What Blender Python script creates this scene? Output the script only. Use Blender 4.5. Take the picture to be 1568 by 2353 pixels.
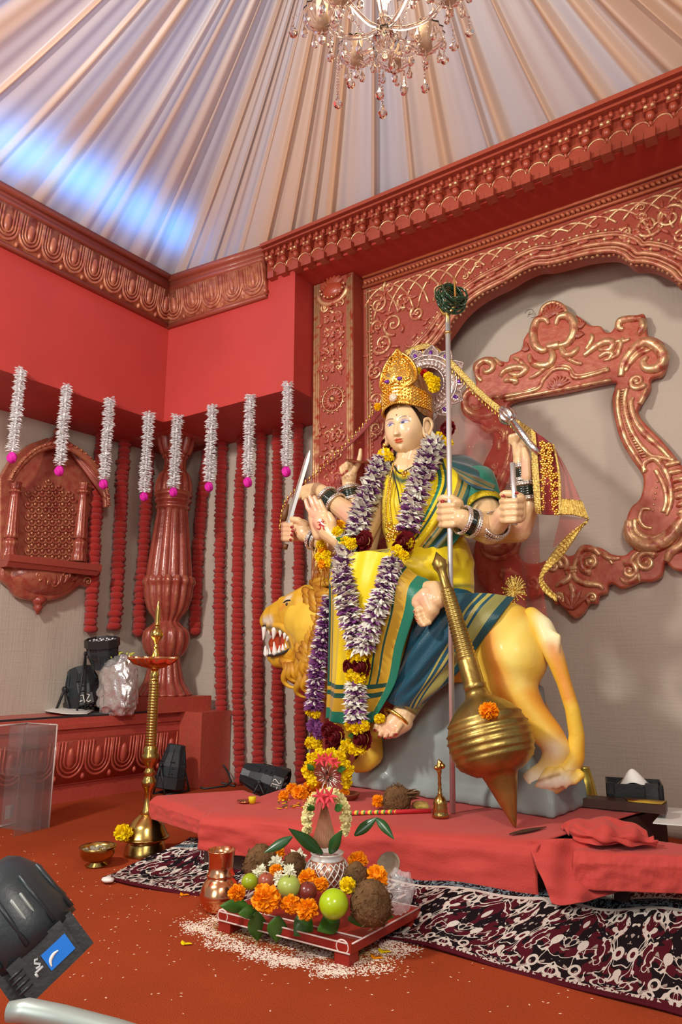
import bpy, bmesh, math, random
import numpy as np
from mathutils import Vector, Matrix, noise as mnoise
random.seed(7); rng = np.random.default_rng(7)
for o in list(bpy.data.objects): bpy.data.objects.remove(o)
SC = bpy.context.scene; COL = SC.collection
# ---------------------------------------------------------------- camera
F_PX = 1600.0; HC = 0.75; PITCH = math.atan(342/1600.0); YAW = math.radians(33.4)
cam_d = bpy.data.cameras.new('camera'); cam = bpy.data.objects.new('camera', cam_d); COL.objects.link(cam)
cam.location = (0, 0, HC); cam.rotation_euler = (math.pi/2+PITCH, 0, YAW)
cam_d.sensor_fit = 'VERTICAL'; cam_d.sensor_height = 36.0; cam_d.lens = 36.0*F_PX/2353.0
cam_d.clip_start = 0.02; SC.camera = cam
# ---------------------------------------------------------------- view, world, lights
SC.view_settings.view_transform = 'Standard'; SC.view_settings.look = 'None'
SC.view_settings.gamma = 1.0; SC.view_settings.use_curve_mapping = False
SC.view_settings.exposure = 0.22
W = bpy.data.worlds.new('World'); SC.world = W; W.use_nodes = True
W.node_tree.nodes['Background'].inputs[0].default_value = (0.90, 0.88, 0.92, 1)
W.node_tree.nodes['Background'].inputs[1].default_value = 0.30
def area(name, loc, target, size, power, color, size_y=None, spread=None):
    d = bpy.data.lights.new(name, 'AREA'); d.energy = power; d.color = color; d.size = size
    if size_y: d.shape = 'RECTANGLE'; d.size_y = size_y
    if spread: d.spread = spread
    o = bpy.data.objects.new(name, d); COL.objects.link(o); o.location = loc
    o.rotation_euler = (Vector(target)-Vector(loc)).to_track_quat('-Z', 'Y').to_euler()
    return o
area('stage_flood_key', (-2.3, -0.5, 2.75), (-1.8, 3.0, 1.1), 0.30, 74, (1.0, 0.95, 0.86))
area('fill_light', (0.7, -0.2, 2.5), (-1.3, 3.2, 1.3), 0.5, 40, (1.0, 0.93, 0.82))  # added fill light from the right, stands for no particular stage lamp
area('stage_flood_up', (0.3, -0.4, 1.6), (-0.9, 2.6, 3.9), 0.6, 8, (1.0, 0.86, 0.72))
area('stage_flood_low', (-1.2, -0.9, 1.0), (-1.6, 2.6, .9), 0.8, 12, (1.0, 0.95, 0.9))
# ---------------------------------------------------------------- pixel -> place helpers (authoring aid: every point gets its own distance)
_fw = Vector((-math.sin(YAW)*math.cos(PITCH), math.cos(YAW)*math.cos(PITCH), math.sin(PITCH)))
_rt = Vector((math.cos(YAW), math.sin(YAW), 0)); _up = _rt.cross(_fw)
def ray(px, py): return _fw + _rt*((px-784)/F_PX) - _up*((py-1176.5)/F_PX)
C0 = Vector((0, 0, HC))
def PZ(px, py, z): d = ray(px, py); return C0 + d*((z-HC)/d.z)
def PY(px, py, Y): d = ray(px, py); return C0 + d*(Y/d.y)
def PT(px, py, t): return C0 + ray(px, py)*t
def PP(px, py, p0, n): d = ray(px, py); return C0 + d*((Vector(p0)-C0).dot(n)/d.dot(n))
SA = math.radians(-8); SP0 = Vector((-1.30, 2.74, 0)); SN = Vector((math.sin(SA), -math.cos(SA), 0)); SD = Vector((math.cos(SA), math.sin(SA), 0))  # statue plane, normal to the viewer
def PS(px, py, d=0.0): return PP(px, py, SP0+SN*d, SN)
def dist(p): return (Vector(p)-C0).dot(_fw)
def mpp(p): return dist(p)/F_PX          # metres per pixel at p
def viewframe(p):
    v = (C0-Vector(p)).normalized(); r = Vector((0,0,1)).cross(v).normalized(); u = v.cross(r); return v, r, u
LA = math.radians(85); LDIR = Vector((math.cos(LA), math.sin(LA), 0)); LN = Vector((math.sin(LA), -math.cos(LA), 0))  # left wall direction, normal into the room
# ---------------------------------------------------------------- object helpers
def tag(o, label=None, cat=None, group=None, kind=None):
    if label: o['label'] = label
    if cat: o['category'] = cat
    if group: o['group'] = group
    if kind: o['kind'] = kind
    return o
def link(o, parent=None):
    COL.objects.link(o)
    if parent is not None:
        o.parent = parent; o.matrix_parent_inverse = MW(parent).inverted()
    return o
def MW(o):
    m = o.matrix_basis.copy()
    if o.parent is not None: m = MW(o.parent) @ o.matrix_parent_inverse @ m
    return m
def empty(name, loc, label, cat, group=None, rz=0):
    o = bpy.data.objects.new(name, None); COL.objects.link(o); o.location = loc; o.rotation_euler = (0, 0, rz); o.empty_display_size = .05
    return tag(o, label, cat, group)
class MB:
    """collects geometry for ONE mesh object"""
    def __init__(s): s.v = []; s.f = []; s.n = 0; s.c = []; s.uv = None
    def add(s, V, Fc, col=None):
        V = np.asarray(V, float).reshape(-1, 3); s.v.append(V)
        s.f.extend([tuple(int(i)+s.n for i in f) for f in Fc]); s.n += len(V)
        if col is not None:
            c = np.asarray(col, float)
            if c.ndim == 1: c = np.tile(c, (len(V), 1))
            s.c.append(c[:, :3])
        return s
    def build(s, name, mat, parent=None, smooth=True):
        V = np.concatenate(s.v) if s.v else np.zeros((0, 3))
        me = bpy.data.meshes.new(name); me.from_pydata(V.tolist(), [], s.f)
        finish(me, mat, smooth, np.concatenate(s.c) if s.c and sum(map(len, s.c)) == len(V) else None)
        if s.uv is not None:
            l = me.uv_layers.new(name='UVMap'); vi = np.empty(len(me.loops), int); me.loops.foreach_get('vertex_index', vi)
            l.data.foreach_set('uv', s.uv[vi].astype(np.float32).ravel())
        o = bpy.data.objects.new(name, me)
        if parent is not None: return local(o, parent)
        return link(o)
def local(o, parent):
    inv = MW(parent).inverted(); o.data.transform(inv); COL.objects.link(o); o.parent = parent; return o
def finish(me, mat, smooth=True, cols=None):
    if mat: me.materials.append(mat)
    if smooth: me.polygons.foreach_set('use_smooth', [True]*len(me.polygons))
    if cols is not None:
        a = me.color_attributes.new('Col', 'FLOAT_COLOR', 'POINT')
        c = np.ones((len(cols), 4), np.float32); c[:, :3] = cols; a.data.foreach_set('color', c.ravel())
    me.update()
def children_of(o): return [c for c in bpy.data.objects if c.parent == o]
def dup(root, loc=None, rz=None, label=None, scale=None):
    r = root.copy(); COL.objects.link(r)
    for ch in children_of(root):
        c = ch.copy(); COL.objects.link(c); c.parent = r
        for g in children_of(ch):
            d = g.copy(); COL.objects.link(d); d.parent = c
    if loc is not None: r.location = loc
    if rz is not None: r.rotation_euler = (r.rotation_euler[0], r.rotation_euler[1], rz) if not hasattr(rz, '__len__') else rz
    if scale is not None: r.scale = (scale,)*3 if not hasattr(scale, '__len__') else scale
    if label: r['label'] = label
    return r
# ---------------------------------------------------------------- shapes
def box(c, h, rot=None):
    V = np.array([(x, y, z) for x in (-1, 1) for y in (-1, 1) for z in (-1, 1)], float)*np.array(h)
    if rot is not None: V = V @ np.array(rot).T
    return V+np.array(c), [(0,1,3,2),(4,6,7,5),(0,4,5,1),(2,3,7,6),(0,2,6,4),(1,5,7,3)]
def hull8(A, B):   # two quads (4 pts each) -> closed prism
    V = [tuple(p) for p in A]+[tuple(p) for p in B]
    return V, [(3,2,1,0),(4,5,6,7),(0,1,5,4),(1,2,6,5),(2,3,7,6),(3,0,4,7)]
def frame_of(t):
    t = Vector(t).normalized(); a = Vector((0,0,1)) if abs(t.z) < .9 else Vector((1,0,0))
    x = a.cross(t).normalized(); return x, t.cross(x)
def tube(path, r, seg=8, closed=False, flat=None):
    """swept tube, r number or list; flat=(normal, ratio) squashes along a normal"""
    P = [Vector(p) for p in path]; n = len(P); R = [r]*n if not hasattr(r, '__len__') else list(r)
    V = []; Fc = []; px = None
    for i, p in enumerate(P):
        a = P[i-1] if (i > 0 or closed) else P[0]; b = P[(i+1) % n] if (i < n-1 or closed) else P[-1]
        t = (b-a)
        if t.length < 1e-9: t = Vector((0,0,1))
        t.normalize()
        if px is None: px, py = frame_of(t)
        else:
            px = (px-t*px.dot(t))
            if px.length < 1e-6: px, py = frame_of(t)
            px.normalize(); py = t.cross(px)
        for k in range(seg):
            q = 2*math.pi*k/seg; off = (px*math.cos(q)+py*math.sin(q))*R[i]
            if flat is not None: off = off-flat[0]*(off.dot(flat[0])*(1-flat[1]))
            V.append(p+off)
    m = n if closed else n-1
    for i in range(m):
        for k in range(seg):
            a = i*seg+k; b = i*seg+(k+1) % seg; c = ((i+1) % n)*seg+(k+1) % seg; d = ((i+1) % n)*seg+k
            Fc.append((a, b, c, d))
    if not closed: Fc.append(tuple(range(seg-1, -1, -1))); Fc.append(tuple((n-1)*seg+k for k in range(seg)))
    return [tuple(v) for v in V], Fc
def lathe(prof, seg=32, loc=(0,0,0), axis=None, flute=None, cap=True):
    """prof [(r,z)], revolve about z (or axis) at loc; flute(ang, r, z)->r"""
    V = []; Fc = []; m = len(prof)
    for r, z in prof:
        for k in range(seg):
            a = 2*math.pi*k/seg; rr = flute(a, r, z) if flute else r
            V.append((rr*math.cos(a), rr*math.sin(a), z))
    for i in range(m-1):
        for k in range(seg):
            k2 = (k+1) % seg; Fc.append((i*seg+k, i*seg+k2, (i+1)*seg+k2, (i+1)*seg+k))
    if cap: Fc.append(tuple(range(seg-1, -1, -1))); Fc.append(tuple((m-1)*seg+k for k in range(seg)))
    V = np.array(V)
    if axis is not None:
        z = Vector(axis).normalized(); x, y = frame_of(z)
        V = V @ np.array([tuple(x), tuple(y), tuple(z)])
    return V+np.array(loc), Fc
def smoothprof(p, n=6):
    return cr(p, n)
def cr(pts, n=8, closed=False):
    """Catmull-Rom through points"""
    P = [np.array(p, float) for p in pts]; m = len(P); out = []
    rngi = range(m) if closed else range(m-1)
    for i in rngi:
        p0 = P[i-1] if (i > 0 or closed) else P[0]; p1 = P[i]; p2 = P[(i+1) % m]; p3 = P[(i+2) % m] if (i+2 < m or closed) else P[-1]
        for k in range(n):
            t = k/n
            out.append(.5*((2*p1)+(-p0+p2)*t+(2*p0-5*p1+4*p2-p3)*t*t+(-p0+3*p1-3*p2+p3)*t**3))
    if not closed: out.append(P[-1])
    return out
def ico(c, r, sub=2, scale=(1,1,1), rot=None, jit=0):
    bm = bmesh.new(); bmesh.ops.create_icosphere(bm, subdivisions=sub, radius=1)
    V = np.array([v.co[:] for v in bm.verts]); Fc = [[v.index for v in f.verts] for f in bm.faces]; bm.free()
    if jit: V = V*(1+jit*rng.standard_normal((len(V), 1)))
    V = V*np.array(scale)*r
    if rot is not None: V = V @ np.array(rot).T
    return V+np.array(c), Fc
_ic = {}
def icoc(sub):
    if sub not in _ic: _ic[sub] = ico((0,0,0), 1, sub)
    return _ic[sub]
def ball(c, r, sub=1, scale=(1,1,1), axes=None):
    V, Fc = icoc(sub); V = V*np.array(scale)*r
    if axes is not None: V = V @ np.array([tuple(a) for a in axes])
    return V+np.array(c), Fc
def capsule(a, b, ra, rb, seg=12):
    """tapered closed capsule for blobs"""
    a = Vector(a); b = Vector(b); t = b-a; L = t.length
    if L < 1e-6: return ball(a, ra, 2)
    prof = [(max(1e-4, ra*math.cos(q)), ra*math.sin(q)) for q in np.linspace(-math.pi/2, 0, 5)] + \
           [(max(1e-4, rb*math.cos(q)), L+rb*math.sin(q)) for q in np.linspace(0, math.pi/2, 5)]
    return lathe(prof, seg, a, t)
def chain(mb, pts, seg=12):
    """pts: [(Vector, r)] -> overlapping capsules"""
    for (a, ra), (b, rb) in zip(pts[:-1], pts[1:]): mb.add(*capsule(a, b, ra, rb, seg))
def blob(mb, voxel, smooth=4, fac=.5):
    """union of closed shapes into one continuous surface -> (V, F)"""
    me = bpy.data.meshes.new('tmp'); V = np.concatenate(mb.v); me.from_pydata(V.tolist(), [], mb.f); me.update()
    o = bpy.data.objects.new('tmp', me); COL.objects.link(o)
    m = o.modifiers.new('r', 'REMESH'); m.mode = 'VOXEL'; m.voxel_size = voxel; m.adaptivity = 0
    if smooth: s = o.modifiers.new('s', 'SMOOTH'); s.factor = fac; s.iterations = smooth
    dg = bpy.context.evaluated_depsgraph_get(); dg.update()
    me2 = bpy.data.meshes.new_from_object(o.evaluated_get(dg))
    n = len(me2.vertices); v = np.empty(n*3); me2.vertices.foreach_get('co', v); v = v.reshape(-1, 3)
    Fc = [tuple(p.vertices) for p in me2.polygons]
    bpy.data.objects.remove(o); bpy.data.meshes.remove(me); bpy.data.meshes.remove(me2)
    return v, Fc
def plate(outer, holes, th, bev, M, name='tmp'):
    """2-D outline (list of (u,v)) with holes -> thick bevelled plate, frame matrix M (u,v,n)"""
    cu = bpy.data.curves.new('c', 'CURVE'); cu.dimensions = '2D'; cu.fill_mode = 'BOTH'; cu.extrude = max(th/2-bev, 1e-4); cu.bevel_depth = bev; cu.bevel_resolution = 2; cu.offset = -bev
    for poly in [outer]+list(holes):
        sp = cu.splines.new('POLY'); sp.points.add(len(poly)-1); sp.use_cyclic_u = True
        for p, q in zip(sp.points, poly): p.co = (q[0], q[1], 0, 1)
    o = bpy.data.objects.new('c', cu); COL.objects.link(o)
    dg = bpy.context.evaluated_depsgraph_get(); dg.update()
    me = bpy.data.meshes.new_from_object(o.evaluated_get(dg)); me.transform(M)
    V = np.array([v.co[:] for v in me.vertices]); Fc = [tuple(p.vertices) for p in me.polygons]
    bpy.data.objects.remove(o); bpy.data.curves.remove(cu); bpy.data.meshes.remove(me)
    return V, Fc
def sheet(rails, nu, nv, th=.004, fn=None, closed_u=False):
    """rails: list of polylines of Vector (each along u); Catmull-Rom across v. Returns MB with uv; thickness along normal"""
    rows = []
    for r in rails:
        c = cr([tuple(p) for p in r], 12); c = np.array(c)
        L = np.r_[0, np.cumsum(np.linalg.norm(np.diff(c, axis=0), axis=1))]; L /= L[-1]
        u = np.linspace(0, 1, nu); rows.append(np.stack([np.interp(u, L, c[:, k]) for k in range(3)], 1))
    R = np.array(rows)                        # rails x nu x 3
    n = 12; g = []
    for j in range(nu): g.append(cr([tuple(p) for p in R[:, j]], n) if len(rails) > 2 else [R[0, j]*(1-t)+R[1, j]*t for t in np.linspace(0, 1, n+1)])
    G = np.array(g)                           # nu x m x 3
    m = G.shape[1]; vv = np.linspace(0, m-1, nv); i0 = np.minimum(vv.astype(int), m-2); fr = (vv-i0)[None, :, None]
    G = G[:, i0]*(1-fr)+G[:, i0+1]*fr
    du = np.gradient(G, axis=0); dv = np.gradient(G, axis=1); N = np.cross(du, dv); N /= np.linalg.norm(N, axis=2, keepdims=True)+1e-12
    U, Vv = np.meshgrid(np.linspace(0, 1, nu), np.linspace(0, 1, nv), indexing='ij')
    if fn is not None: G = G+N*fn(U, Vv)[:, :, None]
    return grid_solid(G, N, U, Vv, th)
def grid_solid(G, N, U, Vv, th):
    nu, nv = U.shape; mb = MB()
    A = G.reshape(-1, 3); idx = lambda i, j: i*nv+j
    Fc = [(idx(i, j), idx(i+1, j), idx(i+1, j+1), idx(i, j+1)) for i in range(nu-1) for j in range(nv-1)]
    if th:
        B = (G-N*th).reshape(-1, 3); k = len(A)
        Fb = [tuple(k+q for q in reversed(f)) for f in Fc]
        bd = [idx(i, 0) for i in range(nu)]+[idx(nu-1, j) for j in range(1, nv)]+[idx(i, nv-1) for i in range(nu-2, -1, -1)]+[idx(0, j) for j in range(nv-2, 0, -1)]
        Fs = [(bd[i], k+bd[i], k+bd[(i+1) % len(bd)], bd[(i+1) % len(bd)]) for i in range(len(bd))]
        mb.add(np.concatenate([A, B]), Fc+Fb+Fs); uv = np.stack([U.ravel(), Vv.ravel()], 1); mb.uv = np.concatenate([uv, uv])
    else:
        mb.add(A, Fc); mb.uv = np.stack([U.ravel(), Vv.ravel()], 1)
    return mb
# ---------------------------------------------------------------- materials
def srgb(r, g, b):
    f = lambda c: ((c/255+.055)/1.055)**2.4 if c/255 > .04045 else c/255/12.92
    return (f(r), f(g), f(b))
def mat(name, col, rough=.6, metal=0.0, bump=0.0, bscale=60, var=0.0, vscale=8, attr=False, col2=None, sheen=0, coat=0, trans=0, ior=1.5, emit=None, alpha=None, spec=.5):
    m = bpy.data.materials.new(name); m.use_nodes = True; nt = m.node_tree; b = nt.nodes['Principled BSDF']
    b.inputs['Base Color'].default_value = (*col, 1); b.inputs['Roughness'].default_value = rough; b.inputs['Metallic'].default_value = metal
    b.inputs['Specular IOR Level'].default_value = spec
    if sheen: b.inputs['Sheen Weight'].default_value = sheen
    if coat: b.inputs['Coat Weight'].default_value = coat; b.inputs['Coat Roughness'].default_value = .12
    if trans: b.inputs['Transmission Weight'].default_value = trans; b.inputs['IOR'].default_value = ior
    if emit: b.inputs['Emission Color'].default_value = (*emit[0], 1); b.inputs['Emission Strength'].default_value = emit[1]
    if alpha is not None: b.inputs['Alpha'].default_value = alpha
    tc = nt.nodes.new('ShaderNodeTexCoord')
    src = None
    if attr:
        a = nt.nodes.new('ShaderNodeVertexColor'); a.layer_name = 'Col'; src = a.outputs['Color']
    if var:
        nz = nt.nodes.new('ShaderNodeTexNoise'); nz.inputs['Scale'].default_value = vscale; nz.inputs['Detail'].default_value = 5
        nt.links.new(tc.outputs['Object'], nz.inputs['Vector'])
        mx = nt.nodes.new('ShaderNodeMix'); mx.data_type = 'RGBA'
        rp = nt.nodes.new('ShaderNodeMapRange'); rp.inputs[1].default_value = .35; rp.inputs[2].default_value = .65
        nt.links.new(nz.outputs['Fac'], rp.inputs[0])
        if col2 is not None:
            mx.blend_type = 'MIX'; mx.inputs[7].default_value = (*col2, 1); ml = nt.nodes.new('ShaderNodeMath'); ml.operation = 'MULTIPLY'; ml.inputs[1].default_value = var
            nt.links.new(rp.outputs[0], ml.inputs[0]); nt.links.new(ml.outputs[0], mx.inputs[0])
        else:
            mx.blend_type = 'MULTIPLY'; mx.inputs[7].default_value = (1-var, 1-var, 1-var, 1); nt.links.new(rp.outputs[0], mx.inputs[0])
        mx.inputs[6].default_value = (*col, 1)
        if src is not None: nt.links.new(src, mx.inputs[6])
        src = mx.outputs[2]
    if src is not None: nt.links.new(src, b.inputs['Base Color'])
    if bump:
        nz2 = nt.nodes.new('ShaderNodeTexNoise'); nz2.inputs['Scale'].default_value = bscale; nz2.inputs['Detail'].default_value = 4
        bp = nt.nodes.new('ShaderNodeBump'); bp.inputs['Strength'].default_value = bump; bp.inputs['Distance'].default_value = .01
        nt.links.new(tc.outputs['Object'], nz2.inputs['Vector']); nt.links.new(nz2.outputs['Fac'], bp.inputs['Height']); nt.links.new(bp.outputs[0], b.inputs['Normal'])
    return m
def band_mat(name, bands, axis='Y', rough=.5, sheen=.3, base_noise=.1, metal_cols=()):
    """cloth woven in stripes: bands [(start, rgb)] along uv axis (constant ramp)"""
    m = mat(name, bands[0][1], rough, sheen=sheen, bump=.15, bscale=250); nt = m.node_tree; b = nt.nodes['Principled BSDF']
    uv = nt.nodes.new('ShaderNodeUVMap'); sx = nt.nodes.new('ShaderNodeSeparateXYZ'); nt.links.new(uv.outputs[0], sx.inputs[0])
    r = nt.nodes.new('ShaderNodeValToRGB'); r.color_ramp.interpolation = 'CONSTANT'; e = r.color_ramp.elements
    e[0].position = bands[0][0]; e[0].color = (*bands[0][1], 1); e[1].position = bands[1][0]; e[1].color = (*bands[1][1], 1)
    for p, c in bands[2:]: q = e.new(p); q.color = (*c, 1)
    nt.links.new(sx.outputs[0 if axis == 'X' else 1], r.inputs[0]); nt.links.new(r.outputs[0], b.inputs['Base Color'])
    return m
RED_PAINT = srgb(196, 66, 54); TERRA = srgb(176, 84, 62); GOLD = (0.85, 0.56, 0.20)
def gilt(name, base, gold, amt=.5, lo=.5, hi=.58, metal=.75, rough=.42, nscale=25, bump=.25):
    """painted plaster with gold rubbed on its raised edges"""
    m = mat(name, base, .5, bump=bump, bscale=45); nt = m.node_tree; b = nt.nodes['Principled BSDF']
    g = nt.nodes.new('ShaderNodeNewGeometry'); mr = nt.nodes.new('ShaderNodeMapRange'); mr.inputs[1].default_value = lo; mr.inputs[2].default_value = hi; mr.inputs[4].default_value = 1
    nt.links.new(g.outputs['Pointiness'], mr.inputs[0])
    tc = nt.nodes.new('ShaderNodeTexCoord'); nz = nt.nodes.new('ShaderNodeTexNoise'); nz.inputs['Scale'].default_value = nscale; nz.inputs['Detail'].default_value = 3
    nt.links.new(tc.outputs['Object'], nz.inputs['Vector']); m2 = nt.nodes.new('ShaderNodeMapRange'); m2.inputs[1].default_value = .35; m2.inputs[2].default_value = .7
    nt.links.new(nz.outputs['Fac'], m2.inputs[0]); mu = nt.nodes.new('ShaderNodeMath'); mu.operation = 'MULTIPLY'; nt.links.new(mr.outputs[0], mu.inputs[0]); nt.links.new(m2.outputs[0], mu.inputs[1])
    m3 = nt.nodes.new('ShaderNodeMath'); m3.operation = 'MULTIPLY'; m3.inputs[1].default_value = amt*1.6; m3.use_clamp = True; nt.links.new(mu.outputs[0], m3.inputs[0])
    mx = nt.nodes.new('ShaderNodeMix'); mx.data_type = 'RGBA'; mx.inputs[6].default_value = (*base, 1); mx.inputs[7].default_value = (*gold, 1)
    nt.links.new(m3.outputs[0], mx.inputs[0]); nt.links.new(mx.outputs[2], b.inputs['Base Color'])
    m4 = nt.nodes.new('ShaderNodeMath'); m4.operation = 'MULTIPLY'; m4.inputs[1].default_value = metal; nt.links.new(m3.outputs[0], m4.inputs[0]); nt.links.new(m4.outputs[0], b.inputs['Metallic'])
    b.inputs['Roughness'].default_value = rough; b.inputs['Coat Weight'].default_value = .25; b.inputs['Coat Roughness'].default_value = .2
    return m
M = {}
M['red'] = mat('red_paint', srgb(190, 60, 54), .62, var=.12, vscale=2)
M['red_cloth'] = mat('red_cloth', srgb(198, 66, 58), .8, bump=.2, bscale=200, var=.08, vscale=5, sheen=.1)
M['plinth'] = gilt('plinth_paint', srgb(188, 78, 66), srgb(216, 120, 90), .35, rough=.45)
M['terra'] = gilt('terracotta_gilt', srgb(158, 66, 46), (.80, .50, .26), .6, .506, .60)
M['plain'] = mat('terracotta_paint', srgb(156, 64, 46), .5, bump=.25, bscale=45, var=.1, vscale=6)
M['egg'] = gilt('carved_terracotta', srgb(156, 74, 56), srgb(222, 150, 110), .5, .51, .60, metal=.35, rough=.42)
M['gilt'] = gilt('gilt_relief', srgb(166, 70, 48), (.88, .60, .32), .8, .50, .57, rough=.36)
M['copperp'] = gilt('copper_paint', srgb(158, 70, 58), srgb(225, 160, 120), .6, .50, .58, rough=.26)
M['gold'] = mat('gold', (.95, .62, .14), .25, 1, bump=.25, bscale=120)
M['brass'] = mat('brass', (.62, .43, .13), .24, 1, var=.35, vscale=9, bump=.06, bscale=40)
M['brass_old'] = mat('dull_brass', (.46, .32, .09), .36, .9, var=.35, vscale=14, bump=.12, bscale=60)
M['copper'] = mat('copper', (.85, .42, .22), .2, 1, bump=.08, bscale=30)
M['silver'] = mat('silver', (.82, .80, .76), .22, 1, bump=.2, bscale=90)
M['steel'] = mat('steel', (.80, .80, .80), .32, .7)
M['black'] = mat('black_metal', (.02, .022, .024), .45, bump=.1, bscale=80)
M['black_cast'] = mat('black_cast', (.026, .036, .042), .38, bump=.06, bscale=150)
M['skin'] = mat('statue_paint', (.8, .6, .4), .3, attr=True, coat=.35)
M['paint'] = mat('lion_paint', (.8, .6, .1), .5, attr=True, coat=.06, bump=.15, bscale=40)
M['white'] = mat('white_paint', (.85, .84, .8), .4)
M['petal'] = mat('petals', (.8, .8, .7), .6, attr=True, spec=.25)
M['glass'] = mat('crystal', (1, .93, .88), .02, trans=1, ior=1.52)
# ================================================================ THE SETTING
def weave(name, col, scale=420, rough=.9):
    m = mat(name, col, rough, var=.05, vscale=1.5, spec=.2); nt = m.node_tree; b = nt.nodes['Principled BSDF']
    tc = nt.nodes.new('ShaderNodeTexCoord'); mp = nt.nodes.new('ShaderNodeMapping'); mp.inputs['Scale'].default_value = (1, 1, .08)
    n1 = nt.nodes.new('ShaderNodeTexNoise'); n1.inputs['Scale'].default_value = 90; mp2 = nt.nodes.new('ShaderNodeMapping'); mp2.inputs['Scale'].default_value = (.08, .08, 1)
    n2 = nt.nodes.new('ShaderNodeTexNoise'); n2.inputs['Scale'].default_value = 90
    nt.links.new(tc.outputs['Object'], mp.inputs[0]); nt.links.new(tc.outputs['Object'], mp2.inputs[0]); nt.links.new(mp.outputs[0], n1.inputs['Vector']); nt.links.new(mp2.outputs[0], n2.inputs['Vector'])
    ad = nt.nodes.new('ShaderNodeMath'); nt.links.new(n1.outputs['Fac'], ad.inputs[0]); nt.links.new(n2.outputs['Fac'], ad.inputs[1])
    bp = nt.nodes.new('ShaderNodeBump'); bp.inputs['Strength'].default_value = .35; bp.inputs['Distance'].default_value = .006
    nt.links.new(ad.outputs[0], bp.inputs['Height']); nt.links.new(bp.outputs[0], b.inputs['Normal'])
    return m
M['muslin'] = weave('muslin_cloth', srgb(196, 184, 170))
m = mat('red_carpet', srgb(172, 72, 38), .92, bump=.6, bscale=300, var=.16, vscale=3, spec=.1); M['carpet'] = m
def struct(o): o['kind'] = 'structure'; return o
# floor
mb = MB(); mb.add(*box((-1.2, 1.4, -.04), (3.4, 3.0, .04))); struct(mb.build('floor', M['carpet'], smooth=False))
# muslin walls: grids with slight sagging folds
def cloth_wall(name, p0, p1, z0, z1, nrm, amp=.006, seed=0):
    nu, nv = 90, 70; p0 = np.array(p0); p1 = np.array(p1); U, V = np.meshgrid(np.linspace(0, 1, nu), np.linspace(0, 1, nv), indexing='ij')
    G = np.zeros((nu, nv, 3)); G[..., :2] = p0+(p1-p0)*U[..., None]; G[..., 2] = z0+(z1-z0)*V
    N = np.tile(np.array(nrm), (nu, nv, 1))
    h = np.array([[mnoise.noise(Vector((U[i, j]*26, V[i, j]*2.2, seed)))+.6*mnoise.noise(Vector((U[i, j]*5, V[i, j]*14, seed+5))) for j in range(nv)] for i in range(nu)])
    G = G+N*(h*amp)[..., None]
    mb = grid_solid(G, N, U, V, .01); return struct(mb.build(name, M['muslin']))
cloth_wall('wall_back', (-4.05, 3.5), (1.3, 3.5), 0, 2.96, (0, -1, 0))
LW0 = Vector((-3.9, 2.9, 0))
def LW(px, py, off=0.0): return PP(px, py, LW0+LN*off, LN)
a = LW0+LDIR*.68; b = LW0-LDIR*2.6
cloth_wall('wall_left', (a.x, a.y), (b.x, b.y), 0, 2.3, LN, seed=9)
# red painted beams (upper walls)
ZS, ZT = 2.25, 3.22
LB0 = Vector((-3.297, 2.926, 0))       # inner corner of the two beams
def lb(s, z, off=0.0): p = LB0+LDIR*s+LN*off; return Vector((p.x, p.y, z))
A = [lb(.0, ZS), lb(-3.4, ZS), lb(-3.4, ZT+.08), lb(.0, ZT+.08)]; B = [lb(.55, ZS, -.75), lb(-3.4, ZS, -.75), lb(-3.4, ZT+.08, -.75), lb(.55, ZT+.08, -.75)]
mb = MB(); mb.add(*hull8(A, B)); struct(mb.build('wall_upper_left', M['red'], smooth=False))
YB = 2.926; YE = 3.2
mb = MB(); mb.add(*box(((-3.297-2.25)/2, (YB+3.55)/2, (ZS+ZT)/2), ((3.297-2.25)/2, (3.55-YB)/2, (ZT-ZS)/2))); mb.add(*box((-3.65, 3.24, (ZS+ZT)/2), (.4, .3, (ZT-ZS)/2-.001))); struct(mb.build('wall_upper_back', M['red'], smooth=False))
mb = MB(); mb.add(*box((-.45, (YB+.012+3.55)/2, (2.965+ZT)/2), (1.8, (3.55-YB-.012)/2, (ZT-2.965)/2))); struct(mb.build('trim_1', mat('red_soffit', srgb(176, 52, 40), .7), smooth=False))
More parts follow.
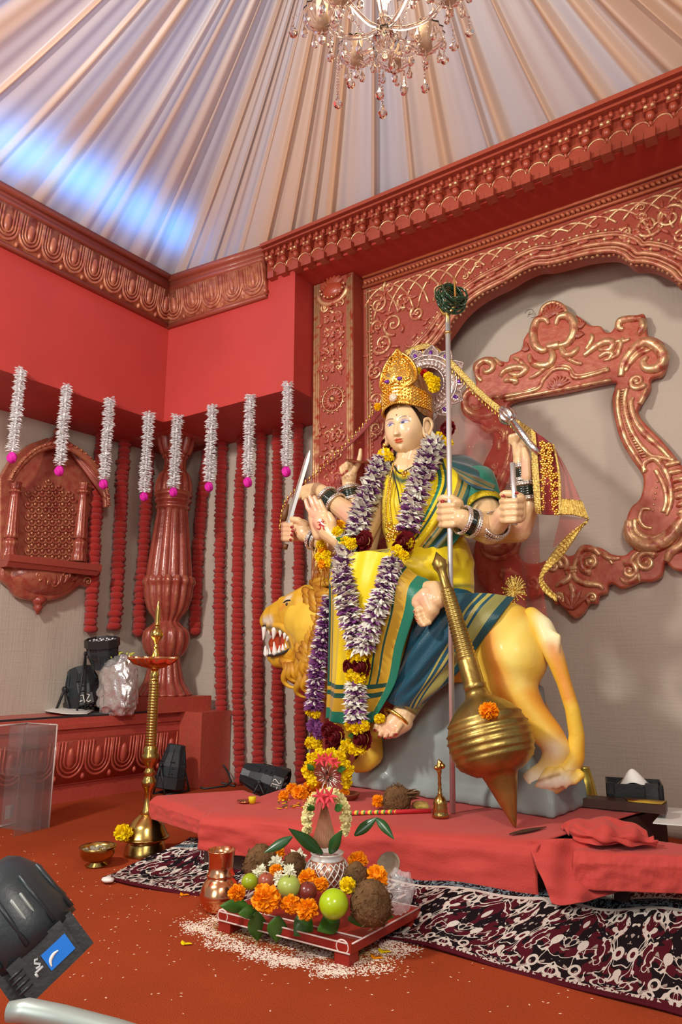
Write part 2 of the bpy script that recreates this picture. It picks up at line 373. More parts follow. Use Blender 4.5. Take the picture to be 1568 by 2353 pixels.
# ---------------------------------------------------------------- relief tools on a patch f(u,v,h)
def patch(A, B, C, D, n):
    A, B, C, D, n = map(Vector, (A, B, C, D, n))       # top-left, top-right, bottom-right, bottom-left
    return lambda u, v, h=0.0: (A*(1-u)+B*u)*(1-v)+(D*(1-u)+C*u)*v+n*h
def prelief(mb, f, u0, u1, v0, v1, h0, h1, taper=0):
    du = (u1-u0)*taper; A = [f(u0, v0, h0), f(u1, v0, h0), f(u1, v1, h0), f(u0, v1, h0)]
    B = [f(u0+du, v0, h1), f(u1-du, v0, h1), f(u1-du, v1, h1), f(u0+du, v1, h1)]; mb.add(*hull8(A, B))
def egg_strip(mb, f, units, hw, r=.007, inv=False):
    """carved egg-and-leaf row: nested U loops with darts between"""
    for i in range(units):
        uc = (i+.5)/units; w = .5/units
        for s, rr in ((.94, 1.25), (.70, .9), (.46, .9)):
            pts = []
            for q in np.linspace(0, math.pi, 13):
                pts.append((uc-w*s*math.cos(q), .50+.40*s*math.sin(q)*1.0))
            pts = [(uc-w*s, .06)]+pts+[(uc+w*s, .06)]
            mb.add(*tube([f(u, v, r*.4) for u, v in pts], r*rr, 6))
        c = f(uc, .45, 0); ax = (f(uc+.01, .45)-f(uc-.01, .45)).normalized(); dn = (f(uc, .6)-f(uc, .3)); L = dn.length*1.1; dn.normalize(); nn = ax.cross(dn)
        mb.add(*ball(c, 1, 2, (L*.28, L*.75, .016), (ax, dn, nn)))
        c = f((i+1)/units, .88, 0); mb.add(*ball(c, 1, 1, (L*.16, L*.28, .016), (ax, dn, nn)))
# cornice on the left beam
def cornice(name, A, B, C, D, n, units):
    """A,B top edge; D,C bottom edge on the beam face; n out"""
    n = Vector(n); g = patch(A, B, C, D, n); mb = MB()
    for v0, v1, h in ((-.01, .10, .075), (.10, .2, .06), (.2, .30, .068), (.93, 1.0, .03)): prelief(mb, g, 0, 1, v0, v1, -.005, h)
    f = patch(g(0, .30, .06), g(1, .30, .06), g(1, .95, .022), g(0, .95, .022), n)
    mb.add(*hull8([f(0, 0), f(1, 0), f(1, 1), f(0, 1)], [g(0, .3, -.005), g(1, .3, -.005), g(1, .95, -.005), g(0, .95, -.005)]))
    egg_strip(mb, f, units, 1); return struct(mb.build(name, M['egg'], smooth=True))
g0 = lambda px, py: PP(px, py, LB0, LN)
TLc = PY(403, 646, YB); BLc = PY(402, 753, YB); zt = TLc.z; zb = BLc.z
T0 = g0(0, 437); B0 = g0(0, 567); sl = (LB0-T0); s0 = -(T0-LB0).dot(LDIR)
k = 2.9/s0
Lt = lambda s, za, zb_: Vector(((LB0+LDIR*-s).x, (LB0+LDIR*-s).y, zb_+(za-zb_)*s/s0))
cornice('trim_2', Lt(2.9, T0.z, zt), Lt(0.0, T0.z, zt), Lt(0.0, B0.z, zb), Lt(2.9, B0.z, zb), LN, 22)
TR = PY(620, 578, YB); BR = PY(616, 686, YB)
TLc.x = BLc.x = -3.297; TR.x = BR.x
cornice('trim_3', TLc, TR, BR, BLc, (0, -1, 0), 5)
# dentil cornice on the entablature
A = PY(618, 578, YB); B = PY(1568, 188, YB); C = PY(1568, 300, YB); D = PY(618, 648, YB); ext = lambda p, q, k: q+(q-p)*k
B2 = ext(A, B, .45); C2 = ext(D, C, .45)
g = patch(A, B2, C2, D, (0, -1, 0)); mb = MB(); mb2 = MB()
for v0, v1, h in ((-.02, .08, .085), (.08, .14, .06), (.14, .18, .072)): prelief(mb, g, 0, 1, v0, v1, -.01, h)
prelief(mb, g, 0, 1, .18, .34, -.01, .035); prelief(mb, g, 0, 1, .34, .93, -.01, .015)
NU = 36
for i in range(NU*2):
    uc = (i+.5)/(NU*2); w = .36/(NU*2)
    mb2.add(*ball(g(uc, .25, .045), 1, 1, (.013, .02, .016), ((1,0,0), (0,0,1), (0,1,0))))
for i in range(NU):
    uc = (i+.5)/NU; w = .5/NU
    prelief(mb, g, uc-w*.62, uc+w*.62, .36, .50, 0, .055, .06)
    mb2.add(*ball(g(uc, .55, .03), 1, 2, (.020, .026, .022), ((1,0,0), (0,0,1), (0,1,0))))
    mb2.add(*ball(g(uc, .66, .02), 1, 1, (.010, .024, .012), ((1,0,0), (0,0,1), (0,1,0))))
    for q in (-.3, .3): mb2.add(*ball(g(uc+w*q, .44, .06), .011, 1))
    prelief(mb, g, uc-w*.55, uc+w*.55, .82, 1.03, -.02, .042, .06)
    mb2.add(*tube([g(uc+w+w*.9*math.cos(t), .74-.17*math.sin(t), .016) for t in np.linspace(0, math.pi, 9)], .005, 5))
struct(mb.build('trim_4', M['terra'], smooth=False)); struct(mb2.build('trim_5', M['gilt'], smooth=True))
# ---------------------------------------------------------------- plinth with carved frieze (left)
PA = math.radians(83); PD = Vector((math.cos(PA), math.sin(PA), 0)); PN = Vector((math.sin(PA), -math.cos(PA), 0)); P0 = Vector((-3.345, 3.26, 0))
def pl(s, z, off=0.0): p = P0+PD*s+PN*off; return Vector((p.x, p.y, z))
mb = MB()
def plbox(mb, s0, s1, z0, z1, o0, o1): mb.add(*hull8([pl(s0, z0, o1), pl(s1, z0, o1), pl(s1, z1, o1), pl(s0, z1, o1)], [pl(s0, z0, o0), pl(s1, z0, o0), pl(s1, z1, o0), pl(s0, z1, o0)]))
plbox(mb, -2.8, 0, 0, .09, -.72, -.03); plbox(mb, -2.8, .0, .09, .38, -.72, -.02); plbox(mb, -2.8, .015, .33, .36, -.02, .012); plbox(mb, -2.8, .02, .36, .385, -.02, .0)
plbox(mb, -2.8, .03, .385, .41, -.72, .018); plbox(mb, -2.8, .04, .41, .44, -.72, .0)
mb.add(*box((-3.27, 3.36, .22), (.12, .13, .22)))
plinth = struct(mb.build('trim_6', M['plinth'], smooth=False))
mb = MB(); f = patch(pl(-2.8, .335, .012), pl(0, .335, .012), pl(0, .10, -.012), pl(-2.8, .10, -.012), PN); mb.add(*hull8([f(0,0),f(1,0),f(1,1),f(0,1)], [f(0,0,-.05),f(1,0,-.05),f(1,1,-.05),f(0,1,-.05)]))
egg_strip(mb, f, 17, 1, .006); struct(mb.build('trim_7', M['plinth']))
# ---------------------------------------------------------------- draped fabric canopy
APEX = Vector((-1.05, 1.83, 4.55))
per = [Lt(4.2, T0.z, zt)-LN*.02, Lt(0, T0.z, zt)-LN*.02, A+Vector((0, .02, 0)), ext(A, B, .9)+Vector((0, .02, 0)), Vector((1.5, -1.2, 3.2)), Vector((-3.6, -1.5, 3.25))]
per = [Vector((p.x, p.y, p.z-.015)) for p in per]
segs = []; ds = .0045
for i in range(len(per)):
    p, q = per[i], per[(i+1) % len(per)]; n = max(2, int((q-p).length/(ds if i < 3 else .04)))
    for j in range(n): segs.append(tuple(p+(q-p)*(j/n)))
E_ = np.array(segs); NS = len(E_)
arc = np.r_[0, np.cumsum(np.linalg.norm(np.diff(E_, axis=0), axis=1))]
rs = random.Random(11); pos = []; s = 0.02
while s < arc[-1]:
    pos.append((s, rs.choice((.022, .035, .05, .075))*rs.uniform(.8, 1.2), rs.uniform(.02, .06), rs.random())); s += rs.choice([.08, .12, .18, .26, .3])*rs.uniform(.8, 1.2)
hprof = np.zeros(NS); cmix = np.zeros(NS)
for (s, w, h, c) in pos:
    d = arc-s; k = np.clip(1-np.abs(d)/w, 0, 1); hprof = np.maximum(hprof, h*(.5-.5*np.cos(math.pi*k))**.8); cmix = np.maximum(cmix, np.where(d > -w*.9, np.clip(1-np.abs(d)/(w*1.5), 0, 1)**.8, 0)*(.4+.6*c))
hprof += .014*np.sin(arc*9)+.010*np.sin(arc*23+1)+.005*np.sin(arc*61+2)
r = np.linspace(0.04, 1, 40); NR = len(r)
Ap = np.array(APEX); G = Ap+(E_-Ap)[:, None, :]*r[None, :, None]
inn = Ap-np.array([0, 0, 1.6]); Nn = inn-G; Nn /= np.linalg.norm(Nn, axis=2, keepdims=True)   # into the room
G[..., 2] -= (.10*np.sin(math.pi*r))[None, :]
amp = (r**.7)[None, :]*np.where(r > .985, .35, 1)[None, :]
G = G+Nn*(hprof[:, None]*amp)[..., None]
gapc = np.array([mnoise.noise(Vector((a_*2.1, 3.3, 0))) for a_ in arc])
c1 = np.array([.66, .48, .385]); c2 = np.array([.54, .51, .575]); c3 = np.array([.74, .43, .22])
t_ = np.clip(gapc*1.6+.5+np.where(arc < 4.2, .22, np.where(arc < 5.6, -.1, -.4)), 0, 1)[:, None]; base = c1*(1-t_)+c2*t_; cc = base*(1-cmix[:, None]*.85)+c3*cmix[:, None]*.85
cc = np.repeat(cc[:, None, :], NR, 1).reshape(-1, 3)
Fc = [(i*NR+j, ((i+1) % NS)*NR+j, ((i+1) % NS)*NR+j+1, i*NR+j+1) for i in range(NS) for j in range(NR-1)]
mb = MB(); mb.add(G.reshape(-1, 3), Fc, cc)
m = bpy.data.materials.new('canopy_fabric'); m.use_nodes = True; nt = m.node_tree; nt.nodes.clear()
at = nt.nodes.new('ShaderNodeVertexColor'); at.layer_name = 'Col'; df = nt.nodes.new('ShaderNodeBsdfDiffuse'); tr = nt.nodes.new('ShaderNodeBsdfTranslucent'); mx = nt.nodes.new('ShaderNodeMixShader'); mx.inputs[0].default_value = .3
gl = nt.nodes.new('ShaderNodeBsdfGlossy'); gl.inputs['Roughness'].default_value = .45; mx2 = nt.nodes.new('ShaderNodeMixShader'); mx2.inputs[0].default_value = .06; ou = nt.nodes.new('ShaderNodeOutputMaterial')
nt.links.new(at.outputs[0], df.inputs[0]); nt.links.new(at.outputs[0], tr.inputs[0]); nt.links.new(df.outputs[0], mx.inputs[1]); nt.links.new(tr.outputs[0], mx.inputs[2]); nt.links.new(mx.outputs[0], mx2.inputs[1]); nt.links.new(gl.outputs[0], mx2.inputs[2]); nt.links.new(mx2.outputs[0], ou.inputs[0])
struct(mb.build('ceiling', m))
# daylight falling on the back of the canopy through gaps in the tarpaulin above
cn = (per[1]-per[0]).cross(APEX-per[0]).normalized()
if cn.z < 0: cn = -cn
def CP(px, py, off): return PP(px, py, per[0]+cn*off, cn)
def daylight(c, a, b, w, power):
    p = CP(*c, .16); q0 = CP(*a, .16); q1 = CP(*b, .16); ax = (q1-q0); L = ax.length; ax.normalize()
    d = bpy.data.lights.new('daylight', 'AREA'); d.shape = 'RECTANGLE'; d.size = L; d.size_y = w; d.energy = power; d.color = (.04, .36, 1.0); d.spread = math.radians(110)
    o = bpy.data.objects.new('daylight', d); COL.objects.link(o)
    z = cn; y = z.cross(ax); o.matrix_world = Matrix(((ax.x, y.x, z.x, p.x), (ax.y, y.y, z.y, p.y), (ax.z, y.z, z.z, p.z), (0, 0, 0, 1)))
daylight((15, 290), (-60, 250), (60, 320), .18, 1.9); daylight((120, 335), (75, 310), (170, 370), .14, 1.6); daylight((305, 440), (165, 365), (440, 520), .20, 5.5)

area('daylight', tuple((per[0]*.45+per[1]*.55)*.6+APEX*.4+cn*.7), tuple((per[0]*.4+per[1]*.6)*.6+APEX*.4), 1.3, 15, (.45, .62, 1.0))
# ================================================================ CARVED ARCH, PILASTER
YA = 3.2
def A3(px, py): p = PY(px, py, YA); return (p.x, p.z)
def scroll(mb, f, cx, cz, s, rot=0, d=1, r=.008, turns=1.6, n=26):
    pts = []; rr = []
    for t in np.linspace(0, 1, n):
        a = rot+d*2*math.pi*turns*(1-t); R = s*(1-t)**.8*1.0+.004
        R = s*(.08+.92*(1-t)); pts.append(f(cx+R*math.cos(a), cz+R*math.sin(a), .004)); rr.append(r*(1.15-.6*t))
    mb.add(*tube(pts, rr, 6)); mb.add(*ball(pts[-1], r*1.3, 1))
def leaf(mb, f, cx, cz, ang, L, w, h=.012):
    a = f(cx, cz, .004); b = f(cx+L*math.cos(ang), cz+L*math.sin(ang), .004); ax = (b-a); l = ax.length; ax.normalize()
    n = (f(cx, cz, 1)-f(cx, cz, 0)).normalized(); s = n.cross(ax)
    pts = []
    V = []; Fc = []; m = 8
    for i in range(m+1):
        t = i/m; ww = w*math.sin(math.pi*min(1, t*.92+.06))**.8*(1-.25*t)
        c = a+ax*(l*t)+s*(.12*l*math.sin(t*3))
        V += [c-s*ww, c-s*ww*.4+n*h, c+n*h*.5, c+s*ww*.4+n*h, c+s*ww]
    for i in range(m):
        for k in range(4): Fc.append((i*5+k, i*5+k+1, i*5+k+6, i*5+k+5))
    mb.add([tuple(v) for v in V], Fc)
def rosette(mb, f, cx, cz, R, n=12, r=.006):
    for i in range(n):
        a = 2*math.pi*i/n; leaf(mb, f, cx+R*.22*math.cos(a), cz+R*.22*math.sin(a), a, R*.48, R*.11)
    mb.add(*ball(f(cx, cz, .008), R*.2, 1))
    nb = int(R*190)
    for i in range(nb): a = 2*math.pi*i/nb; mb.add(*ball(f(cx+R*.93*math.cos(a), cz+R*.93*math.sin(a), .006), r, 1))
    mb.add(*tube([f(cx+R*.8*math.cos(a), cz+R*.8*math.sin(a), .003) for a in np.linspace(0, 2*math.pi, 30)[:-1]], .004, 5, closed=True))
fA = lambda u, v, h=0.0: Vector((u, YA-h, v))
vis = [(1004,790),(1029,756),(1058,716),(1090,687),(1126,665),(1163,647),(1198,626),(1232,611),(1262,609),(1300,600),(1340,589),(1375,583),(1409,581),(1432,588),(1453,604),(1478,605),(1507,611),(1543,629),(1568,651)]
arch = [A3(*p) for p in vis]
lx = A3(955, 950)[0]
XC = -.887
left_half = [p for p in arch if p[0] < XC]
zj = left_half[0][1]
low = [(lx, -.02), (lx, .6), (lx, 1.2), (lx, 1.7), (lx+.01, zj-.2), (lx+.035, zj-.08)]
opening = cr(low+arch+[(2*XC-x, min(z, 2.30-.12*i)) for i, (x, z) in enumerate(reversed(low))][:0]+[(2*XC-x, z) for x, z in reversed(low)], 4)
opening = [tuple(p) for p in opening]
# arch outline following offset (normals in 2-D)
def offset2(poly, d):
    P = np.array(poly); T = np.gradient(P, axis=0); N = np.stack([-T[:, 1], T[:, 0]], 1); N /= np.linalg.norm(N, axis=1, keepdims=True)+1e-9
    k = np.ones(7)/7; N2 = np.stack([np.convolve(np.pad(N[:, c], 3, 'edge'), k, 'valid') for c in (0, 1)], 1); N2 /= np.linalg.norm(N2, axis=1, keepdims=True)
    return P+N2*d
XR = 1.25; ZTOP = 2.965; XL = PY(838, 700, YA).x
archway = empty('carved_arch', (XC, YA, 0), 'terracotta and gold carved arch with a scalloped opening, standing behind the seated statue', 'arch')
outer = [(XL-.02, 0), (lx-.012, 0)]+[tuple(p) for p in opening if p[1] > -1][1:-1]
outer = [(XL-.03, 0)]+[(max(p[0], -9), max(p[1], 0)) for p in opening]+[(XR, 0), (XR, ZTOP), (XL-.03, ZTOP)]
Mx = Matrix(((1,0,0,0), (0,0,-1,YA+.05), (0,1,0,0), (0,0,0,1)))
mb = MB(); mb.add(*plate(outer, [], .1, .004, Mx)); mb.build('panel', M['plain'], archway, smooth=False)
mb = MB()
vis_op = [p for p in opening if p[1] > .9]
for d, r, h in ((.006, .012, .010), (.026, .007, .004), (.046, .012, .006), (.086, .009, .008), (.099, .005, .01)):
    mb.add(*tube([fA(x, z, h) for x, z in offset2(vis_op, d)], r, 8))
# ragged beading on the inner lip
o2 = offset2(vis_op, -.002); L = np.r_[0, np.cumsum(np.linalg.norm(np.diff(o2, axis=0), axis=1))]
for s in np.arange(0, L[-1], .026): mb.add(*ball(fA(np.interp(s, L, o2[:, 0]), np.interp(s, L, o2[:, 1]), -.01+.006*rng.standard_normal()), .011, 1))
mb.build('moulding', M['terra'], archway)
mb = MB(); o2 = offset2(vis_op, .115); L = np.r_[0, np.cumsum(np.linalg.norm(np.diff(o2, axis=0), axis=1))]
for s in np.arange(0, L[-1], .034): mb.add(*ball(fA(np.interp(s, L, o2[:, 0]), np.interp(s, L, o2[:, 1]), .004), .0095, 1))
o3 = offset2(vis_op, .067); L3 = np.r_[0, np.cumsum(np.linalg.norm(np.diff(o3, axis=0), axis=1))]
for s in np.arange(0.03, L3[-1], .12):     # little leaves between the mouldings
    x = np.interp(s, L3, o3[:, 0]); z = np.interp(s, L3, o3[:, 1]); x2 = np.interp(s+.01, L3, o3[:, 0]); z2 = np.interp(s+.01, L3, o3[:, 1]); a = math.atan2(z2-z, x2-x)
    for q in (0, math.pi): leaf(mb, fA, x, z, a+q, .045, .012, .012)
    mb.add(*ball(fA(x, z, .006), .012, 1))
mb.build('beading', M['gilt'], archway)
# top border band and the intersecting arcs
mb = MB(); fb = patch(fA(XL, ZTOP, .004), fA(XR, ZTOP, .004), fA(XR, ZTOP-.075, .004), fA(XL, ZTOP-.075, .004), (0, -1, 0))
prelief(mb, fb, 0, 1, 0, .14, 0, .02); prelief(mb, fb, 0, 1, .86, 1, 0, .02)
for i in range(130):
    u = (i+.5)/130; mb.add(*ball(fb(u, .5, .004), 1, 1, (.011, .02, .013), (Vector((.8,0,.6)), Vector((-.6,0,.8)), Vector((0,1,0)))))
mb.build('border', gilt('gold_band', srgb(176, 92, 58), (.85,.58,.30), .95, .45, .53), archway)
mb = MB(); step = .095; z1 = ZTOP-.085
xs = np.arange(XL+.05, XR-.02, step)
def z_arch(x):
    c = [p[1] for p in opening if abs(p[0]-x) < .03 and p[1] > 1.5]; return (max(c)+.125) if c else -1
for x0 in xs:
    w = step*2
    for sgn in (1, -1):
        pts = []
        for t in np.linspace(0, 1, 12):
            x = x0+sgn*w*t*.92; z = z1-.012-.25*(1-math.sqrt(max(0, 1-(t*.97)**2)))-.0
            if z > z_arch(x)+.012 and XL < x < XR: pts.append(fA(x, z, .003))
        if len(pts) > 2: mb.add(*tube(pts, .007, 6))
mb.build('arc_lattice', M['gilt'], archway)
mb = MB(); rs = random.Random(5)
spots = [(870, 700, .06), (905, 745, .07), (880, 790, .065), (930, 690, .05), (865, 855, .05), (905, 850, .055), (960, 720, .045), (895, 660, .04), (868, 640+110, .04), (1490, 520, .06), (1540, 500, .07), (1568, 545, .06), (1440, 535, .04), (868, 920, .045), (866, 985, .05), (900, 1010, .05), (905, 935, .04), (868, 1060, .045), (905, 1090, .045)]
for px, py, s in spots:
    x, z = A3(px, py); d = rs.choice((-1, 1)); scroll(mb, fA, x, z, s, rs.uniform(0, 6), d, .009)
    for k in range(5): leaf(mb, fA, x+rs.uniform(-s, s), z+rs.uniform(-s, s), rs.uniform(0, 6.28), s*.8, s*.17, .014)
    x2 = 2*XC-x
    if px < 1000: scroll(mb, fA, x2, z, s, rs.uniform(0, 6), d, .009)
for k in range(520):
    x = rs.uniform(XL+.03, XC+1.7); z = rs.uniform(1.3, ZTOP-.12); lo_ = z_arch(x)
    if (x < lx-.12) or (x > 2*XC-lx+.12) or (z > lo_+.01 and lo_ > 0):
        leaf(mb, fA, x, z, rs.uniform(0, 6.28), .042, .010, .010)
        if k % 4 == 0: scroll(mb, fA, x, z, .024, rs.uniform(0, 6), 1, .006, 1.2, 14)
mb.build('scrollwork', M['gilt'], archway)
mb = MB()
for px0 in (845, 851): 
    x = PY(px0, 800, YA).x; mb.add(*tube([fA(x, .3, .004), fA(x, ZTOP-.08, .004)], .006, 6))
x = PY(862-6, 800, YA).x
for i in range(90): mb.add(*ball(fA(x-.004+.004*(i % 2), .9+i*.0215, .004), .009, 1))
mb.build('edge_beading', M['gilt'], archway)
# pilaster standing in front of the arch at its left
YPL = 3.1; xa = PY(721, 820, YPL).x; xb = PY(813, 820, YPL).x
pil = empty('carved_pilaster', ((xa+xb)/2, YPL, 0), 'flat terracotta pilaster with gold carved scrolls and a round rosette, left of the carved arch', 'pilaster')
mb = MB(); mb.add(*box(((xa+xb)/2, YPL+.1, ZTOP/2-.002), ((xb-xa)/2, .1, ZTOP/2-.002))); mb.build('shaft', M['plain'], pil, smooth=False)
fP = lambda u, v, h=0.0: Vector((u, YPL-h, v))
mb = MB()
for o_, r in ((.010, .009), (.026, .007), (.040, .007)):
    for x in (xa+o_, xb-o_): mb.add(*tube([fP(x, .3, .002), fP(x, ZTOP-.01, .002)], r, 6))
mb.build('border', M['gilt'], pil)
mb = MB(); xm = (xa+xb)/2; rs = random.Random(3)
zr = PY(766, 918, YPL).z; rosette(mb, fP, xm, zr, .088, 16, .007)
for py in (1000, 1050, 1100, 1150, 1200, 730, 765, 805, 845): 
    z = PY(766, py, YPL).z
    for sgn in (-1, 1): scroll(mb, fP, xm+sgn*.036, z, .034, math.pi/2, sgn, .0065, 1.3); leaf(mb, fP, xm+sgn*.01, z-.03, math.pi/2+sgn*.5, .06, .014)
    mb.add(*ball(fP(xm, z+.03, .006), .014, 1))
    for k in range(16): leaf(mb, fP, xm+rs.uniform(-.085, .085), z+rs.uniform(-.06, .06), rs.uniform(0, 6.28), .045, .010)
    for k in range(8): mb.add(*ball(fP(xm+rs.uniform(-.085, .085), z+rs.uniform(-.06, .06), .003), .009, 1))
zt_ = PY(766, 690, YPL).z
mb.add(*tube([fP(xm+.10*math.cos(a), zt_+.05+.075*math.sin(a), .006) for a in np.linspace(math.pi, 2*math.pi, 14)], .014, 8))
mb.add(*ball(fP(xm, zt_+.06, .004), 1, 2, (.075, .055, .03), ((1,0,0), (0,0,1), (0,1,0))))
for k in range(9): a = math.pi*(1.06+.88*k/8); mb.add(*ball(fP(xm+.085*math.cos(a), zt_+.09+.075*math.sin(a), .016), .009, 1))
for k in range(-3, 4): leaf(mb, fP, xm, zt_+.07, math.pi/2+k*.36, .085, .013, .02)
for sgn in (-1, 1): scroll(mb, fP, xm+sgn*.055, zt_-.035, .03, 0, sgn, .007)
mb.build('carving', M['gilt'], pil)
# ================================================================ ORNATE EMPTY FRAME on the muslin inside the arch
YF = 3.44
fr_px = lambda x, y: (1000+x/2.76, 660+y/2.76)
def F2(x, y): p = PY(*fr_px(x, y), YF); return (p.x, p.z)
fF = lambda u, v, h=0.0: Vector((u, YF-h, v))
OUT = [(240,490),(300,445),(360,440),(420,465),(462,470),(478,430),(550,392),(562,330),(610,260),(660,205),(672,150),(710,105),(760,90),(810,105),(842,150),(900,178),(940,205),(985,240),(1050,245),(1082,282),(1120,280),(1160,222),(1210,182),(1270,178),(1328,170),(1342,250),(1350,302),(1400,318),(1450,352),(1480,420),(1470,500),(1440,555),(1372,580),(1365,640),(1330,700),(1290,765),(1292,805),(1340,870),(1430,960),(1530,1080),(1600,1190),(1640,1320),(1620,1460),(1570,1560),(1530,1670),(1590,1680),(1640,1740),(1590,1800),(1510,1790),(1460,1745),(1440,1830),(1375,1868),(1310,1868),(1235,1898),(1180,1912),(1130,1885),(1100,1890),(1092,1940),(1040,1960),(1030,2008),(980,2010),(940,2068),(890,2100),(845,2068),(795,2012),(760,2012),(735,1960),(680,1945),(600,1975),(520,1960),(455,1925),(380,1960),(290,1880),(262,1790),(250,1660),(275,1560),(330,1500),(300,1410),(262,1260),(312,1110),(366,1000),(368,930),(302,872),(270,842),(205,830),(166,780),(165,700),(200,650),(258,622),(250,570)]
INN = [(482,730),(800,668),(1122,602),(1138,640),(1124,700),(1132,800),(1170,950),(1240,1080),(1310,1180),(1322,1250),(1300,1340),(1240,1400),(1210,1500),(1228,1600),(1290,1652),(1250,1664),(1200,1700),(1120,1692),(1050,1652),(960,1642),(900,1668),(870,1700),(760,1712),(650,1750),(570,1745),(520,1690),(535,1610),(520,1540),(470,1440),(420,1330),(450,1210),(495,1090),(502,950),(480,830)]
ornate = empty('ornate_frame', (F2(800, 1200)[0], YF, F2(800, 1200)[1]), 'large empty baroque frame of red and gold scrollwork hanging on the muslin inside the arch', 'frame')
o_ = [tuple(p) for p in cr([F2(*p) for p in OUT], 5, True)]; i_ = [tuple(p) for p in cr([F2(*p) for p in INN], 5, True)]
Mf = Matrix(((1,0,0,0), (0,0,-1,YF+.02), (0,1,0,0), (0,0,0,1)))
M['frame'] = gilt('frame_paint', srgb(176, 72, 50), (.84, .54, .30), .5, .507, .60)
mb = MB(); mb.add(*plate(o_, [i_], .05, .012, Mf)); mb.build('body', M['frame'], ornate)
mb = MB()
def trace(pts, r, rr=None, h=.006, n=6, mbx=None):
    P = cr([F2(*p) for p in pts], n); m_ = len(P)
    R = [r*(math.sin(math.pi*(i/(m_-1)*.86+.10))**.5) for i in range(m_)] if rr is None else [r+(rr-r)*i/(m_-1) for i in range(m_)]
    (mbx or mb).add(*tube([fF(p[0], p[1], h) for p in P], R, 8))
def spiral(cx, cy, s, rot, d, r, turns=1.5):
    x, z = F2(cx, cy); scroll(mb, lambda u, v, h=0: fF(u, v, h+.004), x, z, s/2.76*3.5/1600, rot, d, r, turns)
# swan heart at the top
trace([(740,375),(690,405),(640,370),(625,290),(650,215),(700,205),(725,240)], .024)
trace([(780,375),(840,360),(880,300),(882,225),(840,185),(790,195),(768,245)], .026)
trace([(735,395),(750,440),(730,490),(680,500),(620,480),(600,430)], .024); trace([(800,385),(830,430),(880,420),(915,380)], .022); trace([(715,385),(790,370)], .024, .024)
for k in range(9):
    a = math.radians(200-27*k+14); x, z = F2(752, 185); leaf(mb, lambda u, v, h=0: fF(u, v, h+.006), x, z, math.radians(10+20*k), .075, .01, .01)
trace([(668,190),(690,130),(755,100),(820,130),(842,175)], .012, .012)
trace([(690,205),(740,150),(800,190)], .010, .010)
for (x, y, a0, n) in ((905,330,50,5), (600,400,130,5), (925,270,70,4)):
    for k in range(n): u, v = F2(x, y); leaf(mb, lambda u, v, h=0: fF(u, v, h+.006), u, v, math.radians(a0-30+16*k), .042, .010, .012)
for pts, r in (([(945,440),(1010,390),(1080,350),(1130,360),(1110,400),(1040,400)], .022), ([(415,570),(450,530),(520,510),(580,520),(540,560),(470,550)], .022), ([(960,400),(1000,330),(990,300)], .014), ([(590,520),(540,470),(500,450)], .014),
               ([(1130,360),(1180,345),(1170,400),(1150,440),(1070,470)], .014), ([(440,600),(470,590),(520,600),(500,620)], .018), ([(1040,450),(1090,420),(1125,430),(1100,470)], .018), ([(600,580),(660,550),(750,470)], .014), ([(830,450),(900,480),(940,490)], .014),
               ([(1180,570),(1200,480),(1260,400),(1340,350),(1420,390),(1450,450),(1420,510),(1350,520),(1320,480),(1350,440)], .028), ([(1230,500),(1290,430),(1370,400)], .016), ([(1210,540),(1260,440),(1330,380)], .014),
               ([(1200,270),(1170,260),(1175,220),(1230,205),(1300,200),(1320,190)], .020), ([(1290,310),(1320,250),(1310,200)], .02), ([(1240,330),(1200,345),(1190,320)], .012), ([(380,450),(420,490),(440,490)], .012), ([(300,600),(270,560),(275,500),(320,470),(370,490),(360,530),(320,540),(310,515)], .02),
               ([(380,800),(330,820),(250,810),(200,770),(195,700),(230,660),(290,680),(300,740),(260,770),(235,745)], .024), ([(330,740),(370,700),(410,700)], .014)):
    trace(pts, r)
trace([(420,700),(640,655),(690,590),(760,525),(850,525),(900,580),(1110,525)], .012, .012); trace([(440,722),(660,678),(1120,590)], .010, .010); trace([(440,690),(640,640),(700,560),(770,505),(850,505),(910,560),(1100,515)], .008, .008)
for k in range(9): u, v = F2(790, 640); leaf(mb, lambda u, v, h=0: fF(u, v, h+.004), u, v, math.radians(14+19*k), .062, .012, .012)
# right S-shaped side
trace([(1170,650),(1160,720),(1170,820),(1210,960),(1280,1080),(1340,1170)], .012, .012); trace([(1220,640),(1205,720),(1220,830),(1270,950),(1360,1060),(1430,1080),(1520,1100)], .012, .012); trace([(1260,700),(1245,740),(1270,840),(1330,930),(1440,1030),(1530,1130)], .016)
for k in range(26): t = k/25; x = 1195+ (60 if t < .5 else 60)*0+ t*t*130; y = 660+t*420; trace([(x-16, y), (x+20, y-10)], .006, .006, .008, 2)
spiral(1285, 600, 52, 2.6, 1, .013)
trace([(1320,680),(1300,740),(1320,700),(1345,640)], .014)
for k in range(9): t = k/8; x = 1490+80*math.sin(t*2.2); y = 1120+t*400; trace([(x+70, y-8), (x-10, y+8), (x-20, y+30)], .015)
trace([(1330,1180),(1330,1120),(1390,1090),(1440,1130),(1490,1230),(1500,1360),(1470,1450)], .016); trace([(1400,1160),(1450,1250),(1470,1350),(1450,1430)], .012, .012)
trace([(1380,1530),(1330,1520),(1300,1470),(1320,1410),(1370,1410)], .012); trace([(1240,1480),(1240,1560),(1290,1620),(1380,1640),(1470,1600),(1540,1520),(1600,1420)], .038); trace([(1270,1470),(1275,1540),(1330,1590),(1410,1590),(1490,1540)], .02)
for k in range(7): x, z = F2(1420-6*k, 1200+36*k); mb.add(*ball(fF(x, z, .006), .006, 1))
trace([(1470,1740),(1500,1680),(1560,1640),(1600,1560)], .022)
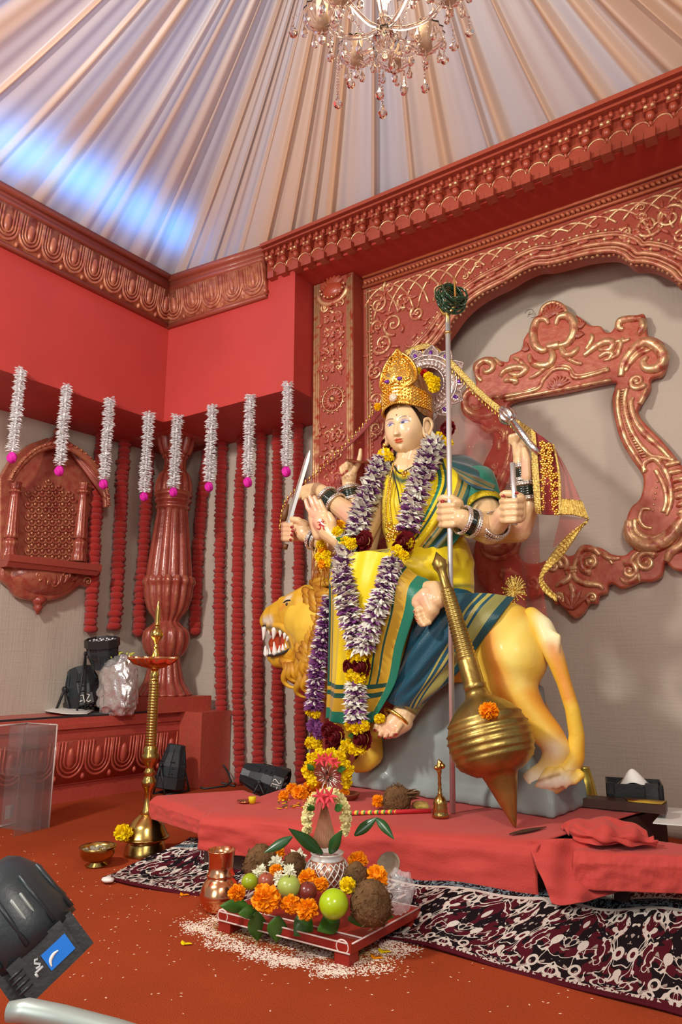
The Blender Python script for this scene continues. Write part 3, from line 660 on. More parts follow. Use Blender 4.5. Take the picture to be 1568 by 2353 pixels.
# bottom scrolls
spiral(985, 1745, 62, 0.4, 1, .016, 1.7); trace([(1050,1700),(1010,1665),(940,1660),(905,1720),(880,1790)], .018); spiral(760, 1770, 46, 2.8, -1, .014); trace([(830,1800),(840,1740),(800,1700),(770,1690)], .018); trace([(835,1790),(905,1780)], .014, .014); trace([(832,1812),(905,1800)], .012, .012)
trace([(1060,1690),(1110,1720),(1180,1720)], .014); trace([(1130,1760),(1090,1700),(1050,1680)], .010); trace([(1240,1740),(1270,1700),(1300,1680)], .012); spiral(1345, 1745, 62, 3.6, -1, .015); spiral(1235, 1800, 50, -1, 1, .014); trace([(1180,1840),(1210,1870),(1260,1860),(1290,1820),(1300,1870)], .013)
trace([(860,1810),(850,1850),(800,1880),(770,1900)], .016); trace([(885,1810),(900,1850),(960,1880),(1040,1890),(1070,1920)], .018); trace([(860,1880),(880,1930),(870,2000)], .016)
for k in range(-2, 3): u, v = F2(888, 2040); leaf(mb, lambda u, v, h=0: fF(u, v, h+.006), u, v, math.radians(90+27*k), .09, .016, .016)
spiral(1000, 1970, 34, 1, 1, .010); spiral(790, 1970, 34, 2, -1, .010)
# left side, partly behind the veil
trace([(300,880),(340,910),(400,900),(440,930),(430,990)], .018); trace([(380,900),(460,960),(470,1060),(420,1180),(340,1300)], .014); trace([(410,970),(405,1040)], .014); trace([(470,1100),(430,1200),(380,1300)], .012)
for x, y in ((380,1135), (390,1175), (440,930)): spiral(x, y, 26, 0, 1, .011, 1.1)
spiral(350, 1570, 50, 2, -1, .018); trace([(300,1530),(330,1640),(410,1660),(480,1620),(505,1560)], .034); trace([(290,1560),(320,1690),(420,1720),(520,1660),(520,1560)], .016); spiral(470, 1840, 50, 0, 1, .012); spiral(620, 1880, 44, 2, -1, .012); trace([(420,1800),(480,1810),(540,1830)], .02)
mb.build('scrollwork', M['gilt'], ornate)
# ================================================================ FLUTED COLUMN on the plinth
CCX, CCY = -3.51, 3.24
def cz(py, t=4.69): return PT(390, py, t).z
tcol = dist((CCX, CCY, 1.2)); mcol = tcol/F_PX
cw = lambda px: px*mcol
def zc(px, py): # height on the column's axis
    d = ray(px, py); t = ((Vector((CCX, CCY, 0))-C0).dot(Vector((_fw.x, _fw.y, 0)).normalized()))/d.dot(Vector((_fw.x, _fw.y, 0)).normalized()); return HC+d.z*t
col = empty('fluted_column', (CCX, CCY, .44), 'copper-red fluted column with leafy capital standing on the carved plinth in the corner', 'column')
ax = lambda py: zc(400-(py-990)*.055, py)
def flute(n, depth): return lambda a, r, z: r*(1-depth*(1-abs(math.cos(a*n/2))**.6))
def petal(n, depth): return lambda a, r, z: r*(1+depth*(abs(math.cos(a*n/2))-.5))
def lat(name, prof, mt, fl=None, seg=96, n=5):
    mb = MB(); mb.add(*lathe([(max(p[0], .001), p[1]) for p in cr(prof, n)], seg, (CCX, CCY, 0), None, fl)); return mb.build(name, mt, col)
R = lambda px: cw(px)/2
cp = M['copperp']
zb0 = .44
mb = MB(); rot = Matrix.Rotation(math.radians(-5), 3, 'Z'); mb.add(*box((CCX, CCY, zb0+.045), (R(150), R(150), .045), np.array(rot))); mb.build('base_block', M['plinth'], col, smooth=False)
z_bb = zb0+.09
lat('base', [(R(118), z_bb), (R(122), z_bb+.01), (R(112), z_bb+.03), (R(86), ax(1565)), (R(70), ax(1530)), (R(62), ax(1510))], cp, petal(16, .10))
lat('bulb', [(R(60), ax(1512)), (R(84), ax(1500)), (R(100), ax(1474)), (R(94), ax(1450)), (R(64), ax(1436)), (R(52), ax(1428))], cp, petal(14, .12))
lat('calyx', [(R(50), ax(1430)), (R(58), ax(1420)), (R(84), ax(1400)), (R(100), ax(1370)), (R(104), ax(1350)), (R(112), ax(1338)), (R(104), ax(1326))], cp, petal(16, .16))
lat('shaft', [(R(106), ax(1332)), (R(104), ax(1310)), (R(86), ax(1230)), (R(72), ax(1172))], cp, flute(12, .15), 160)
lat('ring', [(R(70), ax(1174)), (R(80), ax(1168)), (R(74), ax(1160)), (R(86), ax(1152)), (R(78), ax(1146)), (R(88), ax(1140)), (R(84), ax(1132))], cp)
lat('bud', [(R(84), ax(1134)), (R(80), ax(1110)), (R(66), ax(1090)), (R(52), ax(1082)), (R(48), ax(1060)), (R(58), ax(1052)), (R(52), ax(1045))], cp, petal(14, .12))
lat('capital', [(R(50), ax(1048)), (R(66), ax(1044)), (R(78), ax(1030)), (R(90), ax(1012)), (R(112), ax(1000)), (R(126), ax(992))], cp, petal(12, .16))
mb = MB(); mb.add(*hull8([(CCX-.16, CCY-.16, ax(994)), (CCX+.16, CCY-.16, ax(994)), (CCX+.16, CCY+.16, ax(994)), (CCX-.16, CCY+.16, ax(994))], [(CCX-.2, CCY-.2, ZS-.002), (CCX+.2, CCY-.2, ZS-.002), (CCX+.2, CCY+.17, ZS-.002), (CCX-.2, CCY+.17, ZS-.002)])); mb.build('abacus', M['plinth'], col, smooth=False)
# ================================================================ CARVED WALL NICHE (left wall)
def N2(x, y): p = LW(x/2.178, 780+y/2.178); return ((p-LW0).dot(LDIR), p.z)
def fN(u, v, h=0.0): p = LW0+LDIR*u+LN*h; return Vector((p.x, p.y, v))
Mn = Matrix(((LDIR.x, 0, LN.x, 0), (LDIR.y, 0, LN.y, 0), (0, 1, 0, 0), (0, 0, 0, 1)))
def Mno(h): p = LW0+LN*h; return Matrix(((LDIR.x, 0, LN.x, p.x), (LDIR.y, 0, LN.y, p.y), (0, 1, 0, 0), (0, 0, 0, 1)))
nic = empty('wall_niche', fN(*N2(200, 900)), 'copper-red carved balcony niche with a domed hood and lattice back, hanging on the left wall', 'niche')
cxn = 215
sym = lambda x: 2*cxn-x
mb = MB(); back = [(-20,1110),(-20,700),(40,600),(130,530),(cxn,500),(320,560),(400,640),(440,720),(450,860),(420,900),(415,1130)]
mb.add(*plate([tuple(p) for p in [N2(*p) for p in back]], [], .05, .004, Mno(.03))); mb.build('back_panel', M['copperp'], nic, smooth=False)
# lattice: overlapping scales
mb = MB()
for r_ in range(15):
    for c_ in range(7):
        x = 118+c_*34+(17 if r_ % 2 else 0); y = 1120-r_*29
        if y < 700+abs(x-230)*.6: continue
        u, v = N2(x, y); w = abs(N2(x+17, y)[0]-u)
        mb.add(*tube([fN(u+w*math.cos(a), v-.002+w*1.15*math.sin(a), .062) for a in np.linspace(math.pi, 2*math.pi, 8)], .0055, 5)); mb.add(*ball(fN(u, v, .058), 1, 1, (.012, .014, .010), (LDIR, (0,0,1), LN)))
mb.build('lattice', M['copperp'], nic)
mb = MB()  # hood: ribbed half dome seen from the front
hood_o = [(-20,720),(-5,690),(50,620),(120,570),(200,548),(280,560),(350,600),(410,660),(445,720),(462,800),(465,850)]
ho = cr([N2(*p) for p in hood_o], 6)
for k in range(len(ho)-1): pass
cu, cv = N2(cxn, 760)
rows = []
for t in np.linspace(0, 1, 9):
    rows.append([fN(cu+(p[0]-cu)*(1-.55*t*t), cv+(p[1]-cv)*(1-.0*t)+(.10*t*(1-t)+.0)*1, .055+.11*math.cos(t*math.pi/2)) if True else None for p in ho])
G = np.array([[tuple(p) for p in r_] for r_ in rows]).transpose(1, 0, 2)
# dome ridge towards the top finial
top = np.array(N2(262, 480))
for i in range(G.shape[0]):
    for j in range(G.shape[1]):
        t = j/(G.shape[1]-1); u, v = ho[i]; d = (np.array([u, v])*(1-t**1.5)+np.array([top[0], top[1]])*t**1.5); h = .055+.13*math.cos(t*math.pi/2)*(1+.06*math.cos(i*1.6))
        G[i, j] = tuple(fN(d[0], d[1], h))
Nn_ = np.tile(np.array(LN), (G.shape[0], G.shape[1], 1)); U, V = np.meshgrid(np.linspace(0, 1, G.shape[0]), np.linspace(0, 1, G.shape[1]), indexing='ij')
hood = grid_solid(G, Nn_, U, V, .02); hood.uv = None
hood.add(*tube([fN(p[0], p[1], .178) for p in ho], .012, 8)); hood.add(*tube([fN(p[0]*.97+cu*.03, p[1]-.012, .165) for p in ho], .02, 8))
for p in ho[::2]: hood.add(*ball(fN(p[0], p[1]+.004, .192), .009, 1))
hood.build('hood', M['copperp'], nic)
u, v = N2(262, 530); mb = MB(); mb.add(*lathe([(r_, z) for r_, z in cr([(.05, 0), (.06, .02), (.03, .05), (.038, .075), (.022, .10), (.004, .15)], 5)], 24, fN(u, v, .07))); mb.build('finial', M['copperp'], nic)
mb = MB()  # side columns
for x, x2 in ((60, 30), (388, 372)):
    pr = [(28,730),(22,760),(34,775),(20,790),(24,830),(30,950),(34,1000),(24,1012),(36,1030),(30,1060),(38,1095),(38,1120)]
    for k in (0,):
        u, v = N2(x2, 900); P = []
        for w, y in pr: P.append((w/2.178*4.2/1600/1.0, N2(x, y)[1]))
        P = P[::-1]; c = fN(u, 0, .085); mb = MB(); mb.add(*lathe([(max(.002, q[0]), q[1]) for q in cr(P, 4)], 40, (c.x, c.y, 0), None, flute(10, .12))); mb.build('side_column', M['copperp'], nic)
mb = MB(); a0, v0 = N2(-25, 1100); a1, _ = N2(436, 1150); vz = N2(215, 1130)[1]
A_ = [fN(a0, vz-.02, .17), fN(a1, vz-.02, .17), fN(a1, vz+.02, .17), fN(a0, vz+.02, .17)]; B_ = [fN(a0, vz-.02, 0), fN(a1, vz-.02, 0), fN(a1, vz+.02, 0), fN(a0, vz+.02, 0)]; mb.add(*hull8(A_, B_))
A_ = [fN(a0, vz-.05, .15), fN(a1-.02, vz-.05, .15), fN(a1, vz-.02, .165), fN(a0, vz-.02, .165)]; B_ = [fN(a0, vz-.05, 0), fN(a1-.02, vz-.05, 0), fN(a1, vz-.02, 0), fN(a0, vz-.02, 0)]; mb.add(*hull8(A_, B_)); mb.build('sill', M['copperp'], nic, smooth=False)
# swelling bracket under the sill
mb = MB(); br = [(-30,1140),(-25,1200),(20,1240),(60,1290),(130,1310),(175,1300),(220,1310),(290,1290),(350,1250),(380,1235),(435,1250),(436,1215),(425,1160)]
bo = [tuple(p) for p in cr([N2(*p) for p in br], 4)]
mb.add(*plate(bo, [], .07, .02, Mno(.045))); mb.add(*ball(fN(*N2(190, 1190), .03), 1, 3, (.24, .13, .11), (LDIR, (0,0,1), LN)))
fN2 = lambda u, v, h=0.0: fN(u, v, h+.125)
for x, y, s, d in ((215,1225,.045,1), (140,1190,.03,-1), (280,1190,.03,1), (90,1180,.022,1), (400,1215,.03,1)): u, v = N2(x, y); scroll(mb, fN2 if 100 < x < 330 else (lambda u, v, h=0: fN(u, v, h+.09)), u, v, s, 1, d, .008, 1.4)
for k in range(10): u, v = N2(60+k*32, 1185); leaf(mb, fN2 if 2 < k < 8 else (lambda u, v, h=0: fN(u, v, h+.095)), u, v, -.6-k*.2, .06, .011)
u, v = N2(172, 1310); mb.add(*lathe([(.03, .03), (.05, .0), (.03, -.02), (.022, -.03), (.03, -.04), (.018, -.06), (.003, -.085)], 20, fN(u, v, .05))); mb.build('bracket', M['copperp'], nic)
# ================================================================ GARLANDS on the walls
def pom_strand(name, pts, r, mt, label, group, seed=0):
    """strand of touching paper-petal blossoms"""
    rr = random.Random(seed); P = [Vector(p) for p in pts]; L = [0]
    for a, b in zip(P[:-1], P[1:]): L.append(L[-1]+(b-a).length)
    mb = MB(); s = 0; V0, F0 = icoc(2)
    while s < L[-1]:
        p = Vector([np.interp(s, L, [q[k] for q in P]) for k in range(3)])
        q = rr.uniform(0, 6); cs, sn = math.cos(q), math.sin(q)
        V = V0.copy(); ph = np.arctan2(V[:, 1], V[:, 0]); V = V*(1+.13*np.sin(ph*7+q)*np.sqrt(np.maximum(0, 1-V[:, 2]**2))+.09*np.sin(V[:, 2]*9+q))[:, None]
        V = V*np.array([1.1, 1.1, .78])*r*rr.uniform(.92, 1.08); V = V @ np.array([[cs, -sn, 0], [sn, cs, 0], [0, 0, 1]]).T
        mb.add(V+np.array(p)+np.array([rr.uniform(-.08, .08)*r, rr.uniform(-.08, .08)*r, 0]), F0); s += r*.98
    o = mb.build(name, mt); return tag(o, label, 'garland', group)
M['redpom'] = mat('red_paper_flower', srgb(186, 34, 24), .8, bump=.8, bscale=220, sheen=.2)
def strand_on(pxs, plane):
    return [plane(*p) for p in cr(pxs, 6)]
wallb = lambda x, y: PY(x, y, 3.455)
wl = lambda x, y: LW(x, y, .065)
G = 'red paper flower garlands hanging on the muslin'
reds = [([(236,1000),(228,1100),(219,1200),(212,1350),(207,1450)], wl, 14, 'long red flower garland on the left wall, beside the carved niche'),
        ([(287,1010),(282,1100),(274,1250),(268,1380),(262,1452)], wl, 13.5, 'red flower garland on the left wall, second to the right of the niche'),
        ([(343,1010),(336,1150),(328,1300),(322,1400),(319,1455)], wl, 13.5, 'red flower garland on the left wall, just left of the fluted column'),
        ([(477,1040),(467,1120),(456,1250),(450,1400),(448,1460)], wallb, 12.5, 'short red flower garland on the back wall, just right of the fluted column'),
        ([(512,1020),(507,1150),(505,1300),(504,1450),(509,1630)], wallb, 11.5, 'red flower garland on the back wall ending behind the end of the plinth'),
        ([(558,1006),(550,1150),(546,1350),(546,1550),(549,1700),(551,1795)], wallb, 11.5, 'long red flower garland reaching the floor left of the tilted stage light'),
        ([(602,996),(597,1150),(593,1300),(592,1500),(594,1800)], wallb, 11.5, 'long red flower garland hanging down behind the tilted stage light'),
        ([(638,988),(637,1150),(636,1330),(637,1600),(640,1800)], wallb, 11.5, 'long red flower garland crossing behind the mouth of the lion statue'),
        ([(686,980),(686,1150),(687,1300),(689,1600),(692,1800)], wallb, 11.5, 'long red flower garland nearest the pilaster, behind the mane of the lion')]
for i, (pxs, pln, rp, lb_) in enumerate(reds):
    P = strand_on(pxs, pln); pom_strand('red_flower_garland', P, rp*mpp(P[0])*1.0, M['redpom'], lb_, G, i)
# white tuberose strings ending in a magenta bud, hanging from the lower edge of the red beams
M['tuberose'] = mat('tuberose_petal', srgb(246, 246, 248), .6, sheen=.5); M['magenta'] = mat('magenta_bud', srgb(222, 24, 170), .6, bump=.5, bscale=150)
def floret_ring(mb, c, ax, r, n, rr, lift=.45, w=.16):
    x, y = frame_of(ax); ax = Vector(ax).normalized()
    for k in range(n):
        a = 2*math.pi*(k+rr.random())/n; o = x*math.cos(a)+y*math.sin(a); s = x*-math.sin(a)+y*math.cos(a); l = r*rr.uniform(.75, 1.15); t = (o+ax*rr.uniform(-lift*.4, lift)).normalized()
        b0 = Vector(c)+o*r*.15; m_ = b0+t*l*.6; e = b0+t*l; nn = t.cross(s)
        mb.add([tuple(b0), tuple(m_+s*l*w+nn*l*.05), tuple(e), tuple(m_-s*l*w+nn*l*.05), tuple(m_-nn*l*.12)], [(0,1,4), (1,2,4), (2,3,4), (3,0,4), (0,3,2,1)])
G = 'white tuberose strings with magenta tips hanging from the red beams'
whites = [((42,852),(21,1062)), ((147,888),(130,1092)), ((246,918),(233,1122)), ((336,952),(325,1150)), ((416,958),(406,1140)), ((496,936),(489,1128)), ((583,911),(576,1118)), ((669,885),(667,1094))]
wlab = ['white flower string nearest the left edge, over the left end of the niche hood', 'white flower string hanging in front of the finial of the niche hood', 'white flower string hanging just right of the wall niche', 'white flower string hanging just left of the fluted column', 'white flower string hanging right in front of the column capital', 'white flower string just right of the fluted column', 'white flower string second from the pilaster', 'white flower string at the beam end, closest to the pilaster']
for i, (a, b) in enumerate(whites):
    pt = g0(*a) if i < 4 else PY(*a, YB); pt = pt+(LN if i < 4 else Vector((0, -1, 0)))*.03
    zb_ = PP(*b, pt, Vector((_fw.x, _fw.y, 0)).normalized()).z
    root = empty('tuberose_string', pt, wlab[i], 'flower string', G)
    rr = random.Random(20+i); mb = MB(); m1 = mpp(pt); n = int((pt.z-zb_-.05)/.0085)
    for k in range(n): floret_ring(mb, (pt.x, pt.y, pt.z-k*.0085), (0, 0, -1), 13.5*m1*rr.uniform(.85, 1.1), 9, rr, .5, .24)
    mb.add(*tube([(pt.x, pt.y, pt.z), (pt.x, pt.y, zb_+.04)], .006, 5)); tag(mb.build('white_florets', M['tuberose'], root, smooth=False), kind='stuff')
    mb = MB(); V, F0 = icoc(3); V = V*(1+.12*np.sin(np.arctan2(V[:, 1], V[:, 0])*5+V[:, 2]*3))[:, None]*np.array([.024, .024, .030]); mb.add(V+np.array([pt.x, pt.y, zb_+.024]), F0); tag(mb.build('tip_bud', M['magenta'], root), 'magenta paper bud')
# ================================================================ PLATFORM HEIGHT
ZP = 0.22
def SQ(p): p = np.asarray(p); return np.stack([(p[..., 0]-SP0.x)*SD.x+(p[..., 1]-SP0.y)*SD.y, p[..., 2]], -1)   # in-plane coordinates of statue
def S(px, py, d, r): p = PS(px, py, d); return (p, r*mpp(p))
def schain(mb, pts, seg=14): chain(mb, [S(*p) for p in pts], seg)
def paint(V, base, strokes):
    """brush strokes of colour: (points px, radius px, colour, strength)"""
    C = np.tile(np.array(base, float), (len(V), 1)); q = SQ(V)
    for pts, r, colr, k in strokes:
        P = [PS(p[0], p[1], p[2] if len(p) > 2 else .15) for p in pts]; rr = r*mpp(P[0]); Q = SQ(np.array([tuple(p) for p in P]))
        if len(Q) == 1: dd = np.linalg.norm(q-Q[0], axis=1)
        else:
            dd = np.full(len(V), 9.)
            for a, b in zip(Q[:-1], Q[1:]):
                ab = b-a; t = np.clip(((q-a)@ab)/(ab@ab), 0, 1); dd = np.minimum(dd, np.linalg.norm(q-a-t[:, None]*ab, axis=1))
        w = (k*np.exp(-(dd/rr)**2))[:, None]; C = C*(1-w)+np.array(colr)*w
    return C
YL = srgb(238, 198, 66); YP = srgb(242, 214, 130); OR = srgb(222, 128, 38); BR = srgb(150, 96, 34); WH = srgb(238, 232, 214); DK = srgb(40, 34, 30)
# ================================================================ LION
lion = empty('lion_statue', PS(1080, 1880, -.02)*1 if False else Vector((SP0.x, SP0.y, ZP)), 'painted yellow roaring lion statue on a grey rock pedestal, carrying the seated goddess', 'lion statue')
mb = MB()
schain(mb, [(780,1470,0,70), (880,1480,0,92), (1000,1480,0,95), (1110,1475,0,98), (1185,1480,0,86)])
schain(mb, [(1165,1455,.03,74), (1180,1510,.07,80), (1172,1570,.10,58), (1215,1640,.10,44), (1262,1690,.09,36), (1284,1722,.08,30), (1262,1775,.07,30), (1225,1795,.10,28)])
schain(mb, [(1120,1520,.05,62), (1150,1590,.08,46)])
schain(mb, [(1190,1470,-.10,70), (1190,1580,-.14,48), (1250,1680,-.15,34), (1270,1780,-.13,30)])
schain(mb, [(815,1500,.06,60), (825,1600,.10,40), (850,1690,.13,30), (858,1735,.14,25), (838,1755,.16,22), (820,1762,.18,16)])
schain(mb, [(800,1500,-.08,58), (790,1610,-.1,40), (790,1700,-.1,30), (775,1740,-.08,28)])
schain(mb, [(800,1430,0,78), (750,1440,0,82), (715,1425,0,66)])
V, Fc = blob(mb, .009, 26)
C = paint(V, YL, [([(1120,1440),(1150,1520),(1165,1600),(1200,1660)], 22, OR, .9), ([(1085,1500),(1110,1580),(1180,1660),(1240,1720)], 12, srgb(240,216,110), .6), ([(1150,1430),(1185,1480)], 40, YP, .35), ([(1185,1540),(1235,1620),(1285,1690)], 14, OR, .65), ([(1225,1450),(1235,1560)], 18, srgb(226,190,90), .7), ([(1190,1500)], 30, srgb(244,226,110), .6), ([(1190,1420),(1180,1500),(1200,1570)], 16, srgb(242,226,120), .7),  # pale yellow strokes paint highlights onto the haunch; orange stripes are its own colour
    ([(1284,1722,.08)], 24, WH, .8), ([(1255,1740,.1)], 26, srgb(240,225,160), .7), ([(1225,1785,.1),(1290,1795,.08)], 24, WH, .85), ([(1190,1400),(1225,1415)], 22, OR, .5), ([(820,1760),(850,1740)], 14, YL, .5), ([(860,1700,.13),(850,1740,.14)], 9, OR, .4)])
mb = MB(); mb.add(V, Fc, C); mb.build('body', M['paint'], lion)
# tail
mb = MB(); schain(mb, [(1222,1412,.02,18), (1248,1440,.05,24), (1262,1475,.06,26), (1280,1520,.06,21), (1297,1570,.06,17), (1316,1630,.06,17), (1326,1690,.05,18), (1322,1740,.05,22), (1300,1775,.07,28), (1268,1800,.10,26), (1240,1806,.12,12)])
for k in range(7): schain(mb, [(1240+k*7,1440+k*4,.075,9), (1250+k*5,1475+k*5,.08,6), (1262+k*3,1505+k*6,.075,2)], 8)
rr = random.Random(4)
for k in range(12): x = 1250+k*7; schain(mb, [(x+10,1775+rr.uniform(-8,8),.12,9), (x-6,1795+rr.uniform(-6,8),.14,7), (x-22,1806+rr.uniform(-6,10),.14,2)], 8)
V, Fc = blob(mb, .006, 3)
C = paint(V, YL, [([(1228,1412),(1262,1480)], 26, srgb(244,238,190), .95), ([(1280,1490,.06),(1300,1560,.06),(1312,1600,.06)], 16, OR, .75), ([(1326,1690),(1310,1770)], 10, srgb(240,170,40), .6), ([(1250,1800,.12),(1310,1790,.1)], 20, WH, .9), ([(1225,1798,.13),(1290,1778,.12)], 4, BR, .7), ([(1330,1640)], 10, OR, .4)])
mb = MB(); mb.add(V, Fc, C); mb.build('tail', M['paint'], lion)
# head: skull, muzzle, lower jaw with an open mouth between them
mb = MB()
schain(mb, [(715,1400,0,58), (685,1408,.01,50), (655,1414,.015,40), (632,1418,.015,30), (617,1426,.015,21)])
schain(mb, [(612,1418,.015,14), (608,1421,.015,11)])
schain(mb, [(640,1396,.05,9), (625,1408,.04,8)]); schain(mb, [(650,1382,.055,12), (680,1378,.08,12), (700,1374,.085,10)])
schain(mb, [(626,1440,.055,15), (650,1442,.075,14), (672,1452,.085,12), (680,1480,.08,10), (672,1500,.065,12)])
schain(mb, [(626,1440,-.03,14), (650,1442,-.05,14), (672,1458,-.06,14)])
schain(mb, [(705,1460,0,52), (690,1495,0,40), (662,1512,.01,26), (640,1516,.01,19), (628,1510,.01,14)])
schain(mb, [(690,1430,.07,24), (698,1470,.07,26)])
V, Fc = blob(mb, .005, 4)
C = paint(V, srgb(228,176,44), [([(700,1420,.08),(690,1470,.08)], 26, srgb(232,190,80), .6), ([(630,1400),(660,1385)], 12, srgb(196,150,50), .6), ([(668,1376,.07),(676,1374,.07)], 8, WH, .8), ([(640,1392),(632,1400)], 5, OR, .6), ([(604,1420,.015),(607,1412,.015)], 8.5, DK, .97), ([(602,1436)], 8, srgb(120,110,105), .7), ([(622,1428,.03),(640,1424,.04)], 9, WH, .95),
    ([(618,1442,.05),(650,1446,.08),(668,1464,.08),(672,1486,.08)], 5, srgb(60,60,66), .75), ([(664,1420,.08),(672,1450,.08)], 3, OR, .7), ([(676,1418,.08),(684,1445,.08)], 3, OR, .6), ([(622,1502,.02),(640,1512,.02)], 7, DK, .65), ([(690,1390),(720,1370)], 12, srgb(150,120,60), .4), ([(650,1520),(680,1530)], 10, srgb(200,150,40), .5), ([(710,1380),(715,1450),(690,1500)], 10, BR, .35)])
mb = MB(); mb.add(V, Fc, C); mb.build('head', M['paint'], lion)
mb = MB(); schain(mb, [(676,1468,.0,26), (652,1474,-.015,22), (634,1478,-.02,17)]); V, Fc = blob(mb, .006, 3); mb = MB(); mb.add(V, Fc); mb.build('mouth', mat('mouth_red', srgb(196, 70, 24), .35, coat=.3), lion)
mb = MB(); schain(mb, [(668,1484,.02,11), (645,1492,.03,10), (626,1492,.03,7)]); mb.build('tongue', mat('tongue', srgb(222, 96, 66), .3, coat=.3), lion)
mt = mat('teeth', (.88,.88,.84), .2, coat=.5); i = 0
for (x, y, d, x2, y2, r) in ((608,1446,.058,605,1470,6.5), (631,1448,.092,628,1468,7.5), (619,1447,.075,618,1457,4), (612,1504,.045,611,1484,5.5), (632,1500,.075,630,1476,7), (621,1502,.06,620,1490,3.5), (615,1503,.055,615,1492,3), (645,1452,.098,644,1463,5), (655,1458,.10,653,1468,5), (662,1466,.10,659,1474,5), (642,1497,.078,643,1484,5), (651,1492,.08,650,1480,5), (659,1486,.082,656,1476,4.5), (606,1440,-.02,604,1456,5.5), (610,1502,-.02,609,1486,5)):
    a, ra = S(x, y, d, r); b, rb = S(x2, y2, d, r*.22); mb = MB(); mb.add(*capsule(a, b, ra, rb, 10)); mb.build('tooth', mt, lion)
# lips rims, eye, ear
mb = MB(); mb.add(*tube([PS(*p) for p in [tuple(q) for q in cr([(606,1438,.05),(632,1436,.082),(655,1444,.09),(670,1462,.09),(674,1480,.088),(662,1494,.085),(640,1504,.08),(618,1506,.06)], 5)]], .007, 6)); mb.build('lips', mat('lip_grey', srgb(56, 56, 60), .4), lion)
mb = MB(); c = PS(663, 1389, .094); mb.add(*ball(c, .018, 2, (1.2, .8, .7))); o = mb.build('eye', mt, lion)
c2 = PS(661, 1389, .109); mb = MB(); mb.add(*ball(c2, .0105, 2)); mb.build('pupil', mat('eye_brown', (.03, .02, .012), .15, coat=.6), o)
mb = MB(); mb.add(*tube([PS(*p) for p in [tuple(q) for q in cr([(649,1394,.096),(656,1382,.110),(668,1380,.110),(678,1387,.106),(668,1396,.110),(656,1398,.110)], 4, True)]], .0045, 6, closed=True)); mb.build('eye_line', M['black'], o)
mb = MB(); V, F0 = ball(PS(724, 1362, .08), 1, 3, (.034, .018, .046), (SD, SN, Vector((0,0,1)))); mb.add(V, F0, paint(V, YL, [([(722,1364,.08)], 9, BR, .5)])); mb.build('ear', M['paint'], lion)
# mane of carved locks
mb = MB(); rr = random.Random(8)
schain(mb, [(762,1350,0,48), (790,1440,0,82), (758,1520,0,58), (712,1552,0,38), (676,1548,0,22)])
LK = []
def lock(x, y, d, L, ang, w):
    pts = []; n = 7; bend = rr.choice((-.5, .4, .7))
    for i in range(n+1):
        t = i/n; a = math.radians(ang)+bend*math.sin(t*3); pts.append(S(x+L*t*math.cos(a), y+L*t*math.sin(a), d+.022*math.sin(t*math.pi)-.02*t, max(.8, w*(.55+.75*math.sin(math.pi*min(1, .25+t*.75)))*(1-.55*t*t))))
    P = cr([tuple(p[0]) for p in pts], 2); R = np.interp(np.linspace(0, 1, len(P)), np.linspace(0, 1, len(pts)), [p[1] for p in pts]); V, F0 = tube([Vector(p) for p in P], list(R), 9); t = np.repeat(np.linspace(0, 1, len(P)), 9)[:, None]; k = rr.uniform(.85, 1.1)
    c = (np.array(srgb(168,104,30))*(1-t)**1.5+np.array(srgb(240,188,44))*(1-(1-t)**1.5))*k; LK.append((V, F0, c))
for k in range(12): lock(716+k*3, 1338+k*2, .108+.005*k, 46, 14+k*3, 7)
for row, (x0, d) in enumerate(((700,.108), (714,.135), (730,.158), (748,.172))):
    for k in range(17): lock(x0+6*math.sin(k*.5)-k*1.0, 1356+k*12.5+row*5, d, 50, 22+k*2.8, 8)
for k in range(18): lock(648+k*5.6, 1522+k*1.2+rr.uniform(-6, 5), .072+.02*math.sin(k*.5), 50+rr.uniform(-8, 14), 58+rr.uniform(-14, 8), 8)
for k in range(13): lock(686+k*6.5, 1496+rr.uniform(-10, 8), .135, 58, 56+rr.uniform(-8, 8), 8)
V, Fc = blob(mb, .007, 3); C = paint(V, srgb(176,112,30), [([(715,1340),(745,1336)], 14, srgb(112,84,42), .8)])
mb = MB(); mb.add(V, Fc, C)
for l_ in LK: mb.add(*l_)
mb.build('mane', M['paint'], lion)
# grey rock pedestal moulded under the lion
mb = MB()
def rock(px0, px1, pyt, d0, d1):
    a = PS(px0, 1800, 0); b = PS(px1, 1800, 0)
    zt = PS((px0+px1)/2, pyt, (d0+d1)/2).z; A_ = a+SN*d0; B_ = b+SN*d0; Cc = b+SN*d1; D_ = a+SN*d1; f_ = .035
    cN = (A_+B_+Cc+D_)/4; top = [Vector((p.x+(cN.x-p.x)*f_*2, p.y+(cN.y-p.y)*f_*2, zt)) for p in (A_, B_, Cc, D_)]; bot = [Vector((p.x, p.y, ZP)) for p in (A_, B_, Cc, D_)]
    mb.add(*hull8(bot, top))
rock(832, 1300, 1800, -.17, .13); rock(925, 1250, 1570, -.13, .075); rock(880, 1180, 1680, -.14, .10); rock(960, 1190, 1545, -.1, .06); rock(1190, 1312, 1775, -.16, .15); rock(840, 920, 1760, -.15, .13)
V, Fc = blob(mb, .013, 10)
V = V+np.array([[mnoise.noise(Vector(v)*5)*.006, mnoise.noise(Vector(v)*5+Vector((9,0,0)))*.006, 0] for v in V]); V[:, 2] = np.maximum(V[:, 2], ZP+.0005)
mb = MB(); mb.add(V, Fc); mb.build('pedestal', mat('grey_rock', srgb(146, 160, 158), .55, bump=.25, bscale=14, var=.1, vscale=4, coat=.1), lion)
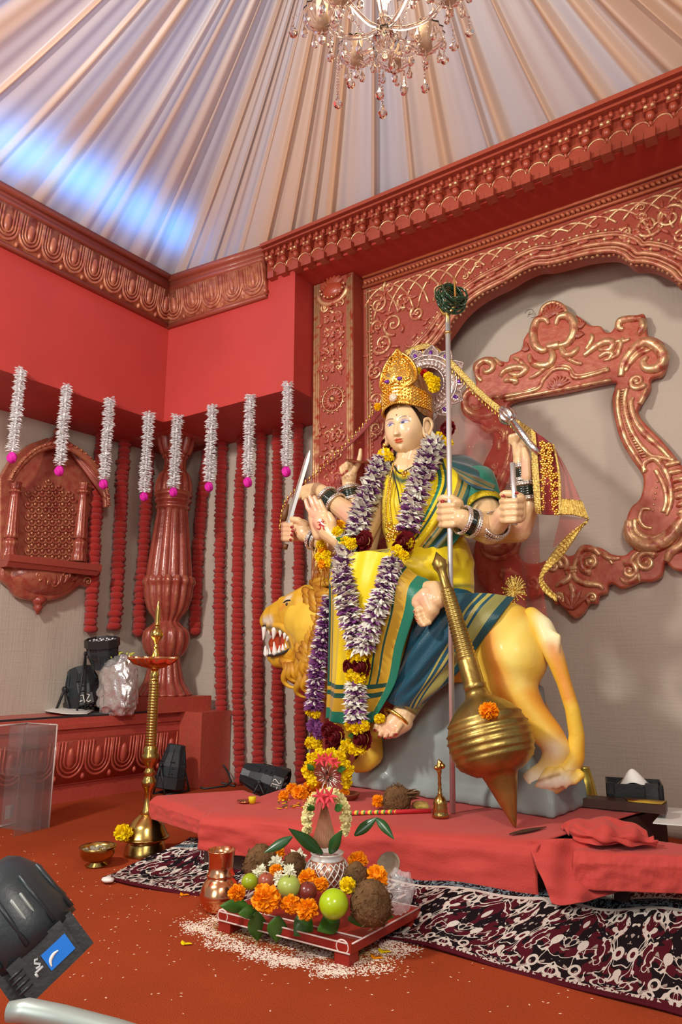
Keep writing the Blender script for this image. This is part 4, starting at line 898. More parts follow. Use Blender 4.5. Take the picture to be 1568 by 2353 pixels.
# ================================================================ GODDESS
gd = empty('goddess_statue', PS(985, 1400, 0), 'painted clay goddess statue with many arms, yellow and green sari, sitting sideways on the lion', 'goddess statue')
SK = srgb(232, 196, 148); PK = srgb(236, 176, 150); YS = srgb(238, 210, 2); GR = srgb(0, 116, 92); TEAL = srgb(0, 74, 96); DG = srgb(0, 78, 66); SG = srgb(200, 160, 40)
bd = MB()
# neck, hidden torso
schain(bd, [(950,1030,.02,32), (940,1062,.03,33), (935,1088,.03,44), (935,1130,.02,58), (945,1220,.02,62), (975,1290,.02,70)])
schain(bd, [(870,1112,.02,34), (935,1092,.02,40), (1020,1090,-.0,42), (1085,1115,-.02,38)])
# arms on the right of the picture
schain(bd, [(1085,1120,-.02,40), (1120,1180,.05,34), (1122,1206,.12,31), (1090,1205,.20,28), (1062,1192,.25,23)])
schain(bd, [(1085,1120,-.05,38), (1110,1215,.02,32), (1125,1225,.10,28), (1145,1203,.16,23), (1158,1182,.19,22)])
schain(bd, [(1085,1130,-.08,38), (1140,1215,-.06,36), (1190,1215,-.04,33), (1213,1165,-.02,27), (1207,1100,-.02,22), (1198,1060,-.02,19)])
# arms on the left of the picture
schain(bd, [(870,1112,.05,36), (850,1190,.12,32), (822,1252,.20,29), (795,1255,.26,23), (776,1240,.29,19)])
schain(bd, [(870,1120,.0,36), (862,1210,.02,33), (815,1190,.05,27), (775,1160,.06,22), (748,1135,.065,18), (730,1124,.07,16), (708,1124,.075,13), (694,1130,.08,9)])
schain(bd, [(872,1120,-.05,34), (848,1205,-.07,30), (822,1175,-.06,24), (808,1140,-.05,19), (802,1112,-.05,16), (802,1092,-.045,18)])
schain(bd, [(870,1120,.08,34), (838,1255,.12,30), (775,1262,.15,24), (735,1246,.17,18), (712,1236,.18,16)])
def fist(cx, cy, d, s, fl=1, n=4, tilt=0):
    """closed hand seen from the finger side: four stacked fingers wrapped round a bar and a thumb across the top; fl=1 wrist on the right"""
    schain(bd, [(cx+fl*14*s, cy-16*s, d-.018, 18*s), (cx+fl*14*s, cy+16*s, d-.018, 18*s)])
    schain(bd, [(cx+fl*2*s, cy-16*s, d-.036, 16*s), (cx+fl*2*s, cy+16*s, d-.036, 16*s)])
    for i in range(n):
        y = cy+(-15+i*14)*s; w = (1.0, 1.04, .98, .84)[i]
        schain(bd, [(cx+fl*20*w*s, y-1*s, d+.006, 6.9*s), (cx+fl*9*w*s, y, d+.036, 6.9*s), (cx-fl*12*w*s, y+1*s, d+.036, 6.7*s), (cx-fl*22*w*s, y+1*s, d+.012, 6.4*s), (cx-fl*17*w*s, y+1*s, d-.02, 6.4*s)], 12)
    schain(bd, [(cx+fl*20*s, cy-20*s, d-.005, 10*s), (cx+fl*5*s, cy-30*s, d+.015, 9.2*s), (cx-fl*14*s, cy-31*s, d+.022, 8*s), (cx-fl*20*s, cy-29*s, d+.022, 6.6*s)], 12)
fist(1033, 1177, .24, 1.06)
fist(1176, 1167, .20, 1.06)
# sword fist, backs of the fingers towards the left, finger ends towards us
schain(bd, [(694,1212,.175,20), (700,1226,.18,20)])
for i in range(4): y = 1206+i*10.5; schain(bd, [(686,y-2,.165,8), (664,y-2,.165,7.6), (652,y,.185,7.2), (656,y+1,.215,7), (670,y+2,.225,6.3)], 12)
schain(bd, [(700,1208,.19,10), (686,1196,.215,8.5), (672,1193,.225,7)], 12)
# open blessing palm
schain(bd, [(776,1240,.29,19), (756,1222,.295,24), (742,1200,.30,24)]); schain(bd, [(733,1228,.295,15), (722,1190,.30,14)]); schain(bd, [(748,1190,.30,18), (724,1180,.30,16)])
for p in ([(722,1188,.308,6.9), (708,1166,.318,6.4), (703,1150,.322,5.2)], [(731,1184,.312,6.9), (719,1158,.324,6.5), (712,1141,.328,5.4)], [(741,1182,.312,6.9), (730,1158,.324,6.5), (723,1143,.328,5.4)], [(751,1184,.308,6.6), (742,1165,.318,6.0), (736,1151,.322,5.0)]): schain(bd, p, 12)
schain(bd, [(764,1222,.305,12), (764,1198,.318,9.5), (757,1183,.322,7.4)], 12)
# drooping hand (left), raised finger hand, hand with small mace
for k in range(4): schain(bd, [(712,1117+k*5,.085,6.5), (696,1122+k*5,.09+.002*k,6), (685,1133+k*4,.092,5)], 10)
schain(bd, [(726,1128,.08,8), (708,1140,.095,6.6), (698,1146,.098,5.2)], 10)
schain(bd, [(803,1096,-.04,17), (806,1078,-.04,16)])
schain(bd, [(816,1080,-.04,7.4), (824,1066,-.038,6.6), (828,1046,-.036,5.4), (829,1034,-.036,4.4)], 10)
for k in range(3): schain(bd, [(808-k*7,1076+k*3,-.03,7.2), (806-k*8,1064+k*4,-.012,6.8), (797-k*6,1066+k*5,.004,6.2), (797-k*5,1076+k*5,.004,5.6)], 10)
schain(bd, [(796,1094,-.03,7.5), (790,1080,-.01,6.5), (797,1072,.008,5.5)], 10)
schain(bd, [(1198,1052,-.02,19), (1200,1022,-.015,18)])
for k in range(4): schain(bd, [(1208-k*8,1020,-.0,7.6), (1210-k*8,1002,.016,7.4), (1196-k*7,998+k*2,.03,7), (1190-k*5,1010+k*2,.02,6.4)], 10)
schain(bd, [(1188,1046,-.0,9), (1184,1022,.015,7.6), (1186,1002,.02,6.2)], 10)
schain(bd, [(1212,1095,.02,14), (1210,1060,.03,12), (1206,1035,.03,9)], 12)
# feet
schain(bd, [(958,1355,.22,20), (1000,1358,.27,24), (1006,1378,.29,22)]); schain(bd, [(965,1382,.30,20), (982,1372,.30,24), (992,1400,.30,20), (984,1420,.30,14)]); schain(bd, [(958,1386,.31,13), (962,1388,.312,14)])
for k, (x, y, r) in enumerate(((960,1404,8.5), (962,1415,8), (965,1424,7.5), (969,1431,7), (974,1436,6.2))): schain(bd, [(x+14,y-5,.31,r*.85), (x+2,y,.335,r*.78), (x-5,y+1,.325,r*.7)], 12)
schain(bd, [(955,1590,.14,34), (938,1622,.18,28), (925,1645,.21,27), (905,1668,.24,25), (893,1676,.25,22)]); schain(bd, [(928,1660,.22,22), (905,1678,.25,18)]); schain(bd, [(885,1668,.25,18), (908,1676,.25,18)])
for k, (x, y, r) in enumerate(((864,1674,9.5), (874,1688,7.6), (887,1691,7.2), (900,1689,7), (912,1682,6.6))): schain(bd, [(x+10,y-16,.262,r*.85), (x+2,y-5,.284,r*.84), (x-1,y+2,.288,r*.76)], 12)
V, Fc = blob(bd, .0037, 2, .4)
Cb = paint(V, SK, [([(735,1200,.3),(722,1160,.3)], 24, PK, .85), ([(690,1225,.18),(660,1215,.18)], 18, PK, .5), ([(1150,1195,.18)], 18, PK, .6), ([(1205,1060,.03),(1208,1090,.03)], 12, PK, .7), ([(1020,1190,.23)], 12, PK, .4), ([(740,1212,.3)], 8, srgb(226,130,120), .5), ([(965,1380,.3),(990,1370,.3)], 22, PK, .6), ([(905,1680,.25)], 26, PK, .5), ([(968,1425,.3)], 14, srgb(226,160,110), .5)])
body_parts = [(V, Fc, Cb)]
# ---- head: sculpted face
hc = PS(937, 989, .05); m1 = mpp(hc); v_, r_, u_ = viewframe(hc); vh = Vector((v_.x, v_.y, 0)).normalized(); TURN = math.radians(27)
fdir = (vh*math.cos(TURN)-r_*math.sin(TURN)).normalized(); UP = Vector((0,0,1)); sdir = UP.cross(fdir).normalized()   # face forward, and towards image right
na, ne = 300, 240; a = np.linspace(-math.pi, math.pi, na, endpoint=False); e = np.linspace(-math.pi/2+.01, math.pi/2-.01, ne); Ag, Eg = np.meshgrid(a, e, indexing='ij')
s_, f_, uu = np.cos(Eg)*np.sin(Ag), np.cos(Eg)*np.cos(Ag), np.sin(Eg)
p_ = 2.35; rad = 1/(np.abs(s_)**p_+np.abs(f_)**p_+np.abs(uu)**p_)**(1/p_)
ad, ed = np.degrees(Ag), np.degrees(Eg)
G_ = lambda a0, e0, wa, we: np.exp(-((ad-a0)/wa)**2-((ed-e0)/we)**2)
low = np.clip(-uu, 0, 1); wx = 49*m1*(1-.27*low**1.5); wf = 54*m1*(1-.10*low**2)*np.where(f_ < 0, 1.1, 1); wu = np.where(uu > 0, 66, 60)*m1
disp = np.zeros_like(ad)
t = np.clip((3-ed)/25, 0, 1)*(ed < 6); ridge = np.exp(-(ad/(4.2+3.2*t))**2)*(.004+.017*t**1.1)*np.clip((6-ed)/6, 0, 1)*np.clip((ed+27)/5, 0, 1); disp += ridge
disp += .006*(G_(-6, -20, 4, 3.6)+G_(6, -20, 4, 3.6))
for sg in (-1, 1):
    disp += -.0085*G_(sg*21, 3, 12, 7)+.0055*G_(sg*21, -1, 9, 4)+.0035*G_(sg*22, 13, 15, 4.5)+.006*G_(sg*32, -20, 16, 13)
disp += .0065*G_(0, -31.5, 12, 2.8)+.007*G_(0, -37, 10, 3)-.0035*G_(0, -34.2, 12, 1.0)-.004*G_(0, -43, 10, 3)+.010*G_(0, -54, 13, 9)
X = np.stack([s_*rad*wx, f_*rad*wf, uu*rad*wu], -1); X += (np.stack([s_, f_, uu], -1))*disp[..., None]
Pw = np.array(hc)+X[..., :1]*np.array(sdir)+X[..., 1:2]*np.array(fdir)+X[..., 2:]*np.array(UP)
Cf = np.tile(np.array(srgb(234, 202, 156)), (na, ne, 1))
def put(w, colr):
    global Cf
    w = np.clip(w, 0, 1)[..., None]; Cf = Cf*(1-w)+np.array(colr)*w
ell = lambda a0, e0, ra, re, soft=.25: np.clip((1-np.sqrt(((ad-a0)/ra)**2+((ed-e0)/re)**2))/soft, 0, 1)
for sg in (-1, 1): put(.35*G_(sg*33, -17, 14, 9), srgb(236,172,150))
for sg in (-1, 1):
    x = (ad-sg*21)*sg   # outward positive
    put(.8*ell(sg*22, 5.4, 14, 4.4, .6), srgb(160,142,182))
    put(1.0*ell(sg*21, 1.6, 12.5, 2.8, .15), srgb(228,228,236))
    put(1.0*ell(sg*20-2.5, 1.2, 5.6, 3.1, .2), srgb(70,92,150)); put(1.0*ell(sg*20-2.5, .8, 2.0, 1.7, .3), srgb(30,32,44))
    lid = np.exp(-((ed-(1.4+2.7*np.sqrt(np.clip(1-(x/13.5)**2, 0, 1))+.07*x))/.75)**2)*(np.abs(x) < 15); put(lid*.95, srgb(46,38,66))
    lid2 = np.exp(-((ed-(1.4-2.5*np.sqrt(np.clip(1-(x/11.5)**2, 0, 1))))/.6)**2)*(np.abs(x) < 11.5); put(lid2*.6, srgb(96,80,110))
    brow = np.exp(-((ed-(12.6+2.6*np.cos(np.clip((x-1)/13, -1.5, 1.5))-2.6+ .0*x))/(.95-.02*x))**2)*(x > -12.5)*(x < 15.5); put(brow*.9, srgb(60,44,56))
    put(.5*ell(sg*5.2, -23.5, 2.2, 1.3, .5), srgb(120,70,50))
mw = np.clip(1-(ad/17)**2, 0, 1)
up_l = (np.abs(ed+32.4-1.0*np.exp(-((np.abs(ad)-3.2)/3)**2)*.8) < 2.2*mw)*1.0; lo_l = (np.abs(ed+37.0) < 3.0*mw**.7)*1.0
k = np.ones(3)/3
put(np.maximum(up_l, lo_l)*.95, srgb(214,84,44)); put(np.exp(-((ed+34.4)/.55)**2)*(np.abs(ad) < 14)*.85, srgb(130,30,24))
put(ell(0, 18.5, 2.0, 2.4, .35), srgb(110,20,30)); put(ell(0, 33, 3.0, 1.2, .5), srgb(60,20,30))
hairm = np.clip((np.abs(ad)-58-np.clip((-ed+8)*.75, -34, 40))/3, 0, 1)*np.clip((ed+34)/4, 0, 1); hl = np.clip((ed-38)/2, 0, 1); put(np.maximum(hairm, hl), srgb(24,20,20))
Fh = [(i*ne+j, ((i+1) % na)*ne+j, ((i+1) % na)*ne+j+1, i*ne+j+1) for i in range(na) for j in range(ne-1)]
Fh += [tuple(i*ne for i in range(na))[::-1], tuple(i*ne+ne-1 for i in range(na))]
body_parts.append((Pw.reshape(-1, 3), Fh, Cf.reshape(-1, 3)))
def HP(ad_, ed_, out=0.0):
    i = int(round((math.radians(ad_)+math.pi)/(2*math.pi)*na)) % na; j = int(np.clip(round((math.radians(ed_)+math.pi/2-.01)/(math.pi-.02)*(ne-1)), 0, ne-1)); q = Vector(Pw[i, j]); n = (q-hc).normalized(); return q+n*out
mb = MB()
for part in body_parts: mb.add(*part)
mb.build('body', M['skin'], gd)
# ears
for sg in (-1, 1):
    mb = MB(); c = HP(sg*84, -4, .004); ax1 = (sdir*sg*.55-fdir*.84).normalized(); ax3 = UP; ax2 = ax3.cross(ax1)
    outl = cr([(-.012,-.032), (-.020,0), (-.010,.034), (.014,.042), (.030,.022), (.024,-.006), (.010,-.032), (0,-.044)], 4, True)
    mb.add(*tube([c+ax1*p[0]+ax3*p[1] for p in outl], .0085, 8, closed=True)); mb.add(*ball(c+ax1*.004, 1, 2, (.019, .006, .034), (ax1, ax2, ax3)))
    mb.add(*ball(c-ax3*.036+ax1*-.002, .012, 2)); o = mb.build('ear', mat('ear_paint', SK, .32, coat=.3) if sg < 0 else bpy.data.materials['ear_paint'], gd)
    mb = MB(); q = c-ax3*.046+sdir*sg*.012; 
    mb.add(*ball(q, .013, 2)); mb.add(*tube([q+Vector((0,0,-.018))+fdir*(.016*math.cos(t))+UP*(.016*math.sin(t)) for t in np.linspace(0, 6.28, 15)[:-1]], .0045, 6, closed=True)); mb.add(*ball(q-UP*.04, .009, 1)); mb.build('earring', M['gold'], o)
# hair mass behind the face
mb = MB(); chain(mb, [(hc-fdir*.03+UP*.03, .105), (hc-fdir*.055-UP*.0, .098), (hc-fdir*.075-UP*.06, .075), (hc-fdir*.09-UP*.12, .055)]); chain(mb, [(hc-fdir*.05-UP*.05+sdir*.05, .045), (hc-fdir*.02-UP*.14+sdir*.05, .02), (hc+fdir*.0-UP*.2+sdir*.035, .012)])
chain(mb, [(hc-fdir*.05-UP*.05-sdir*.05, .045), (hc-fdir*.02-UP*.14-sdir*.065, .024), (hc+fdir*.02-UP*.21-sdir*.07, .014)])
V, Fc = blob(mb, .008, 5); mb = MB(); mb.add(V, Fc); mb.build('hair', mat('black_hair', (.012,.011,.011), .35, bump=.4, bscale=60), gd)
# nails
mt = mat('red_nail', srgb(150, 20, 24), .2, coat=.6)
for (x, y, d, r) in ((1017,1152,.272,5), (1157,1140,.238,4.6), (1170,1141,.235,0), (1188,1133,.24,4.6), (1160,1160,.222,4.2), (1162,1173,.222,4.2), (1163,1184,.222,4.2), (671,1211,.24,4.6), (673,1220,.24,4.6), (671,1229,.24,4.6), (668,1240,.236,4), (797,1083,.018,3.4), (791,1088,.018,3.2), (786,1092,.018,3.2), (872,1693,.298,3.6), (886,1696,.298,3.4), (899,1694,.298,3.4), (911,1687,.298,3.4), (862,1678,.302,4), (953,1405,.337,3), (955,1416,.337,3), (958,1425,.337,3)):
    if r: p, q = S(x, y, d, r); mb = MB(); mb.add(*ball(p, q, 2, (1.1, .5, .8))); mb.build('nail', mt, gd)
# symbol painted on the palm
mb = MB(); P3 = lambda x, y: PS(735+x, 1208+y, .344)
for pts in ([(-5,-7),(-1,-9),(1,-5),(-2,-2),(2,1),(1,6),(-3,8),(-6,6)], [(0,-1),(4,-3),(6,1),(9,-1),(8,5),(10,9)], [(3,-11),(6,-8),(10,-11)]): mb.add(*tube([P3(*p) for p in cr(pts, 5)], .0024, 5))
mb.add(*ball(P3(7,-13), .003, 1)); mb.build('palm_symbol', mat('red_ink', srgb(196, 40, 44), .6), gd)
# bangles
M['bangle'] = mat('dark_green_glass', (.008, .02, .012), .08, coat=1); 
def bangles(px, py, d, qx, qy, qd, r, w):
    a = PS(px, py, d); b = PS(qx, qy, qd); ax = (b-a).normalized(); R = r*mpp(a); L = w*mpp(a); c = a
    prof = [(R-.004, -L/2)]; n = 4
    for i in range(n): z0 = -L/2+L*i/n; prof += [(R+.001, z0+L*.04/n), (R+.006, z0+L*.5/n), (R+.001, z0+L*.96/n)]
    prof += [(R-.004, L/2)]
    mb = MB(); mb.add(*lathe(prof, 40, c, ax, None, False)); mb.build('glass_bangle', M['bangle'], gd)
    for s in (-1, 1):
        x, y = frame_of(ax); mb = MB()
        for q in (0, 1):
            cc = c+ax*s*(L*.5+.006+.009*q); mb.add(*tube([cc+(x*math.cos(t)+y*math.sin(t))*(R+.006) for t in np.linspace(0, 2*math.pi, 41)[:-1]], .0052, 6, closed=True))
            for t in np.linspace(0, 2*math.pi, 37)[:-1]: mb.add(*ball(cc+(x*math.cos(t)+y*math.sin(t))*(R+.010), .0035, 1))
        mb.build('silver_bangle', M['silver'], gd)
bangles(1076, 1199, .225, 1095, 1206, .19, 28, 15); bangles(1138, 1209, .135, 1152, 1192, .175, 27, 4); bangles(1206, 1088, -.015, 1210, 1130, -.02, 24, 20); bangles(1210, 1130, -.015, 1213, 1160, -.02, 28, 22)
bangles(762, 1152, .06, 790, 1172, .055, 24, 22); bangles(805, 1136, -.05, 811, 1160, -.055, 21, 17); bangles(786, 1250, .27, 800, 1256, .25, 23, 4); bangles(724, 1241, .175, 740, 1247, .17, 19, 3)
# anklet
mb = MB(); c = PS(913, 1652, .225); ax = (PS(893, 1685, .26)-PS(938, 1622, .18)).normalized(); x, y = frame_of(ax); mb.add(*tube([c+(x*math.cos(t)+y*math.sin(t))*.058 for t in np.linspace(0, 6.283, 41)[:-1]], .007, 8, closed=True)); mb.build('anklet', M['gold'], gd)
# ---- sari: continuous yellow cloth over torso, hips and the folded leg
mb = MB()
schain(mb, [(905,1108,.055,34), (925,1120,.06,46), (930,1165,.075,54), (932,1215,.06,54), (955,1262,.05,62), (1000,1290,.05,66), (1030,1300,.03,62)])
schain(mb, [(985,1110,.03,38), (1000,1160,.02,44), (1010,1220,.02,48), (1030,1280,.03,56), (1038,1330,.03,54), (1040,1360,.02,50)])
schain(mb, [(1010,1300,.09,56), (930,1312,.17,56), (850,1318,.21,54), (805,1330,.22,50)]); schain(mb, [(805,1330,.22,48), (870,1370,.22,42), (940,1362,.2,34)])
schain(mb, [(1000,1320,.08,58), (1010,1350,.08,50)])
V, Fc = blob(mb, .007, 6)
n_ = np.array([mnoise.noise(Vector((v[0]*14+v[2]*22, v[1]*10, v[2]*8))) for v in V]); c0 = np.array(PS(950,1260,-.05)); nn = V-c0; nn[:, 2] *= .3; nn /= np.linalg.norm(nn, axis=1, keepdims=True); zz = V[:, 2]; amt = np.where(zz < PS(950,1225,0.05).z, .009, .003); V = V+nn*(n_*amt)[:, None]
C = paint(V, YS, [([(940,1262,.14),(860,1282,.2),(780,1300,.2)], 3.2, DG, .9), ([(935,1270,.14),(860,1291,.2)], 2.2, DG, .8), ([(1000,1352,.15),(1090,1345,.03)], 5, DG, .75), ([(1040,1290),(1080,1330)], 30, srgb(222,200,0), .5), ([(950,1310)], 30, srgb(232,176,10), .4), ([(905,1090,.1),(930,1108,.12),(965,1080,.1)], 7, srgb(10,80,76), .95)])  # deeper yellow and orange patches paint shade into the folds; green strokes are borders
mb = MB(); mb.add(V, Fc, C); M['sari'] = mat('sari_silk', YS, .42, attr=True, sheen=.3, bump=.12, bscale=200); mb.build('sari', M['sari'], gd)
# pallu across the chest to the shoulder, striped along its length
MP = band_mat('pallu_silk', [(0, YS), (.16, GR), (.21, YS), (.25, DG), (.29, YS), (.44, srgb(176,140,46)), (.50, DG), (.53, srgb(150,124,44)), (.60, DG), (.66, TEAL), (.72, srgb(96,96,40)), (.80, GR)])
sh = sheet([[PS(978,1068,.10), PS(985,1105,.15), PS(962,1180,.20), PS(915,1262,.21)], [PS(1010,1052,.06), PS(1022,1110,.13), PS(985,1190,.19), PS(930,1268,.21)], [PS(1055,1055,.03), PS(1060,1110,.11), PS(1025,1185,.16), PS(960,1270,.19)], [PS(1100,1080,.02), PS(1092,1130,.09), PS(1060,1190,.12), PS(1000,1265,.16)], [PS(1120,1120,-.02), PS(1100,1160,.05), PS(1075,1205,.07), PS(1040,1255,.11)]], 60, 60, .006, lambda u, v: .005*np.sin(v*31+u*3))
sh.build('pallu', MP, gd)
sh = sheet([[PS(1028,1048,-.03), PS(1080,1050,-.06), PS(1136,1100,-.08)], [PS(1030,1056,.07), PS(1078,1072,.06), PS(1138,1108,.0)], [PS(1040,1075,.12), PS(1085,1098,.11), PS(1136,1122,.05)], [PS(1062,1102,.13), PS(1090,1122,.12), PS(1134,1132,.06)]], 40, 40, .006, lambda u, v: .004*np.sin(v*22+u*4))
sh.build('shoulder_drape', band_mat('shoulder_silk', [(0, srgb(0,62,66)), (.45, srgb(0,66,72)), (.62, srgb(104,92,44)), (.72, DG), (.76, srgb(120,100,44)), (.86, TEAL)]), gd)
# blouse sleeve
mb = MB(); a, ra = S(1092, 1105, -.01, 46); b, rb = S(1115, 1168, .05, 41); prof = [(ra*.7, -.03), (ra, 0), (ra*1.0, .05), (rb*1.02, (b-a).length), (rb*.9, (b-a).length)]; mb.add(*lathe(prof, 48, a, b-a, None, False)); mb.build('sleeve', mat('green_blouse', GR, .6, bump=.2, bscale=200, sheen=.3), gd)
mb = MB(); L = (b-a).length; mb.add(*lathe([(rb*1.03, L-.03), (rb*1.06, L-.028), (rb*1.05, L+.002), (rb*1.0, L+.004)], 48, a, b-a, None, False)); mb.build('sleeve_border', mat('gold_braid', srgb(206, 180, 30), .4, .5, bump=.5, bscale=160), gd)
# front panel of pleats hanging down, bordered
def panel_mat():
    m = band_mat('front_silk', [(0, DG), (.02, SG), (.05, DG), (.065, YS), (.70, DG), (.72, SG), (.79, DG), (.81, SG), (.90, GR)], 'X', .38); nt = m.node_tree; b = nt.nodes['Principled BSDF']
    l = b.inputs['Base Color'].links[0]; c1 = l.from_socket; sx = [n for n in nt.nodes if n.type == 'SEPXYZ'][0]
    r = nt.nodes.new('ShaderNodeValToRGB'); r.color_ramp.interpolation = 'CONSTANT'; e = r.color_ramp.elements; e[0].position = 0; e[0].color = (*DG, 1); e[1].position = .79; e[1].color = (*DG, 1)
    for p, c in ((.81, SG), (.83, DG), (.855, SG), (.92, GR)): q = e.new(p); q.color = (*c, 1)
    nt.links.new(sx.outputs[1], r.inputs[0]); gt = nt.nodes.new('ShaderNodeMath'); gt.operation = 'GREATER_THAN'; gt.inputs[1].default_value = .79; nt.links.new(sx.outputs[1], gt.inputs[0])
    lt = nt.nodes.new('ShaderNodeMath'); lt.operation = 'LESS_THAN'; lt.inputs[1].default_value = .90; nt.links.new(sx.outputs[0], lt.inputs[0]); mu = nt.nodes.new('ShaderNodeMath'); mu.operation = 'MULTIPLY'; nt.links.new(gt.outputs[0], mu.inputs[0]); nt.links.new(lt.outputs[0], mu.inputs[1])
    mx = nt.nodes.new('ShaderNodeMix'); mx.data_type = 'RGBA'; nt.links.new(mu.outputs[0], mx.inputs[0]); nt.links.new(c1, mx.inputs[6]); nt.links.new(r.outputs[0], mx.inputs[7]); nt.links.new(mx.outputs[2], b.inputs['Base Color']); return m
sh = sheet([[PS(764,1292,.26), PS(800,1272,.32), PS(880,1270,.30), PS(940,1310,.28), PS(988,1338,.24)], [PS(758,1330,.29), PS(800,1335,.345), PS(880,1335,.34), PS(930,1345,.33), PS(966,1362,.30)], [PS(757,1400,.29), PS(800,1405,.34), PS(870,1405,.335), PS(925,1405,.33), PS(954,1410,.315)], [PS(755,1480,.28), PS(795,1485,.325), PS(850,1485,.32), PS(905,1485,.315), PS(928,1490,.30)], [PS(752,1570,.27), PS(790,1578,.315), PS(835,1578,.31), PS(880,1575,.305), PS(908,1572,.29)], [PS(748,1650,.26), PS(785,1664,.30), PS(815,1668,.30), PS(840,1664,.295), PS(856,1660,.285)]], 90, 90, .006, lambda u, v: (.002+.012*v)*np.sin(u*15+.6)+.004*np.sin(u*37))
sh.build('front_pleats', panel_mat(), gd)
# teal cloth over the hanging leg and the back of the lion
sh = sheet([[PS(985,1372,.20), PS(1060,1366,.17), PS(1130,1366,.13), PS(1182,1374,.05)], [PS(962,1420,.25), PS(1030,1410,.235), PS(1095,1408,.20), PS(1144,1424,.155)], [PS(942,1480,.26), PS(1000,1480,.255), PS(1050,1478,.215), PS(1092,1495,.175)], [PS(918,1545,.26), PS(960,1550,.255), PS(1010,1548,.21), PS(1040,1552,.17)], [PS(892,1592,.265), PS(925,1602,.26), PS(965,1606,.22), PS(990,1598,.175)], [PS(886,1606,.255), PS(915,1622,.25), PS(950,1626,.215), PS(972,1614,.17)]], 90, 90, .006, lambda u, v: .008*np.sin(u*9-v*7+.5)*np.sin(math.pi*v)+.005*np.sin(u*21+v*16)*np.sin(math.pi*v))
m = band_mat('teal_silk', [(0, TEAL), (.60, srgb(170,160,80)), (.63, TEAL), (.68, srgb(176,166,84)), (.73, TEAL), (.76, srgb(150,146,80)), (.90, srgb(0,70,80))], 'X', .34); 
sh.build('leg_drape', m, gd)
mb = MB(); schain(mb, [(1040,1400,.05,60), (1000,1450,.12,56), (960,1540,.15,42), (935,1600,.165,33)]); V, Fc = blob(mb, .010, 4); mb = MB(); mb.add(V, Fc); mb.build('underskirt', mat('teal_cloth', TEAL, .45), gd)
mb = MB()
for k, (z0, z1) in enumerate(((0, .3), (.4, .62), (.74, 1.0))):
    a, ra = S(948, 1585, .17, 40); b, rb = S(925, 1622, .20, 37); mb.add(*lathe([(ra*1.0+(rb-ra)*z0, (b-a).length*z0), (ra*1.05+(rb-ra)*z0, (b-a).length*(z0+.02)), (ra*1.05+(rb-ra)*z1, (b-a).length*z1), (ra+(rb-ra)*z1, (b-a).length*(z1+.02))], 40, a, b-a, None, False))
mb.build('hem_border', mat('gold_hem', srgb(150, 138, 78), .4, .3), gd)
# ================================================================ FLOWER SHAPES
def petals(mb, c, r, n, col, width=.32, ln=.62, inner=.35, seed=0, up=None, jit=.15, cj=.12):
    """ball of petals on a sphere (marigold, chrysanthemum); up limits to a dome"""
    rr = random.Random(seed); c = Vector(c); ga = math.pi*(3-5**.5)
    V0, F0 = icoc(2); mb.add(V0*r*.62+np.array(c), F0, np.array(col)*.8)
    for i in range(n):
        z = 1-2*(i+.5)/n; q = ga*i; o = Vector((math.sqrt(1-z*z)*math.cos(q), math.sqrt(1-z*z)*math.sin(q), z)); o = (o+Vector((rr.gauss(0, jit), rr.gauss(0, jit), rr.gauss(0, jit)))).normalized()
        s, t = frame_of(o); k = rr.uniform(0, 6.28); s, t = s*math.cos(k)+t*math.sin(k), t*math.cos(k)-s*math.sin(k)
        b = c+o*r*inner; l = r*(1-inner)*rr.uniform(.85, 1.1); w = r*width*rr.uniform(.8, 1.2); cc = np.array(col)*(1+rr.uniform(-cj, cj))
        P = [b-s*w*.35, b+s*w*.35, b+o*l*.7+s*w+t*w*.2, b+o*l*1.0+s*w*.45+t*w*.1, b+o*l*.96-s*w*.45+t*w*.15, b+o*l*.7-s*w+t*w*.25, b+o*l*.62-t*w*.35]
        mb.add([tuple(p) for p in P], [(0,1,6), (1,2,6), (2,3,6), (3,4,6), (4,5,6), (5,0,6), (0,5,4,3,2,1)], cc)
def rose(mb, c, r, col, ax=None, seed=0):
    rr = random.Random(seed); c = Vector(c); ax = Vector(ax or (0, 0, 1)).normalized(); x, y = frame_of(ax); col = np.array(col)
    mb.add(*ball(c, r*.55, 2), col*.7)
    for L, (n, rad, h, tilt) in enumerate(((3, .28, .62, .1), (5, .52, .5, .35), (6, .78, .3, .7), (7, .95, .02, 1.0))):
        for k in range(n):
            a = 2*math.pi*(k+.5*(L % 2)+rr.uniform(-.1, .1))/n; o = x*math.cos(a)+y*math.sin(a); s = ax.cross(o); b = c+o*r*rad*.45+ax*r*(h-.45); w = r*(.32+.14*L)
            e = b+o*r*.45*tilt+ax*r*(.62-.3*tilt); P = [b-s*w*.5, b+s*w*.5, e+s*w, e+o*r*.14-ax*r*.02, e-s*w, (b+e)/2+o*r*.16]
            mb.add([tuple(p) for p in P], [(0,1,5), (1,2,5), (2,3,5), (3,4,5), (4,0,5)], col*rr.uniform(.8, 1.15))
WHITE_P = srgb(236, 234, 222); PURP = srgb(132, 72, 134); YEL = srgb(244, 214, 6); ROSE = srgb(112, 20, 28); ORNG = srgb(250, 156, 8); LEAFG = srgb(56, 110, 44)
def gpath(pts, n=10): return cr([tuple(PS(*p[:3])) for p in pts], n)
